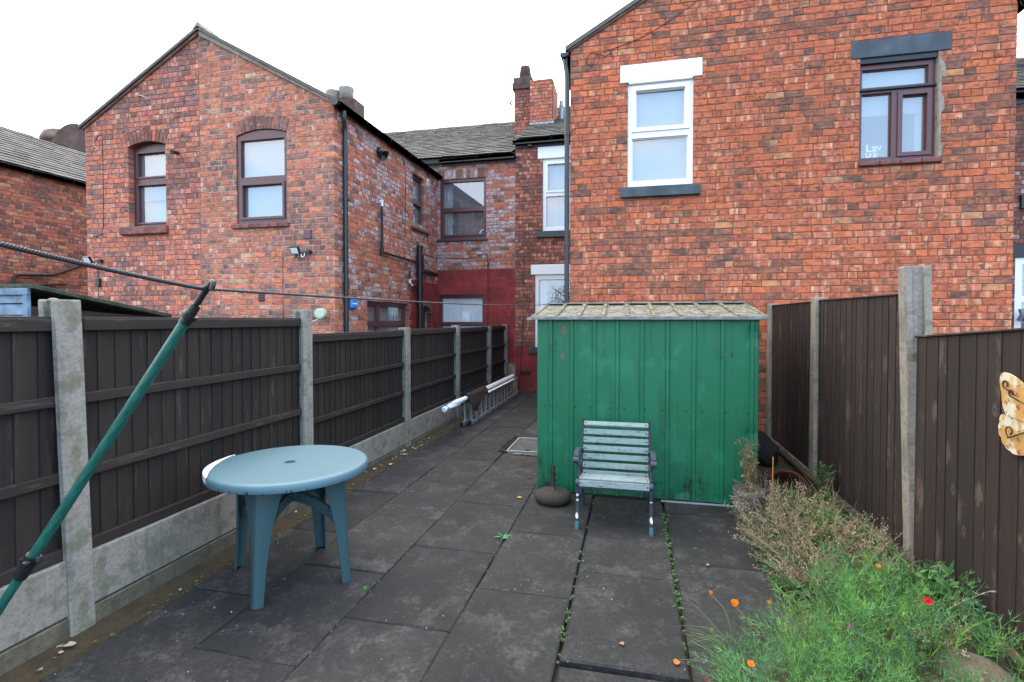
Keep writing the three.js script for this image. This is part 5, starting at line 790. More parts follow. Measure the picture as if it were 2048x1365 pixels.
// ---------------------------------------------------------------- cast iron bench seat
mat('ironBlue', { map: rep(mottle, 0.3), color: 0x55606f, roughness: 0.5, bumpMap: grainS, bumpScale: 0.0012 }); mat('chipped', { color: 0xd8d2c4, roughness: 0.9 }); mat('footGreen', { color: 0x2d6a68, roughness: 0.6 });
{
  const t = thing('bench_seat', 'single cast iron seat with pale green slats in front of the shed', 'bench', [-0.13, 0, -3.925]);
  const ox = -0.13, oz = -3.925, W = (x, y, z) => [ox + x, y, oz + z];
  for (const s of [-1, 1]) {
    const e = sub('end_frame', t), x = s * 0.272, b = new MB();
    const run = (pts, w, d) => { const c = new THREE.CatmullRomCurve3(pts.map(p => V(...W(x + (p[2] || 0) * s, p[1], p[0])))), P = c.getPoints(pts.length * 5); for (let i = 0; i + 1 < P.length; i++) b.bar(P[i].toArray(), P[i + 1].clone().addScaledVector(P[i + 1].clone().sub(P[i]).normalize(), 0.003).toArray(), w, d, 0.004); };
    run([[0.0, 0.0], [-0.01, 0.05], [-0.045, 0.13], [-0.06, 0.22], [-0.05, 0.30], [-0.045, 0.345]], 0.026, 0.036); run([[-0.05, 0.345], [-0.14, 0.335], [-0.25, 0.31], [-0.36, 0.29]], 0.024, 0.034);
    run([[-0.52, 0.0], [-0.49, 0.1], [-0.44, 0.2], [-0.38, 0.28]], 0.026, 0.036); run([[-0.36, 0.28], [-0.42, 0.42], [-0.47, 0.58], [-0.50, 0.70], [-0.51, 0.735]], 0.024, 0.036);
    run([[-0.43, 0.50, 0.01], [-0.30, 0.535, 0.015], [-0.18, 0.54, 0.018], [-0.11, 0.525, 0.018], [-0.085, 0.495, 0.018]], 0.04, 0.024); run([[-0.09, 0.50, 0.01], [-0.13, 0.46, 0.005], [-0.15, 0.42], [-0.12, 0.385], [-0.09, 0.36]], 0.02, 0.026);
    run([[-0.36, 0.33], [-0.30, 0.40], [-0.22, 0.43], [-0.17, 0.40], [-0.2, 0.36]], 0.014, 0.016); run([[-0.33, 0.28], [-0.27, 0.2], [-0.2, 0.18], [-0.13, 0.22], [-0.1, 0.3]], 0.016, 0.018);
    b.geo(new THREE.CylinderGeometry(0.024, 0.024, 0.04, 14), new THREE.Matrix4().makeTranslation(...W(x + 0.018 * s, 0.495, -0.09)).multiply(new THREE.Matrix4().makeRotationZ(Math.PI / 2))); b.geo(new THREE.CylinderGeometry(0.026, 0.026, 0.028, 14), new THREE.Matrix4().makeTranslation(...W(x, 0.335, -0.045)).multiply(new THREE.Matrix4().makeRotationZ(Math.PI / 2)));
    b.build('casting', M.ironBlue, e);
    new MB().box(-0.014, 0, -0.02, 0.014, 0.055, 0.022, 0.004, q => W(x + q[0], q[1], q[2] - q[1] * 0.2)).build('foot', M.footGreen, e);
    const ch = new MB(); for (const [y, h, z] of s < 0 ? [[0.075, 0.05, -0.008], [0.2, 0.02, -0.038], [0.235, 0.025, -0.041]] : [[0.08, 0.055, -0.008], [0.225, 0.012, -0.04]]) { const p = []; for (let i = 0; i < 9; i++) { const a = (i / 9) * 6.283, r = 0.7 + 0.3 * hash(i, Math.round(y * 100), 3); p.push(W(x + Math.cos(a) * 0.0125 * r, y + h / 2 + Math.sin(a) * h * 0.5 * r, z + 0.017 - (y > 0.15 ? 0 : 0.26 * (Math.sin(a) * h * 0.5)))); } ch.poly(p); } ch.build('bare_patch', M.chipped, e);
  }
  const slat = (y, z, ang, h, name) => { const b = new MB(); b.uo = [rr(0, 1), rr(0, 1)]; b.box(-0.262, -h / 2, -0.009, 0.262, h / 2, 0.009, 0.003, q => { const c = Math.cos(ang), s = Math.sin(ang), sk = rr(-0.001, 0.001); return W(q[0], y + q[1] * c - q[2] * s, z + q[1] * s + q[2] * c); }); const o = b.build('slat', M.benchSlat, t), r = new MB(); for (const x of [-0.245, 0.245]) r.geo(new THREE.SphereGeometry(0.0055, 8, 6), new THREE.Matrix4().makeTranslation(...W(x, y - 0.0085 * Math.sin(ang), z + 0.0095 * Math.cos(ang)))); r.build('bolt', M.darkGap, o); };
  for (let i = 0; i < 7; i++) { const y = lerp(0.325, 0.712, i / 6) + (i === 6 ? -0.002 : 0), zz = lerp(-0.375, -0.487, (i / 6)); slat(y, zz + 0.022, i === 6 ? -0.9 : -0.26, 0.046); }
  for (let i = 0; i < 4; i++) slat(lerp(0.355, 0.315, i / 3) + 0.006, -0.085 - i * 0.068, -1.45, 0.05); slat(0.335, -0.036, -0.25, 0.046);
  new MB().box(-0.26, 0.292, -0.05, 0.26, 0.31, -0.04, 0.003, q => W(...q)).build('front_rail', M.ironBlue, t);
}
// ---------------------------------------------------------------- parasol base
mat('cobble', { map: rep(concT, 0.35), color: 0x77706a, roughness: 0.9, bumpMap: rep(grain, 0.05), bumpScale: 0.004 });
{
  const c = [-0.665, 0, -4.455], t = thing('parasol_base', 'round dark concrete parasol base with a short metal tube by the shed corner', 'parasol base', c), prof = [[0, 0]]; for (let i = 0; i <= 10; i++) { const a = -0.9 + (i / 10) * 2.35; prof.push([0.105 + Math.cos(a) * 0.055, 0.052 + Math.sin(a) * 0.05]); } prof.push([0.05, 0.112], [0.024, 0.115], [0, 0.115]);
  new MB().lathe(prof, 40, c).build('weight', M.cobble, t);
  mat('tubeGrey', { map: rep(mottle, 0.3), color: 0x6e6660, roughness: 0.5, metalness: 0.4 }); const b = new MB(); b.lathe([[0.019, 0.1], [0.019, 0.315], [0.014, 0.315], [0.014, 0.12]], 18, c); b.lathe([[0.03, 0.112], [0.026, 0.122], [0.02, 0.13]], 18, c); b.build('tube', M.tubeGrey, t);
  for (const y of [0.2, 0.255]) new MB().cyl([c[0] + 0.012, y, c[2] + 0.012], [c[0] + 0.026, y, c[2] + 0.03], 0.011, 0.009).build('screw', M.darkGap, t);
}
// ---------------------------------------------------------------- clothes prop and line
mat('propGreen', { map: rep(mottle, 0.2), color: 0x2f8a78, roughness: 0.4 }); mat('rope', { color: 0x25272c, roughness: 0.5 });
{
  const top = [-1.223, 1.623, -1.257], dir = [-1.709 + 1.223, 0.869 - 1.623, -1.145 + 1.257], P = k => [top[0] + dir[0] * k, top[1] + dir[1] * k, top[2] + dir[2] * k], f = P(2.152), t = thing('clothes_prop', 'tall green metal clothes prop leaning left and holding up the washing line', 'clothes prop', [f[0], 0, f[2]]);
  new MB().cyl(P(0.06), P(1.0), 0.0142, 0.0142, 20).build('upper_tube', M.propGreen, t); new MB().cyl(P(0.98), P(2.13), 0.0125, 0.0125, 20).build('lower_tube', M.propGreen, t); new MB().cyl(P(2.11), P(2.152), 0.015, 0.016, 14).build('foot', M.blackPlastic, t);
  const c = new MB(); c.cyl(P(0.965), P(1.05), 0.019, 0.0175, 18); const w = P(0.985); c.bar([w[0] - 0.036, w[1] - 0.006, w[2]], [w[0] + 0.036, w[1] + 0.006, w[2]], 0.014, 0.02, 0.004); c.cyl([w[0] + 0.012, w[1], w[2] + 0.012], [w[0] + 0.012, w[1], w[2] + 0.03], 0.008); c.build('collar', M.blackPlastic, t);
  const h = new MB(); h.cyl(P(-0.0), P(0.07), 0.0135, 0.0165, 16); h.cyl(P(0.035), P(0.05), 0.022, 0.022, 16); const u = [0.07, 0.0, 0.0]; h.bar(P(0.0), P(-0.075), 0.022, 0.012, 0.003); h.tube([P(-0.045), [P(-0.085)[0] + 0.002, P(-0.085)[1], P(-0.085)[2]], [P(-0.075)[0] + 0.02, P(-0.075)[1] + 0.005, P(-0.075)[2] + 0.006], [P(-0.055)[0] + 0.027, P(-0.055)[1] - 0.0, P(-0.055)[2] + 0.008]], 0.0075, 14, 8); h.build('hook', M.blackPlastic, t);
  const L = thing('washing_line', 'black twisted washing line running over the prop to the house wall', 'washing line', [-2.0, 1.95, -DM + 0.02]);
  const k0 = [-1.2, 1.669, -1.262], strand = (a, b, sag, r, turns, n) => { for (let s = 0; s < 3; s++) { const p = []; for (let i = 0; i <= n; i++) { const q = i / n, an = q * turns * 6.283 + s * 2.094; p.push([lerp(a[0], b[0], q) + Math.cos(an) * r * 0.5, lerp(a[1], b[1], q) - sag * 4 * q * (1 - q) + Math.sin(an) * r * 0.5, lerp(a[2], b[2], q)]); } new MB().tube(p, r * 0.62, n, 5).build('strand', M.rope, L); } };
  strand([-1.05, 1.80, 0.4], [-1.179, 1.725, -0.754], 0.0, 0.0055, 30, 200); strand([-1.179, 1.725, -0.754], k0, 0.004, 0.0055, 26, 200); strand(k0, [-1.55, 1.95, -DM + 0.02], 0.05, 0.0046, 260, 1100);
}
// ---------------------------------------------------------------- ladder, rolled awning, brown mat
mat('cloth', { color: 0xd7dadf, roughness: 0.95 }); mat('brownMat', { map: rep(mottle, 0.3), color: 0x50352f, roughness: 0.95 }); mat('blueTie', { color: 0x4f86b5, roughness: 0.7 });
{
  const t = thing('ladder', 'aluminium ladder lying on its side against the left fence', 'ladder', [-2.41, 0, -9]);
  for (const [x, y, z1] of [[-2.45, 0.03, -7.3], [-2.36, 0.03, -7.42], [-2.46, 0.34, -7.45], [-2.38, 0.335, -7.5]]) { const b = new MB(); b.box(x - 0.014, y - 0.03, -10.75, x + 0.014, y + 0.03, z1, 0.003).build('stringer', M.alu, t); }
  for (const x of [-2.45, -2.36]) new MB().box(x - 0.02, -0.005, -7.32 - (x > -2.4 ? 0.12 : 0), x + 0.02, 0.065, -7.28 - (x > -2.4 ? 0.12 : 0), 0.006).build('end_cap', M.blackPlastic, t);
  for (let i = 0; i < 13; i++) for (const x of [-2.45, -2.37]) new MB().cyl([x, 0.03, -7.46 - i * 0.262 - (x > -2.4 ? 0.08 : 0)], [x - 0.01, 0.335, -7.47 - i * 0.262 - (x > -2.4 ? 0.08 : 0)], 0.0155, 0.0155, 10).build('rung', M.alu, t);
}
{
  const t = thing('rolled_awning', 'long white rolled bundle tied with a blue band lying along the ladder', 'rolled awning', [-2.41, 0.37, -8.5]), g = new MB(), n = 44, seg = 18;
  const ring = k => { const q = k / n, z = lerp(-6.47, -10.5, q), near = sstep(0.24, 0, q), r = lerp(0.034, 0.038, q) + near * 0.018 * Math.sin(q * 60) * 0.3 + 0.012 * sstep(0.02, 0.1, q) * near - 0.014 * Math.exp(-(((q - 0.022) / 0.008) ** 2)), o = []; for (let j = 0; j < seg; j++) { const a = (j / seg) * 6.283, w = 1 + near * 0.22 * Math.sin(a * 4 + q * 40) + 0.08 * Math.sin(a * 3 + q * 12) * near; o.push([-2.41 + Math.cos(a) * r * w, 0.415 - 0.02 * near + Math.sin(a) * r * w * (1 + near * 0.2), z]); } return o; };
  let p = ring(0); g.poly(p); for (let k = 1; k <= n; k++) { const c = ring(k); for (let j = 0; j < seg; j++) { const l = (j + 1) % seg; g.poly([p[j], p[l], c[l], c[j]]); } p = c; } g.poly(p); g.build('cloth', M.cloth, t);
  new MB().geo(new THREE.TorusGeometry(0.033, 0.005, 8, 24), new THREE.Matrix4().makeTranslation(-2.41, 0.395, -6.555)).build('band', M.blueTie, t); for (let i = 0; i < 5; i++) new MB().geo(new THREE.SphereGeometry(0.024, 8, 6), new THREE.Matrix4().makeTranslation(-2.41 + Math.cos(i * 1.3) * 0.018, 0.395 + Math.sin(i * 1.3) * 0.018, -6.47)).build('bunched_end', M.cloth, t);
  tag(new MB().box(-2.36, 0.365, -10.3, -2.31, 0.385, -8.35, 0.004).build('batten', M.whiteUpvc), 'white flat batten lying beside the rolled bundle on the ladder', 'batten');
}
{
  const b = new MB(), P = (i, k) => { const z = lerp(-7.35, -8.35, i / 12), tip = 0.04 + 0.17 * Math.exp(-(((z + 7.55) / 0.3) ** 2)), s = k / 12, back = 0.10, arc = 0.16, L = back + arc + tip, d = s * L; if (d < back) return [-2.475, 0.40 - (back - d), z]; if (d < back + arc) { const a = Math.PI * (1 - (d - back) / arc); return [-2.41 + Math.cos(a) * 0.066, 0.405 + Math.sin(a) * 0.075, z]; } const e = d - back - arc; return [-2.344 + 0.03 * Math.min(1, e / 0.1) + 0.02 * e, 0.405 - e, z - 0.15 * e]; };
  for (let i = 0; i < 12; i++) for (let k = 0; k < 12; k++) { b.poly([P(i, k), P(i + 1, k), P(i + 1, k + 1)]); b.poly([P(i, k), P(i + 1, k + 1), P(i, k + 1)]); } tag(b.build('mat', M.brownMat), 'dark brown cloth mat draped over the white bundle and ladder', 'mat');
}
// ---------------------------------------------------------------- inspection cover
{
  const t = thing('inspection_cover', 'grey metal drain cover in a mossy frame beside the shed', 'drain cover', [-1.15, 0, -6.37]); mat('moss', { map: rep(soilT, 0.3), color: 0x9aa35c, roughness: 1, bumpMap: rep(soilT, 0.2), bumpScale: 0.02 }); mat('coverGrey', { map: rep(mottle, 0.35), color: 0x7a7e7a, roughness: 0.55, metalness: 0.1, bumpMap: rep(grain, 0.08), bumpScale: 0.003 });
  const fr = new MB(); fr.prism(rectShape(-1.46, 6.0, -0.84, 6.72, [rectPath(-1.435, 6.03, -0.865, 6.695)]), 0.022, 0.003, new THREE.Matrix4().makeRotationX(-Math.PI / 2)); fr.build('frame', M.lead, t); new MB().box(-1.43, 0.0, -6.69, -0.87, 0.017, -6.035, 0.003).build('lid', M.coverGrey, t);
  for (const [x, z] of [[-1.22, -6.1], [-1.16, -6.6]]) new MB().lathe([[0, 0.0185], [0.036, 0.0185], [0.038, 0.0175]], 16, [x, 0, z]).build('keyhole', M.darkGap, t); const ms = new MB(); for (let i = 0; i < 90; i++) { const x = -1.46 - Math.abs(rr(-0.09, 0.09)), z = rr(-6.85, -5.98), r = rr(0.012, 0.03); ms.geo(new THREE.SphereGeometry(r, 6, 4).scale(1, 0.45, 1), new THREE.Matrix4().makeTranslation(x, 0.006, z)); } ms.build('moss', M.moss, t); new MB().box(-1.36, 0.0, -5.93, -0.85, 0.02, -5.9, 0.004).build('timber_strip', M.rib, t);
}
// ---------------------------------------------------------------- things around the houses and beyond the fence
mat('blueWood', { map: rep(mottle, 0.7), color: 0x9cc0e0, roughness: 0.6 }); mat('felt', { map: rep(mottle, 0.4), color: 0x66735f, roughness: 0.95, bumpMap: grainS, bumpScale: 0.002 }); mat('greenWood', { map: rep(woodT, 1.3, 0.5), color: 0xffffff, roughness: 0.9 });
{
  const t = thing('garden_shed', 'pale blue boarded shed with a dark green sloping roof beyond the left fence', 'shed', [-7.7, 0, -5.4]), x0 = -8.8, x1 = -6.62, zf = -4.5, zb = -6.2, yt = z => lerp(1.93, 1.63, (zf - z) / (zf - zb));
  for (let i = 0; i < 14; i++) { const b = new MB(); b.box(x0, 0.05 + i * 0.132, zf - 0.02, x1, 0.05 + i * 0.132 + 0.122, zf, 0.005, q => [q[0], q[1], q[2] + 0.012 * (1 - ((q[1] - 0.05 - i * 0.132) / 0.13))]).build('board', M.blueWood, t); }
  new MB().box(x1 - 0.06, 0.02, zf - 0.01, x1 + 0.01, 1.9, zf + 0.03, 0.004).build('corner_trim', M.blueWood, t); new MB().box(x0, 1.86, zf, x1 + 0.02, 1.935, zf + 0.035, 0.004).build('fascia', M.blueWood, t);
  for (let i = 0; i < 14; i++) { const y = 0.05 + i * 0.13; if (y > 1.72) break; const b = new MB(); b.box(x1 - 0.02, y, zb, x1, y + 0.122, zf - 0.01, 0.005, q => [q[0] + 0.01 * (1 - (q[1] - y) / 0.13), Math.min(q[1], yt(q[2]) - 0.02), q[2]]).build('board', M.greenWood, t); }
  new MB().box(x0, 0, zb, x1 - 0.02, 1.6, zf - 0.02, 0).build('wall', M.greenWood, t);
  const r = new MB(); r.box(x0 - 0.06, 0, zb - 0.1, x1 + 0.07, 0.05, zf + 0.02, 0.006, q => [q[0], q[1] + yt(q[2]), q[2]]).build('roof', M.felt, t);
}
mat('lampGlass', { color: 0xd9e2e2, roughness: 0.12 });
{
  const t = thing('floodlight', 'black floodlight on the brick wall just left of the corner drainpipe', 'floodlight', [-5.02, 2.64, -DH]), o = [-5.02, 2.64, -DH], X = q => { const c = Math.cos(0.5), s = Math.sin(0.5); return [o[0] + q[0], o[1] + q[1] * c - q[2] * s, o[2] + 0.1 + q[1] * s + q[2] * c]; };
  new MB().box(-0.075, -0.06, -0.02, 0.075, 0.06, 0.02, 0.006, X).build('housing', M.blackPlastic, t); new MB().box(-0.06, -0.045, 0.018, 0.06, 0.045, 0.0225, 0.001, X).build('lens', M.lampGlass, t);
  const b = new MB(); b.bar([o[0] + 0.06, o[1] - 0.05, o[2] + 0.06], [o[0] + 0.2, o[1] - 0.02, o[2] + 0.05], 0.03, 0.04, 0.006); b.cyl([o[0], o[1] - 0.06, o[2] + 0.08], [o[0], o[1] - 0.12, o[2] + 0.09], 0.022, 0.016); b.cyl([o[0] + 0.2, o[1] - 0.02, o[2]], [o[0] + 0.2, o[1] - 0.02, o[2] + 0.07], 0.028); b.build('bracket', M.blackPlastic, t);
  new MB().tube([[o[0] + 0.08, o[1] - 0.02, o[2] + 0.06], [o[0] + 0.1, o[1] - 0.1, o[2] + 0.08], [o[0] + 0.14, o[1] - 0.09, o[2] + 0.08], [o[0] + 0.14, o[1] - 0.03, o[2] + 0.06]], 0.006, 16, 6).build('lead', M.whiteUpvc, t);
  const c = t.clone(); c.name = numbered('floodlight'); c.position.set(-9.02, 2.6, -DH); c.userData.label = 'small floodlight at the far left edge of the gable wall'; scene.add(c);
}
mat('alarmBlue', { color: 0x2f7fd0, roughness: 0.35 }); mat('reelCream', { color: 0xb9c2ab, roughness: 0.55 });
{
  const t = thing('alarm_box', 'round bright blue box on the side wall behind the drainpipe', 'alarm box', [XS, 1.84, -7.6]); new MB(TS).box(7.5, 1.75, 0, 7.7, 1.93, 0.06, 0.03).build('cover', M.alarmBlue, t); new MB(TS).box(7.53, 1.83, 0.06, 7.67, 1.85, 0.062, 0).build('band', M.whiteUpvc, t);
  const r = thing('line_reel', 'cream drum of a retractable line on the brick corner above the fence', 'line reel', [-4.56, 1.67, -DH]); new MB(TR).cyl([-4.57, 1.68, 0.09], [-4.52, 1.675, 0.23], 0.075, 0.078, 24).build('drum', M.reelCream, r); new MB(TR).cyl([-4.519, 1.675, 0.23], [-4.515, 1.675, 0.24], 0.066, 0.06, 24).build('face', M.reelCream, r); new MB(TR).bar([-4.58, 1.6, 0], [-4.56, 1.6, 0.16], 0.025, 0.02, 0.003).bar([-4.56, 1.62, 0.0], [-4.56, 1.68, 0.1], 0.03, 0.02, 0.003).build('bracket', M.lead, r); new MB(TR).tube([[-4.55, 1.62, 0.15], [-4.62, 1.57, 0.2], [-4.75, 1.52, 0.25]], 0.005, 12, 6).build('cord', M.whiteUpvc, r);
}
{
  const zc = -2.56, yc = 1.165, fx = 1.672, t = thing('butterfly_ornament', 'rusty cream metal butterfly hung on the right fence', 'ornament', [fx, yc, zc]);
  const circ = (x, y, r) => new THREE.Path().absarc(x, y, r, 0, 6.283, true);
  const up = () => { const s = new THREE.Shape(); s.moveTo(0.012, 0.0); s.bezierCurveTo(0.06, 0.1, 0.16, 0.17, 0.225, 0.178); s.bezierCurveTo(0.262, 0.18, 0.268, 0.15, 0.255, 0.1); s.bezierCurveTo(0.245, 0.06, 0.25, 0.02, 0.222, -0.012); s.bezierCurveTo(0.15, -0.03, 0.06, -0.03, 0.012, 0.0); for (let i = 0; i < 5; i++) s.holes.push(circ(0.236 - i * 0.002 + (i > 3 ? -0.006 : 0), 0.1 - i * 0.022, 0.0048)); s.holes.push(circ(0.225, 0.125, 0.013)); s.holes.push(circ(0.19, 0.09, 0.010)); return s; };
  const lo = () => { const s = new THREE.Shape(); s.moveTo(0.012, -0.005); s.bezierCurveTo(0.1, -0.02, 0.2, -0.01, 0.265, -0.018); const k = [[0.272, -0.055], [0.278, -0.09], [0.262, -0.125], [0.24, -0.155], [0.205, -0.175], [0.165, -0.182]]; let p = [0.265, -0.018]; for (const q of k) { s.quadraticCurveTo((p[0] + q[0]) / 2 + 0.012, (p[1] + q[1]) / 2 - 0.006, q[0], q[1]); p = q; } s.bezierCurveTo(0.1, -0.18, 0.05, -0.1, 0.012, -0.03); for (let i = 0; i < 6; i++) { const a = -0.15 - i * 0.26; s.holes.push(circ(0.165 + Math.cos(a) * 0.095, -0.08 + Math.sin(a) * 0.085, 0.0046)); } s.holes.push(circ(0.195, -0.085, 0.017)); s.holes.push(circ(0.185, -0.125, 0.012)); return s; };
  for (const side of [1, -1]) for (const [nm, s, tl] of [['upper_wing', up(), 0.2], ['lower_wing', lo(), 0.12]]) { const b = new MB(q => { const lift = 0.006 + Math.abs(q[0]) * tl * 0.5; return [fx - lift + side * q[2], yc + q[1], zc - side * q[0]]; }); b.prism(s, 0.003, 0.0008); b.build(nm, M.rust, t); }
  const cur = new MB(); for (const side of [1, -1]) for (const [cx, cy, r, n, dx, dy] of [[0.222, 0.125, 0.02, 9, -0.1, -0.07], [0.19, 0.09, 0.016, 8, -0.09, -0.05], [0.195, -0.083, 0.026, 10, -0.13, 0.04]]) { const p = []; for (let i = 0; i <= 14; i++) { const a = 4.2 - i * 0.42, rr2 = r * (0.55 + 0.45 * i / 14); p.push([fx - 0.013 - Math.abs(cx) * 0.09, yc + cy + Math.sin(a) * rr2, zc - side * (cx + Math.cos(a) * rr2)]); } p.push([fx - 0.012, yc + cy + dy, zc - side * (cx + dx)]); cur.tube(p, 0.003, 40, 6); } mat('darkRust', { color: 0x3b2219, roughness: 0.8 }); cur.build('scroll', M.darkRust, t);
  const bd = new MB(); bd.geo(new THREE.SphereGeometry(0.014, 12, 10).scale(1, 7, 1), new THREE.Matrix4().makeTranslation(fx - 0.015, yc, zc)); bd.geo(new THREE.SphereGeometry(0.017, 12, 10), new THREE.Matrix4().makeTranslation(fx - 0.015, yc + 0.105, zc)); for (const s of [-1, 1]) bd.tube([[fx - 0.015, yc + 0.11, zc], [fx - 0.02, yc + 0.16, zc + s * 0.02], [fx - 0.02, yc + 0.19, zc + s * 0.05]], 0.0025, 14, 6); bd.build('body', M.darkRust, t);
}
// ---------------------------------------------------------------- pots, cane, stone, odds and ends
mat('terracotta', { map: rep(mottle, 0.3), color: 0x8d4c38, roughness: 0.85, bumpMap: grainS, bumpScale: 0.001 }); mat('potWhite', { map: rep(concT, 0.4), color: 0xd4cfd0, roughness: 0.8 }); mat('cane', { color: 0xb4763c, roughness: 0.7 });
{
  const t = thing('plant_pot', 'pale weathered plant pot at the shed corner', 'plant pot', [0.925, 0, -4.5]); new MB().lathe([[0, 0.0], [0.085, 0], [0.11, 0.19], [0.122, 0.192], [0.126, 0.235], [0.114, 0.236], [0.1, 0.18], [0, 0.18]], 28, [0.925, -0.02, -4.5]).build('pot', M.potWhite, t);
  const g = thing('plant_pot', 'large terracotta pot tipped over behind the dried plants', 'plant pot', [1.32, 0.08, -4.95]), m = new THREE.Matrix4().compose(V(1.32, 0.06, -4.95), new THREE.Quaternion().setFromEuler(new THREE.Euler(1.15, 0.25, 0)), V(1, 1, 1)), b = new MB(); b.geo(new THREE.LatheGeometry([[0, -0.3], [0.14, -0.3], [0.185, -0.02], [0.195, -0.02], [0.2, 0.045], [0.178, 0.045], [0.165, -0.01], [0.13, -0.27], [0, -0.27]].map(q => new THREE.Vector2(...q)), 40), m); b.build('pot', M.terracotta, g);
  tag(new MB().cyl([1.095, 0.0, -4.5], [1.1, 0.485, -4.5], 0.0055, 0.005, 8).build('bamboo_cane', M.cane), 'upright orange bamboo cane in front of the terracotta pot', 'cane');
  const r = new THREE.IcosahedronGeometry(1, 5), P = r.attributes.position, v = V(0, 0, 0); for (let i = 0; i < P.count; i++) { v.fromBufferAttribute(P, i); const k = 1 + 0.22 * (fbm(((v.x * 0.5 + 2) % 1), ((v.y * 0.5 + v.z * 0.3 + 2) % 1), 4, 4, 4, 505) - 0.5); P.setXYZ(i, v.x * 0.12 * k, v.y * 0.13 * k, v.z * 0.18 * k); } r.computeVertexNormals(); const rb = new MB(); rb.geo(r, new THREE.Matrix4().compose(V(1.44, 0.02, -2.56), new THREE.Quaternion().setFromEuler(new THREE.Euler(0.2, 0.7, -0.5)), V(1, 1, 1))); const U = rb.u; for (let i = 0; i < rb.p.length / 3; i++) { U[i * 2] = rb.p[i * 3] + rb.p[i * 3 + 1] * 0.4; U[i * 2 + 1] = rb.p[i * 3 + 2] + rb.p[i * 3 + 1] * 0.6; } tag(rb.build('rock', M.rockGrey), 'rounded grey rock among the foliage at the bottom right', 'rock');
  tag(new MB().box(1.27, -0.05, -7.0, 1.36, 1.15, -6.94, 0.004).build('timber_post', M.timber), 'rough brown timber upright between the shed and the brick wall', 'timber post');
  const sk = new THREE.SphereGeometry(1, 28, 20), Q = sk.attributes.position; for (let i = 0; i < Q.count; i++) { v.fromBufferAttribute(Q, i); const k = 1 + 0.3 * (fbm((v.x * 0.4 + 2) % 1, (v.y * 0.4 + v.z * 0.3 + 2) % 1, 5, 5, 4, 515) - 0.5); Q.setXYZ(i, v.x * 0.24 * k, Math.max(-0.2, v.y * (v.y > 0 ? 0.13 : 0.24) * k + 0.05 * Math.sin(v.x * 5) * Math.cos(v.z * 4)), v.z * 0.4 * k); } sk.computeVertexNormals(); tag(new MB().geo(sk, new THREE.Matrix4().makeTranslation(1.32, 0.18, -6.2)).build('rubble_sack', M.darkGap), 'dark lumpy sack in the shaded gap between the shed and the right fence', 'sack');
}
// ---------------------------------------------------------------- plants
mat('leaf', { vertexColors: true, roughness: 0.75, transmission: 0.35, thickness: 0, ior: 1.3 }); mat('stem', { vertexColors: true, roughness: 0.9 }); mat('petal', { vertexColors: true, roughness: 0.7, transmission: 0.3, thickness: 0, ior: 1.3 });
const ntri = (m, a, b, c) => m.poly([a, b, c], { uv: [[0, 0], [1, 0], [0, 1]] });
const add = (a, b, k = 1) => [a[0] + b[0] * k, a[1] + b[1] * k, a[2] + b[2] * k];
const unit = a => { const l = Math.hypot(...a) || 1; return [a[0] / l, a[1] / l, a[2] / l]; };
const cross = (a, b) => [a[1] * b[2] - a[2] * b[1], a[2] * b[0] - a[0] * b[2], a[0] * b[1] - a[1] * b[0]];
function blade(m, p, d, L, w, bend = 0.2, n = 2) {            // thin leaf blade, tapered, bending down
  let q = p, dir = unit(d); const side = unit(cross(dir, [rr(-1, 1), rr(0.2, 1), rr(-1, 1)]));
  for (let i = 0; i < n; i++) { const w0 = w * (i ? 1 - (i / n) * 0.5 : 0.7), w1 = i === n - 1 ? 0 : w * (1 - ((i + 1) / n) * 0.5), e = add(q, dir, L / n); if (w1) m.poly([add(q, side, -w0 / 2), add(q, side, w0 / 2), add(e, side, w1 / 2), add(e, side, -w1 / 2)], { uv: [[0, 0], [1, 0], [1, 1], [0, 1]] }); else ntri(m, add(q, side, -w0 / 2), add(q, side, w0 / 2), e); q = e; dir = unit(add(dir, [0, -bend, 0])); }
  return q;
}
function stalk(m, p, d, L, r, bend = 0.1, n = 3) {            // three sided stem; returns points along it
  let q = p, dir = unit(d); const pts = [q];
  for (let i = 0; i < n; i++) { const e = add(q, dir, L / n), a = unit(cross(dir, [0.3, 0.2, 0.9])), b = unit(cross(dir, a)), R = r * (1 - (i / n) * 0.6), S = r * (1 - ((i + 1) / n) * 0.6), ring = (c, k) => [0, 1, 2].map(j => add(add(c, a, Math.cos(j * 2.094) * k), b, Math.sin(j * 2.094) * k)), A = ring(q, R), B = ring(e, S); for (let j = 0; j < 3; j++) m.poly([A[j], A[(j + 1) % 3], B[(j + 1) % 3], B[j]], { uv: [[0, 0], [1, 0], [1, 1], [0, 1]] }); q = e; pts.push(q); dir = unit(add(dir, [rr(-0.06, 0.06), -bend, rr(-0.06, 0.06)])); }
  return pts;
}
function nib(m, p, r) { const t = [[1, 0, -0.7], [-1, 0, -0.7], [0, 1, 0.7], [0, -1, 0.7]].map(q => add(p, [q[0] * rr(0.7, 1.2), q[1] * rr(0.8, 1.3), q[2] * rr(0.7, 1.2)], r)); for (const [a, b, c] of [[0, 1, 2], [0, 3, 1], [0, 2, 3], [1, 3, 2]]) ntri(m, t[a], t[b], t[c]); }
const greens = [[0.12, 0.30, 0.075], [0.165, 0.38, 0.085], [0.10, 0.26, 0.10], [0.22, 0.43, 0.085], [0.14, 0.33, 0.14]];
const shade = (c, k = 0.25) => { const t = 1 + rr(-k, k); return c.map(q => q * t); };
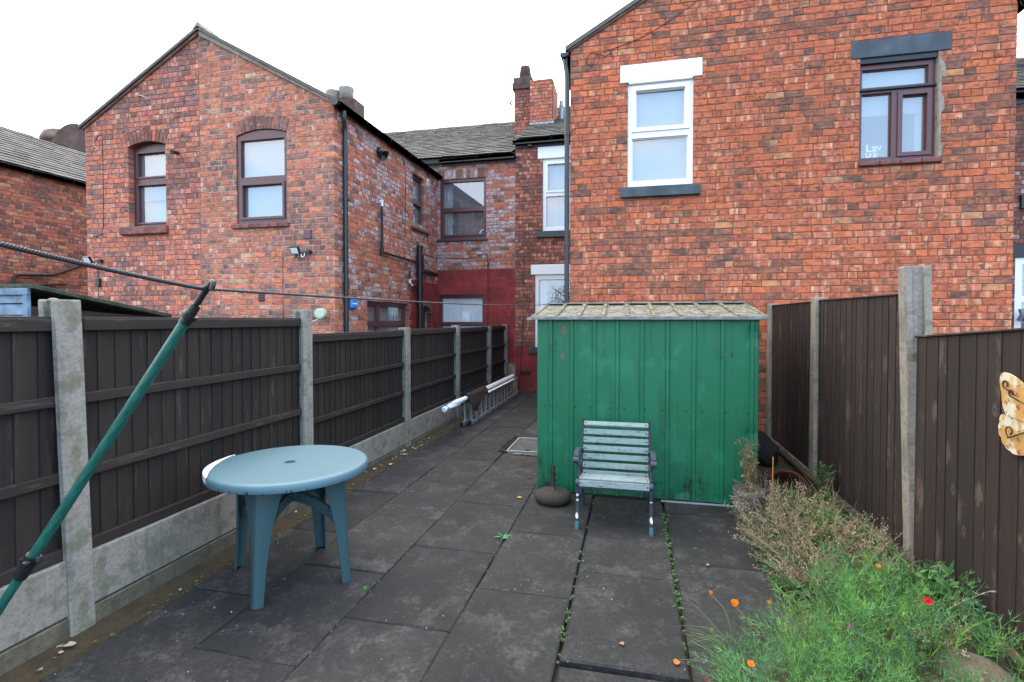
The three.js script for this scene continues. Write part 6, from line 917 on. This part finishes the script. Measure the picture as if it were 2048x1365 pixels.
function feathery(m, p, d, L) {                                 // finely cut poppy leaf: stalk with paired, forked fingers
  m.col = shade(greens[Math.floor(rnd() * 5)], 0.2); const pts = stalk(m, p, d, L * 0.75, 0.0016, 0.08, 4);
  for (let i = 1; i < pts.length; i++) for (const s of [-1, 1]) {
    const dir = unit(add(pts[i], pts[i - 1], -1)), side = unit(cross(dir, [0, 1, 0.2])), bd = unit([dir[0] * 0.8 + side[0] * s, dir[1] * 0.8 + side[1] * s + 0.1, dir[2] * 0.8 + side[2] * s]), bl = L * 0.26 * (1.25 - i * 0.17);
    const e = blade(m, pts[i], bd, bl, 0.0052, 0.05, 1), q = add(pts[i], bd, bl * 0.55); for (const k of [-0.6, 0.6]) blade(m, q, [bd[0] + side[0] * k + rr(-0.2, 0.2), bd[1] + rr(-0.1, 0.5), bd[2] + side[2] * k + dir[2] * 0.4], bl * 0.75, 0.005, 0.05, 1);
  }
  const tip = pts[pts.length - 1], dir = unit(add(tip, pts[pts.length - 2], -1)); for (let k = 0; k < 4; k++) blade(m, tip, add(dir, [rr(-0.6, 0.6), rr(-0.3, 0.5), rr(-0.6, 0.6)]), L * 0.22, 0.0052, 0.05, 1);
}
{
  const m = new MB(); let n = 0;
  while (n < 1500) {
    const z = rr(-3.15, -1.35), x = rr(0.35, 1.62), inL = lerp(0.42, 0.80, sstep(-2.35, -3.0, z)), k = fbm(((x * 0.4) % 1 + 1) % 1, ((z * 0.4) % 1 + 1) % 1, 8, 8, 3, 605);
    if (x < inL || (z < -2.85 && x < 0.95) || k < 0.33 || (Math.hypot((x - 1.42) / 0.2, (z + 2.45) / 0.2) < 0.8)) continue;
    const edge = sstep(inL + 0.25, inL, x), tall = (z < -2.6 && x > 0.95 ? 1.15 : 0.85), L = rr(0.13, 0.25) * tall, d = [rr(-0.5, 0.5) - edge * rr(0.2, 1.1), rr(0.6, 1.3) - edge * 0.25, rr(-0.45, 0.55)], h = rr(0.0, 0.12) * tall; feathery(m, [x, 0.02 + h * (1 - edge * 0.6), z], d, L); n++;
  }
  for (let i = 0; i < 260; i++) { m.col = shade([0.14, 0.24, 0.085], 0.25); const z = rr(-2.7, -1.5), x = rr(0.42, 1.1), left = rnd() < 0.4; blade(m, [left ? 0.46 : x, 0.03, z], [left ? rr(-1.4, -0.5) : rr(-0.6, 0.4), rr(0.4, 1.3), rr(-0.4, 0.6)], rr(0.15, 0.32), 0.0042, 0.22, 4); }
  tag(m.build('poppy_foliage', M.leaf), 'mass of fine feathery green poppy leaves at the bottom right', 'foliage', null, 'stuff');
}
function driedClump(name, label, c, n, H, R, tones, lean = [0, 0], green = 0.25) {
  const t = thing(name, label, 'dried plant', c, undefined), st = new MB(), sd = new MB(), lf = new MB();
  for (let i = 0; i < n; i++) {
    const a = rr(0, 6.283), r = R * Math.sqrt(rnd()) * 0.35, d = [Math.cos(a) * rr(0.1, 0.85) + lean[0], rr(0.7, 1.3), Math.sin(a) * rr(0.1, 0.85) + lean[1]], L = H * rr(0.65, 1.15); st.col = shade(rnd() < 0.7 ? [0.38, 0.29, 0.19] : [0.17, 0.16, 0.08], 0.3);
    const pts = stalk(st, [c[0] + Math.cos(a) * r, c[1], c[2] + Math.sin(a) * r], d, L, 0.0021, 0.09, 5), top = pts[5], dir = unit(add(pts[5], pts[3], -1));
    const tone = tones[Math.floor(rnd() * tones.length)]; for (let k = 0; k < 11; k++) { const q = rnd(), p = add(add(pts[3], dir, q * L * 0.42), [rr(-1, 1) * 0.026 * (1 - q * 0.5), rr(-0.4, 1) * 0.018, rr(-1, 1) * 0.026 * (1 - q * 0.5)]); sd.col = shade(tone, 0.35); nib(sd, p, rr(0.0028, 0.006)); }
    for (let k = 0; k < 2; k++) { st.col = shade([0.24, 0.17, 0.11], 0.3); stalk(st, pts[2 + k], [rr(-1, 1), rr(0.5, 1.2), rr(-1, 1)], L * 0.3, 0.001, 0.06, 2); }
    if (rnd() < green * 2) { lf.col = shade(rnd() < 0.7 ? [0.10, 0.15, 0.055] : [0.16, 0.16, 0.10], 0.3); for (let k = 0; k < 5; k++) blade(lf, pts[Math.floor(rnd() * 3)], [rr(-1, 1), rr(-0.1, 0.8), rr(-1, 1)], rr(0.03, 0.075), rr(0.006, 0.014), 0.25, 3); }
  }
  st.build('stems', M.stem, t); sd.build('seed_heads', M.stem, t); if (!lf.empty) lf.build('leaves', M.leaf, t);
}
{ // green undergrowth between the dried plants
  const m = new MB(); for (let i = 0; i < 900; i++) { const z = rr(-4.6, -3.0), x = rr(0.84, 1.56), h = rr(0, 0.2) * sstep(0.8, 1.2, x); m.col = shade([[0.07, 0.17, 0.04], [0.11, 0.24, 0.06], [0.14, 0.22, 0.08], [0.20, 0.19, 0.09]][Math.floor(rnd() * 4)], 0.3); const p = [x, 0.01 + h, z]; for (let k = 0; k < 5; k++) blade(m, p, [rr(-1, 1), rr(0.1, 1.2), rr(-1, 1)], rr(0.03, 0.11), rr(0.005, 0.016), 0.2, 3); }
  for (let i = 0; i < 150; i++) { const z = rr(-4.7, -3.2), x = rr(1.0, 1.55); m.col = shade([0.36, 0.30, 0.17], 0.3); blade(m, [x, 0.02, z], [rr(-0.6, 0.5), 1, rr(-0.5, 0.6)], rr(0.2, 0.42), 0.004, 0.12, 4); }
  tag(m.build('undergrowth', M.leaf), 'mixed green leaves and straw coloured grass under the dried plants', 'undergrowth', null, 'stuff');
}
const TAN = [[0.46, 0.33, 0.22], [0.36, 0.24, 0.17], [0.30, 0.17, 0.12]], CREAM = [[0.60, 0.50, 0.36], [0.48, 0.38, 0.27], [0.40, 0.27, 0.19]], PINK = [[0.40, 0.30, 0.22], [0.46, 0.37, 0.28], [0.30, 0.21, 0.15]];
driedClump('dried_plant', 'pinkish brown dried plant at the slab edge, just below the pale pot', [0.95, 0.02, -4.12], 46, 0.30, 0.3, PINK, [-0.15, 0.2]);
driedClump('dried_plant', 'cream seeded dried plant in front of the terracotta pot', [1.18, 0.02, -4.35], 44, 0.30, 0.3, CREAM, [-0.1, 0.1]);
driedClump('dried_plant', 'tan dried plant leaning over the slab edge halfway along the bed', [0.98, 0.02, -3.72], 54, 0.30, 0.32, [...PINK, ...TAN], [-0.35, 0.15], 0.15);
driedClump('dried_plant', 'brown dried plant beside the bright green leafy plant', [1.26, 0.03, -3.85], 54, 0.30, 0.32, TAN, [-0.1, 0.1], 0.2);
driedClump('dried_plant', 'pale cream dried plant against the low stone wall', [1.43, 0.03, -3.7], 40, 0.26, 0.25, CREAM, [-0.1, 0.2], 0.15);
driedClump('dried_plant', 'rusty brown dried plant low beside the feathery foliage', [1.02, 0.02, -3.32], 56, 0.26, 0.32, [...TAN, ...PINK], [-0.3, 0.2], 0.15);
driedClump('dried_plant', 'brown dried plant between the stone wall and the feathery foliage', [1.28, 0.03, -3.4], 46, 0.26, 0.3, TAN, [-0.1, 0.2], 0.2);
driedClump('dried_plant', 'small cream seeded plant just above the rock', [1.36, 0.08, -2.72], 26, 0.16, 0.16, CREAM, [0.15, 0.1], 0.2);
driedClump('dried_plant', 'grey green dried plant around the bamboo cane', [1.08, 0.02, -4.56], 30, 0.30, 0.24, [[0.20, 0.22, 0.15], [0.26, 0.25, 0.18], [0.30, 0.25, 0.2]], [0, 0.1], 0.9);
{ // shrub gone brown in the pale pot
  const c = [0.93, 0.15, -4.5], t = thing('potted_plant', 'withered orange brown plant standing in the pale pot', 'potted plant', c), st = new MB(), lf = new MB();
  for (let i = 0; i < 34; i++) { const a = rr(0, 6.283), d = [Math.cos(a) * rr(0.03, 0.35), 1, Math.sin(a) * rr(0.03, 0.3)]; st.col = shade([0.22, 0.12, 0.07], 0.3); const pts = stalk(st, c, d, rr(0.2, 0.46), 0.002, 0.02, 5); for (const p of pts.slice(1)) for (let k = 0; k < 7; k++) { lf.col = shade([[0.30, 0.15, 0.07], [0.34, 0.22, 0.1], [0.22, 0.22, 0.1], [0.5, 0.5, 0.46]][rnd() < 0.05 ? 3 : Math.floor(rnd() * 3)], 0.3); blade(lf, p, [rr(-1, 1), rr(-0.5, 0.9), rr(-1, 1)], rr(0.025, 0.06), rr(0.004, 0.008), 0.2, 2); } }
  for (let i = 0; i < 14; i++) { lf.col = shade([0.12, 0.16, 0.07], 0.3); blade(lf, add(c, [0, 0.06, 0]), [rr(-1.2, 0.4), rr(0.0, 0.5), rr(-0.2, 1)], rr(0.1, 0.2), 0.007, 0.35, 4); }
  st.build('stems', M.stem, t); lf.build('leaves', M.leaf, t); const f = new MB(); for (const q of [[0.1, 0.1, 0.14], [-0.13, 0.1, 0.06], [0.02, 0.03, 0.2]]) { f.col = [0.10, 0.13, 0.42]; for (let k = 0; k < 8; k++) blade(f, add(c, q), [rr(-1, 1), rr(-0.2, 0.8), rr(-0.4, 1)], 0.018, 0.011, 0.2, 2); } f.build('flowers', M.petal, t);
}
function leafy(name, label, cat, c, n, H, col, leafL, leafW, spread, tips) {
  const t = thing(name, label, cat, c), st = new MB(), lf = new MB(), tp = new MB();
  for (let i = 0; i < n; i++) { const a = rr(0, 6.283); st.col = shade([0.10, 0.13, 0.05], 0.2); const pts = stalk(st, c, [Math.cos(a) * spread * rnd(), 1, Math.sin(a) * spread * rnd()], H * rr(0.6, 1.05), 0.0022, 0.03, 6); pts.slice(1).forEach((p, j) => { const m = tips && j < 3 ? tp : lf; for (let k = 0; k < 6; k++) { m.col = shade(tips && j < 3 ? tips : col, 0.3); blade(m, p, [rr(-1, 1), rr(-0.15, 0.8), rr(-1, 1)], leafL * rr(0.6, 1.2), leafW * rr(0.7, 1.2), 0.18, 3); } }); }
  st.build('stems', M.stem, t); lf.build('leaves', M.leaf, t); if (tips) tp.build('withered_leaves', M.leaf, t);
}
leafy('leafy_plant', 'bushy plant turning from green to rusty orange by the second right fence post', 'plant', [1.56, 0.02, -4.75], 26, 0.36, [0.09, 0.16, 0.04], 0.035, 0.009, 0.3, [0.24, 0.12, 0.05]);
leafy('leafy_plant', 'bright green broad leaved plant among the dried plants', 'plant', [1.40, 0.06, -4.1], 7, 0.13, [0.12, 0.34, 0.07], 0.1, 0.026, 0.7);
leafy('leafy_plant', 'dark green low plant at the foot of the pale pot', 'plant', [0.86, 0.0, -4.36], 10, 0.09, [0.06, 0.13, 0.05], 0.03, 0.014, 0.9);
leafy('leafy_plant', 'green leafy plant behind the red flower by the right fence', 'plant', [1.50, 0.05, -3.05], 9, 0.26, [0.09, 0.2, 0.06], 0.07, 0.03, 0.5);
leafy('leafy_plant', 'green lobed plant standing beside the rock at the right fence', 'plant', [1.54, 0.02, -2.68], 6, 0.30, [0.09, 0.22, 0.10], 0.05, 0.016, 0.35);
leafy('leafy_plant', 'low green clump at the foot of the fence in the bottom right corner', 'plant', [1.60, 0.0, -2.25], 12, 0.2, [0.09, 0.22, 0.10], 0.06, 0.018, 0.8);
{ const t = thing('seed_stalk', 'pale dry seed stalk crossing the right fence above the red flower', 'dried plant', [1.5, 0.2, -2.85]), m = new MB(); m.col = [0.4, 0.36, 0.32]; const p = stalk(m, [1.46, 0.2, -2.85], [0.6, 0.7, 0.25], 0.2, 0.0018, 0.04, 5); for (const q of p.slice(1)) for (let k = 0; k < 4; k++) blade(m, q, [rr(-0.4, 1), rr(-0.1, 0.8), rr(-0.5, 0.8)], 0.035, 0.004, 0.1, 2); m.build('stalk', M.stem, t); }
// flowers
function flower(name, label, c, col, r, open, stemTo, petals = 4) {
  const t = thing(name, label, 'flower', c), p = new MB(), s = new MB(); s.col = [0.12, 0.2, 0.08]; if (stemTo) { const pts = [stemTo, add(stemTo, [(c[0] - stemTo[0]) * 0.4, (c[1] - stemTo[1]) * 0.7, (c[2] - stemTo[2]) * 0.4]), c]; s.tube(pts, 0.0018, 10, 5); s.build('stem', M.stem, t); }
  const face = unit([-c[0] * 0.3, 2.0, 0.9]), a = unit(cross(face, [0, 1, 0])), b = cross(a, face);
  for (let i = 0; i < petals; i++) { const an = (i / petals) * 6.283 + 0.4, q = n => { const o = []; for (let k = 0; k <= 6; k++) { const u = (k / 6 - 0.5) * (6.283 / petals) * 1.25, rad = r * n * (1 - 0.12 * Math.abs(k / 3 - 1) ** 3), lift = r * open * n * n; o.push([0, 1, 2].map(j => c[j] + a[j] * Math.cos(an + u) * rad * (1 - open * 0.35 * n) + b[j] * Math.sin(an + u) * rad * (1 - open * 0.35 * n) + face[j] * (lift + 0.002 * Math.sin(k * 2 + i)))); } return o; }; p.col = shade(col, 0.12); let prev = q(0.08); for (const n of [0.4, 0.75, 1]) { const cur = q(n); for (let k = 0; k < 6; k++) p.poly([prev[k], prev[k + 1], cur[k + 1], cur[k]], { uv: [[0, 0], [1, 0], [1, 1], [0, 1]] }); prev = cur; } }
  p.build('petals', M.petal, t); return t;
}
const OR = [0.85, 0.30, 0.012];
flower('poppy_flower', 'largest orange poppy, at the upper left of the feathery foliage', [0.452, 0.30, -2.47], OR, 0.025, 1.0, [0.55, 0.08, -2.45]);
flower('poppy_flower', 'small orange poppy left of the largest one', [0.36, 0.31, -2.53], OR, 0.013, 1.1, [0.46, 0.1, -2.5]);
flower('poppy_flower', 'orange poppy bud right of the largest poppy above the foliage edge', [0.605, 0.30, -2.52], OR, 0.012, 1.5, [0.62, 0.08, -2.52]);
flower('poppy_flower', 'pale orange poppy hanging over the slab at the left of the foliage', [0.335, 0.25, -2.33], [0.6, 0.3, 0.12], 0.012, 1.4, [0.46, 0.08, -2.35]);
flower('poppy_flower', 'half open orange poppy in the middle of the lower foliage', [0.437, 0.29, -2.07], OR, 0.017, 0.7, [0.5, 0.08, -2.1]);
flower('poppy_flower', 'small yellow poppy in front of the low stone wall', [1.235, 0.31, -3.0], [0.8, 0.42, 0.03], 0.017, 0.8, [1.24, 0.08, -3.0]);
flower('poppy_flower', 'faded peach poppy low down at the left edge of the foliage', [0.30, 0.12, -2.2], [0.42, 0.19, 0.1], 0.014, 1.2, [0.42, 0.05, -2.2]);
flower('red_flower', 'crimson red flower beside the right fence', [1.30, 0.31, -2.68], [0.6, 0.008, 0.02], 0.024, 0.35, [1.34, 0.08, -2.7], 9);
flower('pink_bud', 'single pink flower bud on a long arching stem', [0.875, 0.31, -2.37], [0.6, 0.2, 0.32], 0.016, 2.2, [1.06, 0.14, -2.36], 5);
// weeds in the joints: one built, the others copies with the label of their joint
{
  const make = () => { const t = thing('joint_weed', '', 'weed', [0, 0, 0], undefined, true), m = new MB(); for (let i = 0; i < 16; i++) { m.col = shade([0.11, 0.25, 0.06], 0.3); const a = rr(0, 6.283), p = [Math.cos(a) * rr(0, 0.014), rr(0, 0.015), Math.sin(a) * rr(0, 0.02)]; blade(m, p, [Math.cos(a), rr(0.15, 0.9), Math.sin(a)], rr(0.014, 0.03), rr(0.009, 0.016), 0.2, 3); } m.build('leaves', M.leaf, t); return t; };
  const proto = make(); let first = true;
  const ORD = ['first', 'second', 'third', 'fourth', 'fifth', 'sixth', 'seventh', 'eighth', 'ninth', 'tenth', 'eleventh', 'twelfth', 'thirteenth', 'fourteenth', 'fifteenth', 'sixteenth', 'seventeenth', 'eighteenth', 'nineteenth', 'twentieth'], nth = i => (i < 20 ? ORD[i] : 'twenty-' + ORD[i - 20]), cnt = {};
  const place = (x, z, s, label, group, y = -0.012) => { if (group) { cnt[group] = (cnt[group] ?? -1) + 1; label = label.replace('#', nth(cnt[group])); } const o = first ? proto : proto.clone(); if (!first) { o.name = numbered('joint_weed'); scene.add(o); } first = false; o.position.set(x, y, z); o.scale.setScalar(s * 0.78); o.rotation.y = rr(0, 6.283); o.userData.label = label; if (group) o.userData.group = group; else delete o.userData.group; };
  const A = 'small green weed, # from the shed in the joint below the seat\'s left leg', B = 'small green weed, # from the shed in the joint below the seat\'s right leg';
  for (const [z, s] of [[-4.5, 0.6], [-3.97, 0.7], [-3.52, 1.15], [-3.40, 1.0], [-3.2, 0.7], [-2.93, 1.1], [-2.78, 1.3], [-2.72, 0.9], [-2.6, 1.4], [-2.54, 0.9], [-2.42, 0.6]]) place(-0.327 + rr(-0.006, 0.006), z, s, A, 'weeds in the left long joint');
  for (let i = 0; i < 24; i++) { const z = -4.35 + i * 0.06 + rr(-0.012, 0.012); place(0.258 + rr(-0.012, 0.012), z, rr(0.6, 1.25), B, 'weeds in the right long joint'); } for (const z of [-2.87, -2.75, -2.62, -2.5]) place(0.256, z, rr(0.5, 0.9), B, 'weeds in the right long joint');
  for (let i = 0; i < 22; i++) { const q = i / 21; place(lerp(0.80, 0.85, q) + rr(-0.02, 0.02), lerp(-4.1, -3.05, q), rr(0.6, 1.2), 'small green weed, # from the shed along the flower bed\'s edge', 'weeds along the flower bed edge', 0); }
  for (const [x, z, s, l] of [[-1.504, -3.086, 0.7, 'tiny weed in the joint right of the table\'s right leg'], [-1.52, -2.75, 1.2, 'green weed in the joint in front of the table\'s right leg'], [-0.978, -2.43, 0.8, 'tiny weed at a slab corner between table and seat'], [-1.135, -2.45, 0.7, 'tiny weed in the cross joint in front of the table'], [0.43, -3.76, 0.8, 'tiny weed on the dark slab left of the dried plants'], [0.54, -3.75, 0.7, 'tiny weed on the dark slab nearest the dried plants'], [-0.25, -4.25, 0.8, 'small weed on the slab under the seat'], [-1.53, -4.06, 0.7, 'tiny mossy weed in the joint left of the yellow fallen leaf']]) place(x, z, s, l);
  const t = thing('rosette_weed', 'star shaped green weed between slabs left of the seat', 'weed', [-0.905, 0, -3.63]), m = new MB(); for (let i = 0; i < 12; i++) { const a = (i / 12) * 6.283 + rr(-0.2, 0.2); m.col = shade([0.10, 0.30, 0.09], 0.2); blade(m, [-0.905, 0, -3.63], [Math.cos(a), rr(0.25, 0.8), Math.sin(a)], rr(0.05, 0.08), 0.017, 0.25, 3); } m.build('leaves', M.leaf, t);
}
// fallen leaves and petals
function fallen(name, label, x, z, r, col, tilt = 0.3) { const m = new MB(), a0 = rr(0, 6.283), n = 12, y = 0.008, P = []; m.col = col; for (let i = 0; i < n; i++) { const a = (i / n) * 6.283, k = r * (0.62 + 0.38 * Math.cos(a) + 0.12 * Math.cos(a * 3 + x * 9)); P.push([x + Math.cos(a + a0) * k, y + 0.3 * tilt * r * (0.5 + 0.5 * Math.sin(a * 2)) + 0.002, z + Math.sin(a + a0) * k]); } const c = [x, y, z]; for (let i = 0; i < n; i++) ntri(m, c, P[(i + 1) % n], P[i]); tag(m.build(name, M.petal), label, 'fallen leaf'); }
fallen('fallen_leaf', 'bright yellow fallen leaf on the slab left of the parasol base', -0.972, -4.48, 0.028, [0.75, 0.42, 0.03], 0.6); fallen('fallen_leaf', 'curled brown fallen leaf near the shed corner', -0.985, -5.06, 0.026, [0.10, 0.05, 0.03], 0.8);
fallen('fallen_petal', 'orange heart shaped petal at the bottom between the seat and the foliage', 0.213, -2.47, 0.024, [0.75, 0.2, 0.04], 0.6); fallen('fallen_petal', 'dull orange petal on the slab below the seat', -0.044, -2.545, 0.018, [0.42, 0.2, 0.12], 0.6); fallen('fallen_leaf', 'pale cream leaf at the foot of the nearest left fence post', -2.655, -1.945, 0.034, [0.55, 0.45, 0.35], 0.3);
fallen('fallen_leaf', 'pale tan leaf on the dark slab left of the flower bed', 0.481, -3.50, 0.018, [0.35, 0.22, 0.15], 0.4);
{ const m = new MB(); for (let i = 0; i < 60; i++) { const z = i < 36 ? rr(-6.6, -4.9) : rr(-8, -1.5), x = -2.63 + rr(-0.08, 0.07), r = rr(0.008, i < 40 ? 0.028 : 0.018), a0 = rr(0, 6.3); m.col = shade([[0.36, 0.28, 0.2], [0.28, 0.16, 0.1], [0.45, 0.40, 0.34]][i % 3], 0.3); const P = []; for (let k = 0; k < 7; k++) { const a = (k / 7) * 6.283; P.push([x + Math.cos(a + a0) * r * (0.7 + 0.3 * Math.cos(a)), -0.002 + rr(0, 0.008), z + Math.sin(a + a0) * r * 0.8]); } m.poly(P); } tag(m.build('leaf_litter', M.stem), 'dry leaf litter and stone chips along the foot of the left fence', 'leaf litter', null, 'stuff'); }
{ const m = new MB(); for (let i = 0; i < 420; i++) { const p = rnd(), joint = [-2.065, -1.49, -0.89, -0.33][Math.floor(rnd() * 4)], near = rnd() < 0.5, x = near ? joint + rr(-0.004, 0.004) : rr(-2.6, -2.5), z = rr(-9, -2), r = rr(0.003, 0.009); m.col = shade([0.09, 0.11, 0.03], 0.4); m.geo(new THREE.IcosahedronGeometry(r, 0), new THREE.Matrix4().makeScale(1, 0.5, 1.6).setPosition(x, near ? -0.01 : -0.004, z)); } tag(m.build('moss', M.stem), 'moss in the joints between the slabs', 'moss', null, 'stuff'); }
{ const m = new MB(); for (let i = 0; i < 700; i++) { const z = -1.7 - 6 * Math.pow(rnd(), 1.6), x = rr(-2.5, 0.8), r = rr(0.0015, 0.0055) * (rnd() < 0.06 ? 1.8 : 1); m.col = shade([[0.30, 0.27, 0.23], [0.16, 0.12, 0.08], [0.24, 0.22, 0.19], [0.08, 0.07, 0.05]][i % 4], 0.3); m.geo(new THREE.TetrahedronGeometry(r, 0), new THREE.Matrix4().makeRotationY(rnd() * 6).setPosition(x, 0.006, z)); } tag(m.build('grit', M.stem), 'scattered grit and crumbs on the paving slabs', 'grit', null, 'stuff'); }
// a garden tree behind the camera, seen mirrored in the lower white window
{
  const t = thing('tree', 'green garden tree mirrored in the lower white window', 'tree', [-3.4, 0, 6.5]), tr = new MB(), lf = new MB(); mat('bark', { map: rep(soilT, 0.5), color: 0xb8a890, roughness: 1 }); tr.tube([[-3.4, -0.1, 6.5], [-3.35, 1.2, 6.5], [-3.45, 2.4, 6.55]], 0.1, 12, 10); for (let i = 0; i < 14; i++) { const a = i * 2.4, y = 1.1 + i * 0.13; tr.tube([[-3.4, y, 6.5], [-3.4 + Math.cos(a) * 0.6, y + 0.4, 6.5 + Math.sin(a) * 0.6], [-3.4 + Math.cos(a) * 1.1, y + 0.7, 6.5 + Math.sin(a) * 1.1]], 0.03, 8, 6); } tr.build('trunk', M.bark, t);
  for (let i = 0; i < 4200; i++) { const a = rr(0, 6.283), v = rr(-1, 1), r = Math.cbrt(rnd()) * (0.9 + 0.35 * hash(Math.floor(a * 3), Math.floor(v * 4), 7)), h = Math.sqrt(1 - v * v); lf.col = shade([0.08, 0.14, 0.035], 0.4); blade(lf, [-3.4 + Math.cos(a) * h * r * 1.5, 2.35 + v * r * 1.35, 6.5 + Math.sin(a) * h * r * 1.4], [rr(-1, 1), rr(-0.6, 0.6), rr(-1, 1)], rr(0.07, 0.12), rr(0.04, 0.06), 0.2, 2); } lf.build('crown', M.leaf, t);
}
// ---------------------------------------------------------------- render
scene.environmentIntensity = 1;
const renderer = new THREE.WebGLRenderer({ antialias: true });
renderer.toneMapping = THREE.LinearToneMapping; renderer.toneMappingExposure = EXPOSURE;
renderer.shadowMap.enabled = true; renderer.shadowMap.type = THREE.PCFSoftShadowMap;
renderer.setSize(1024, 682);
renderer.render(scene, camera);
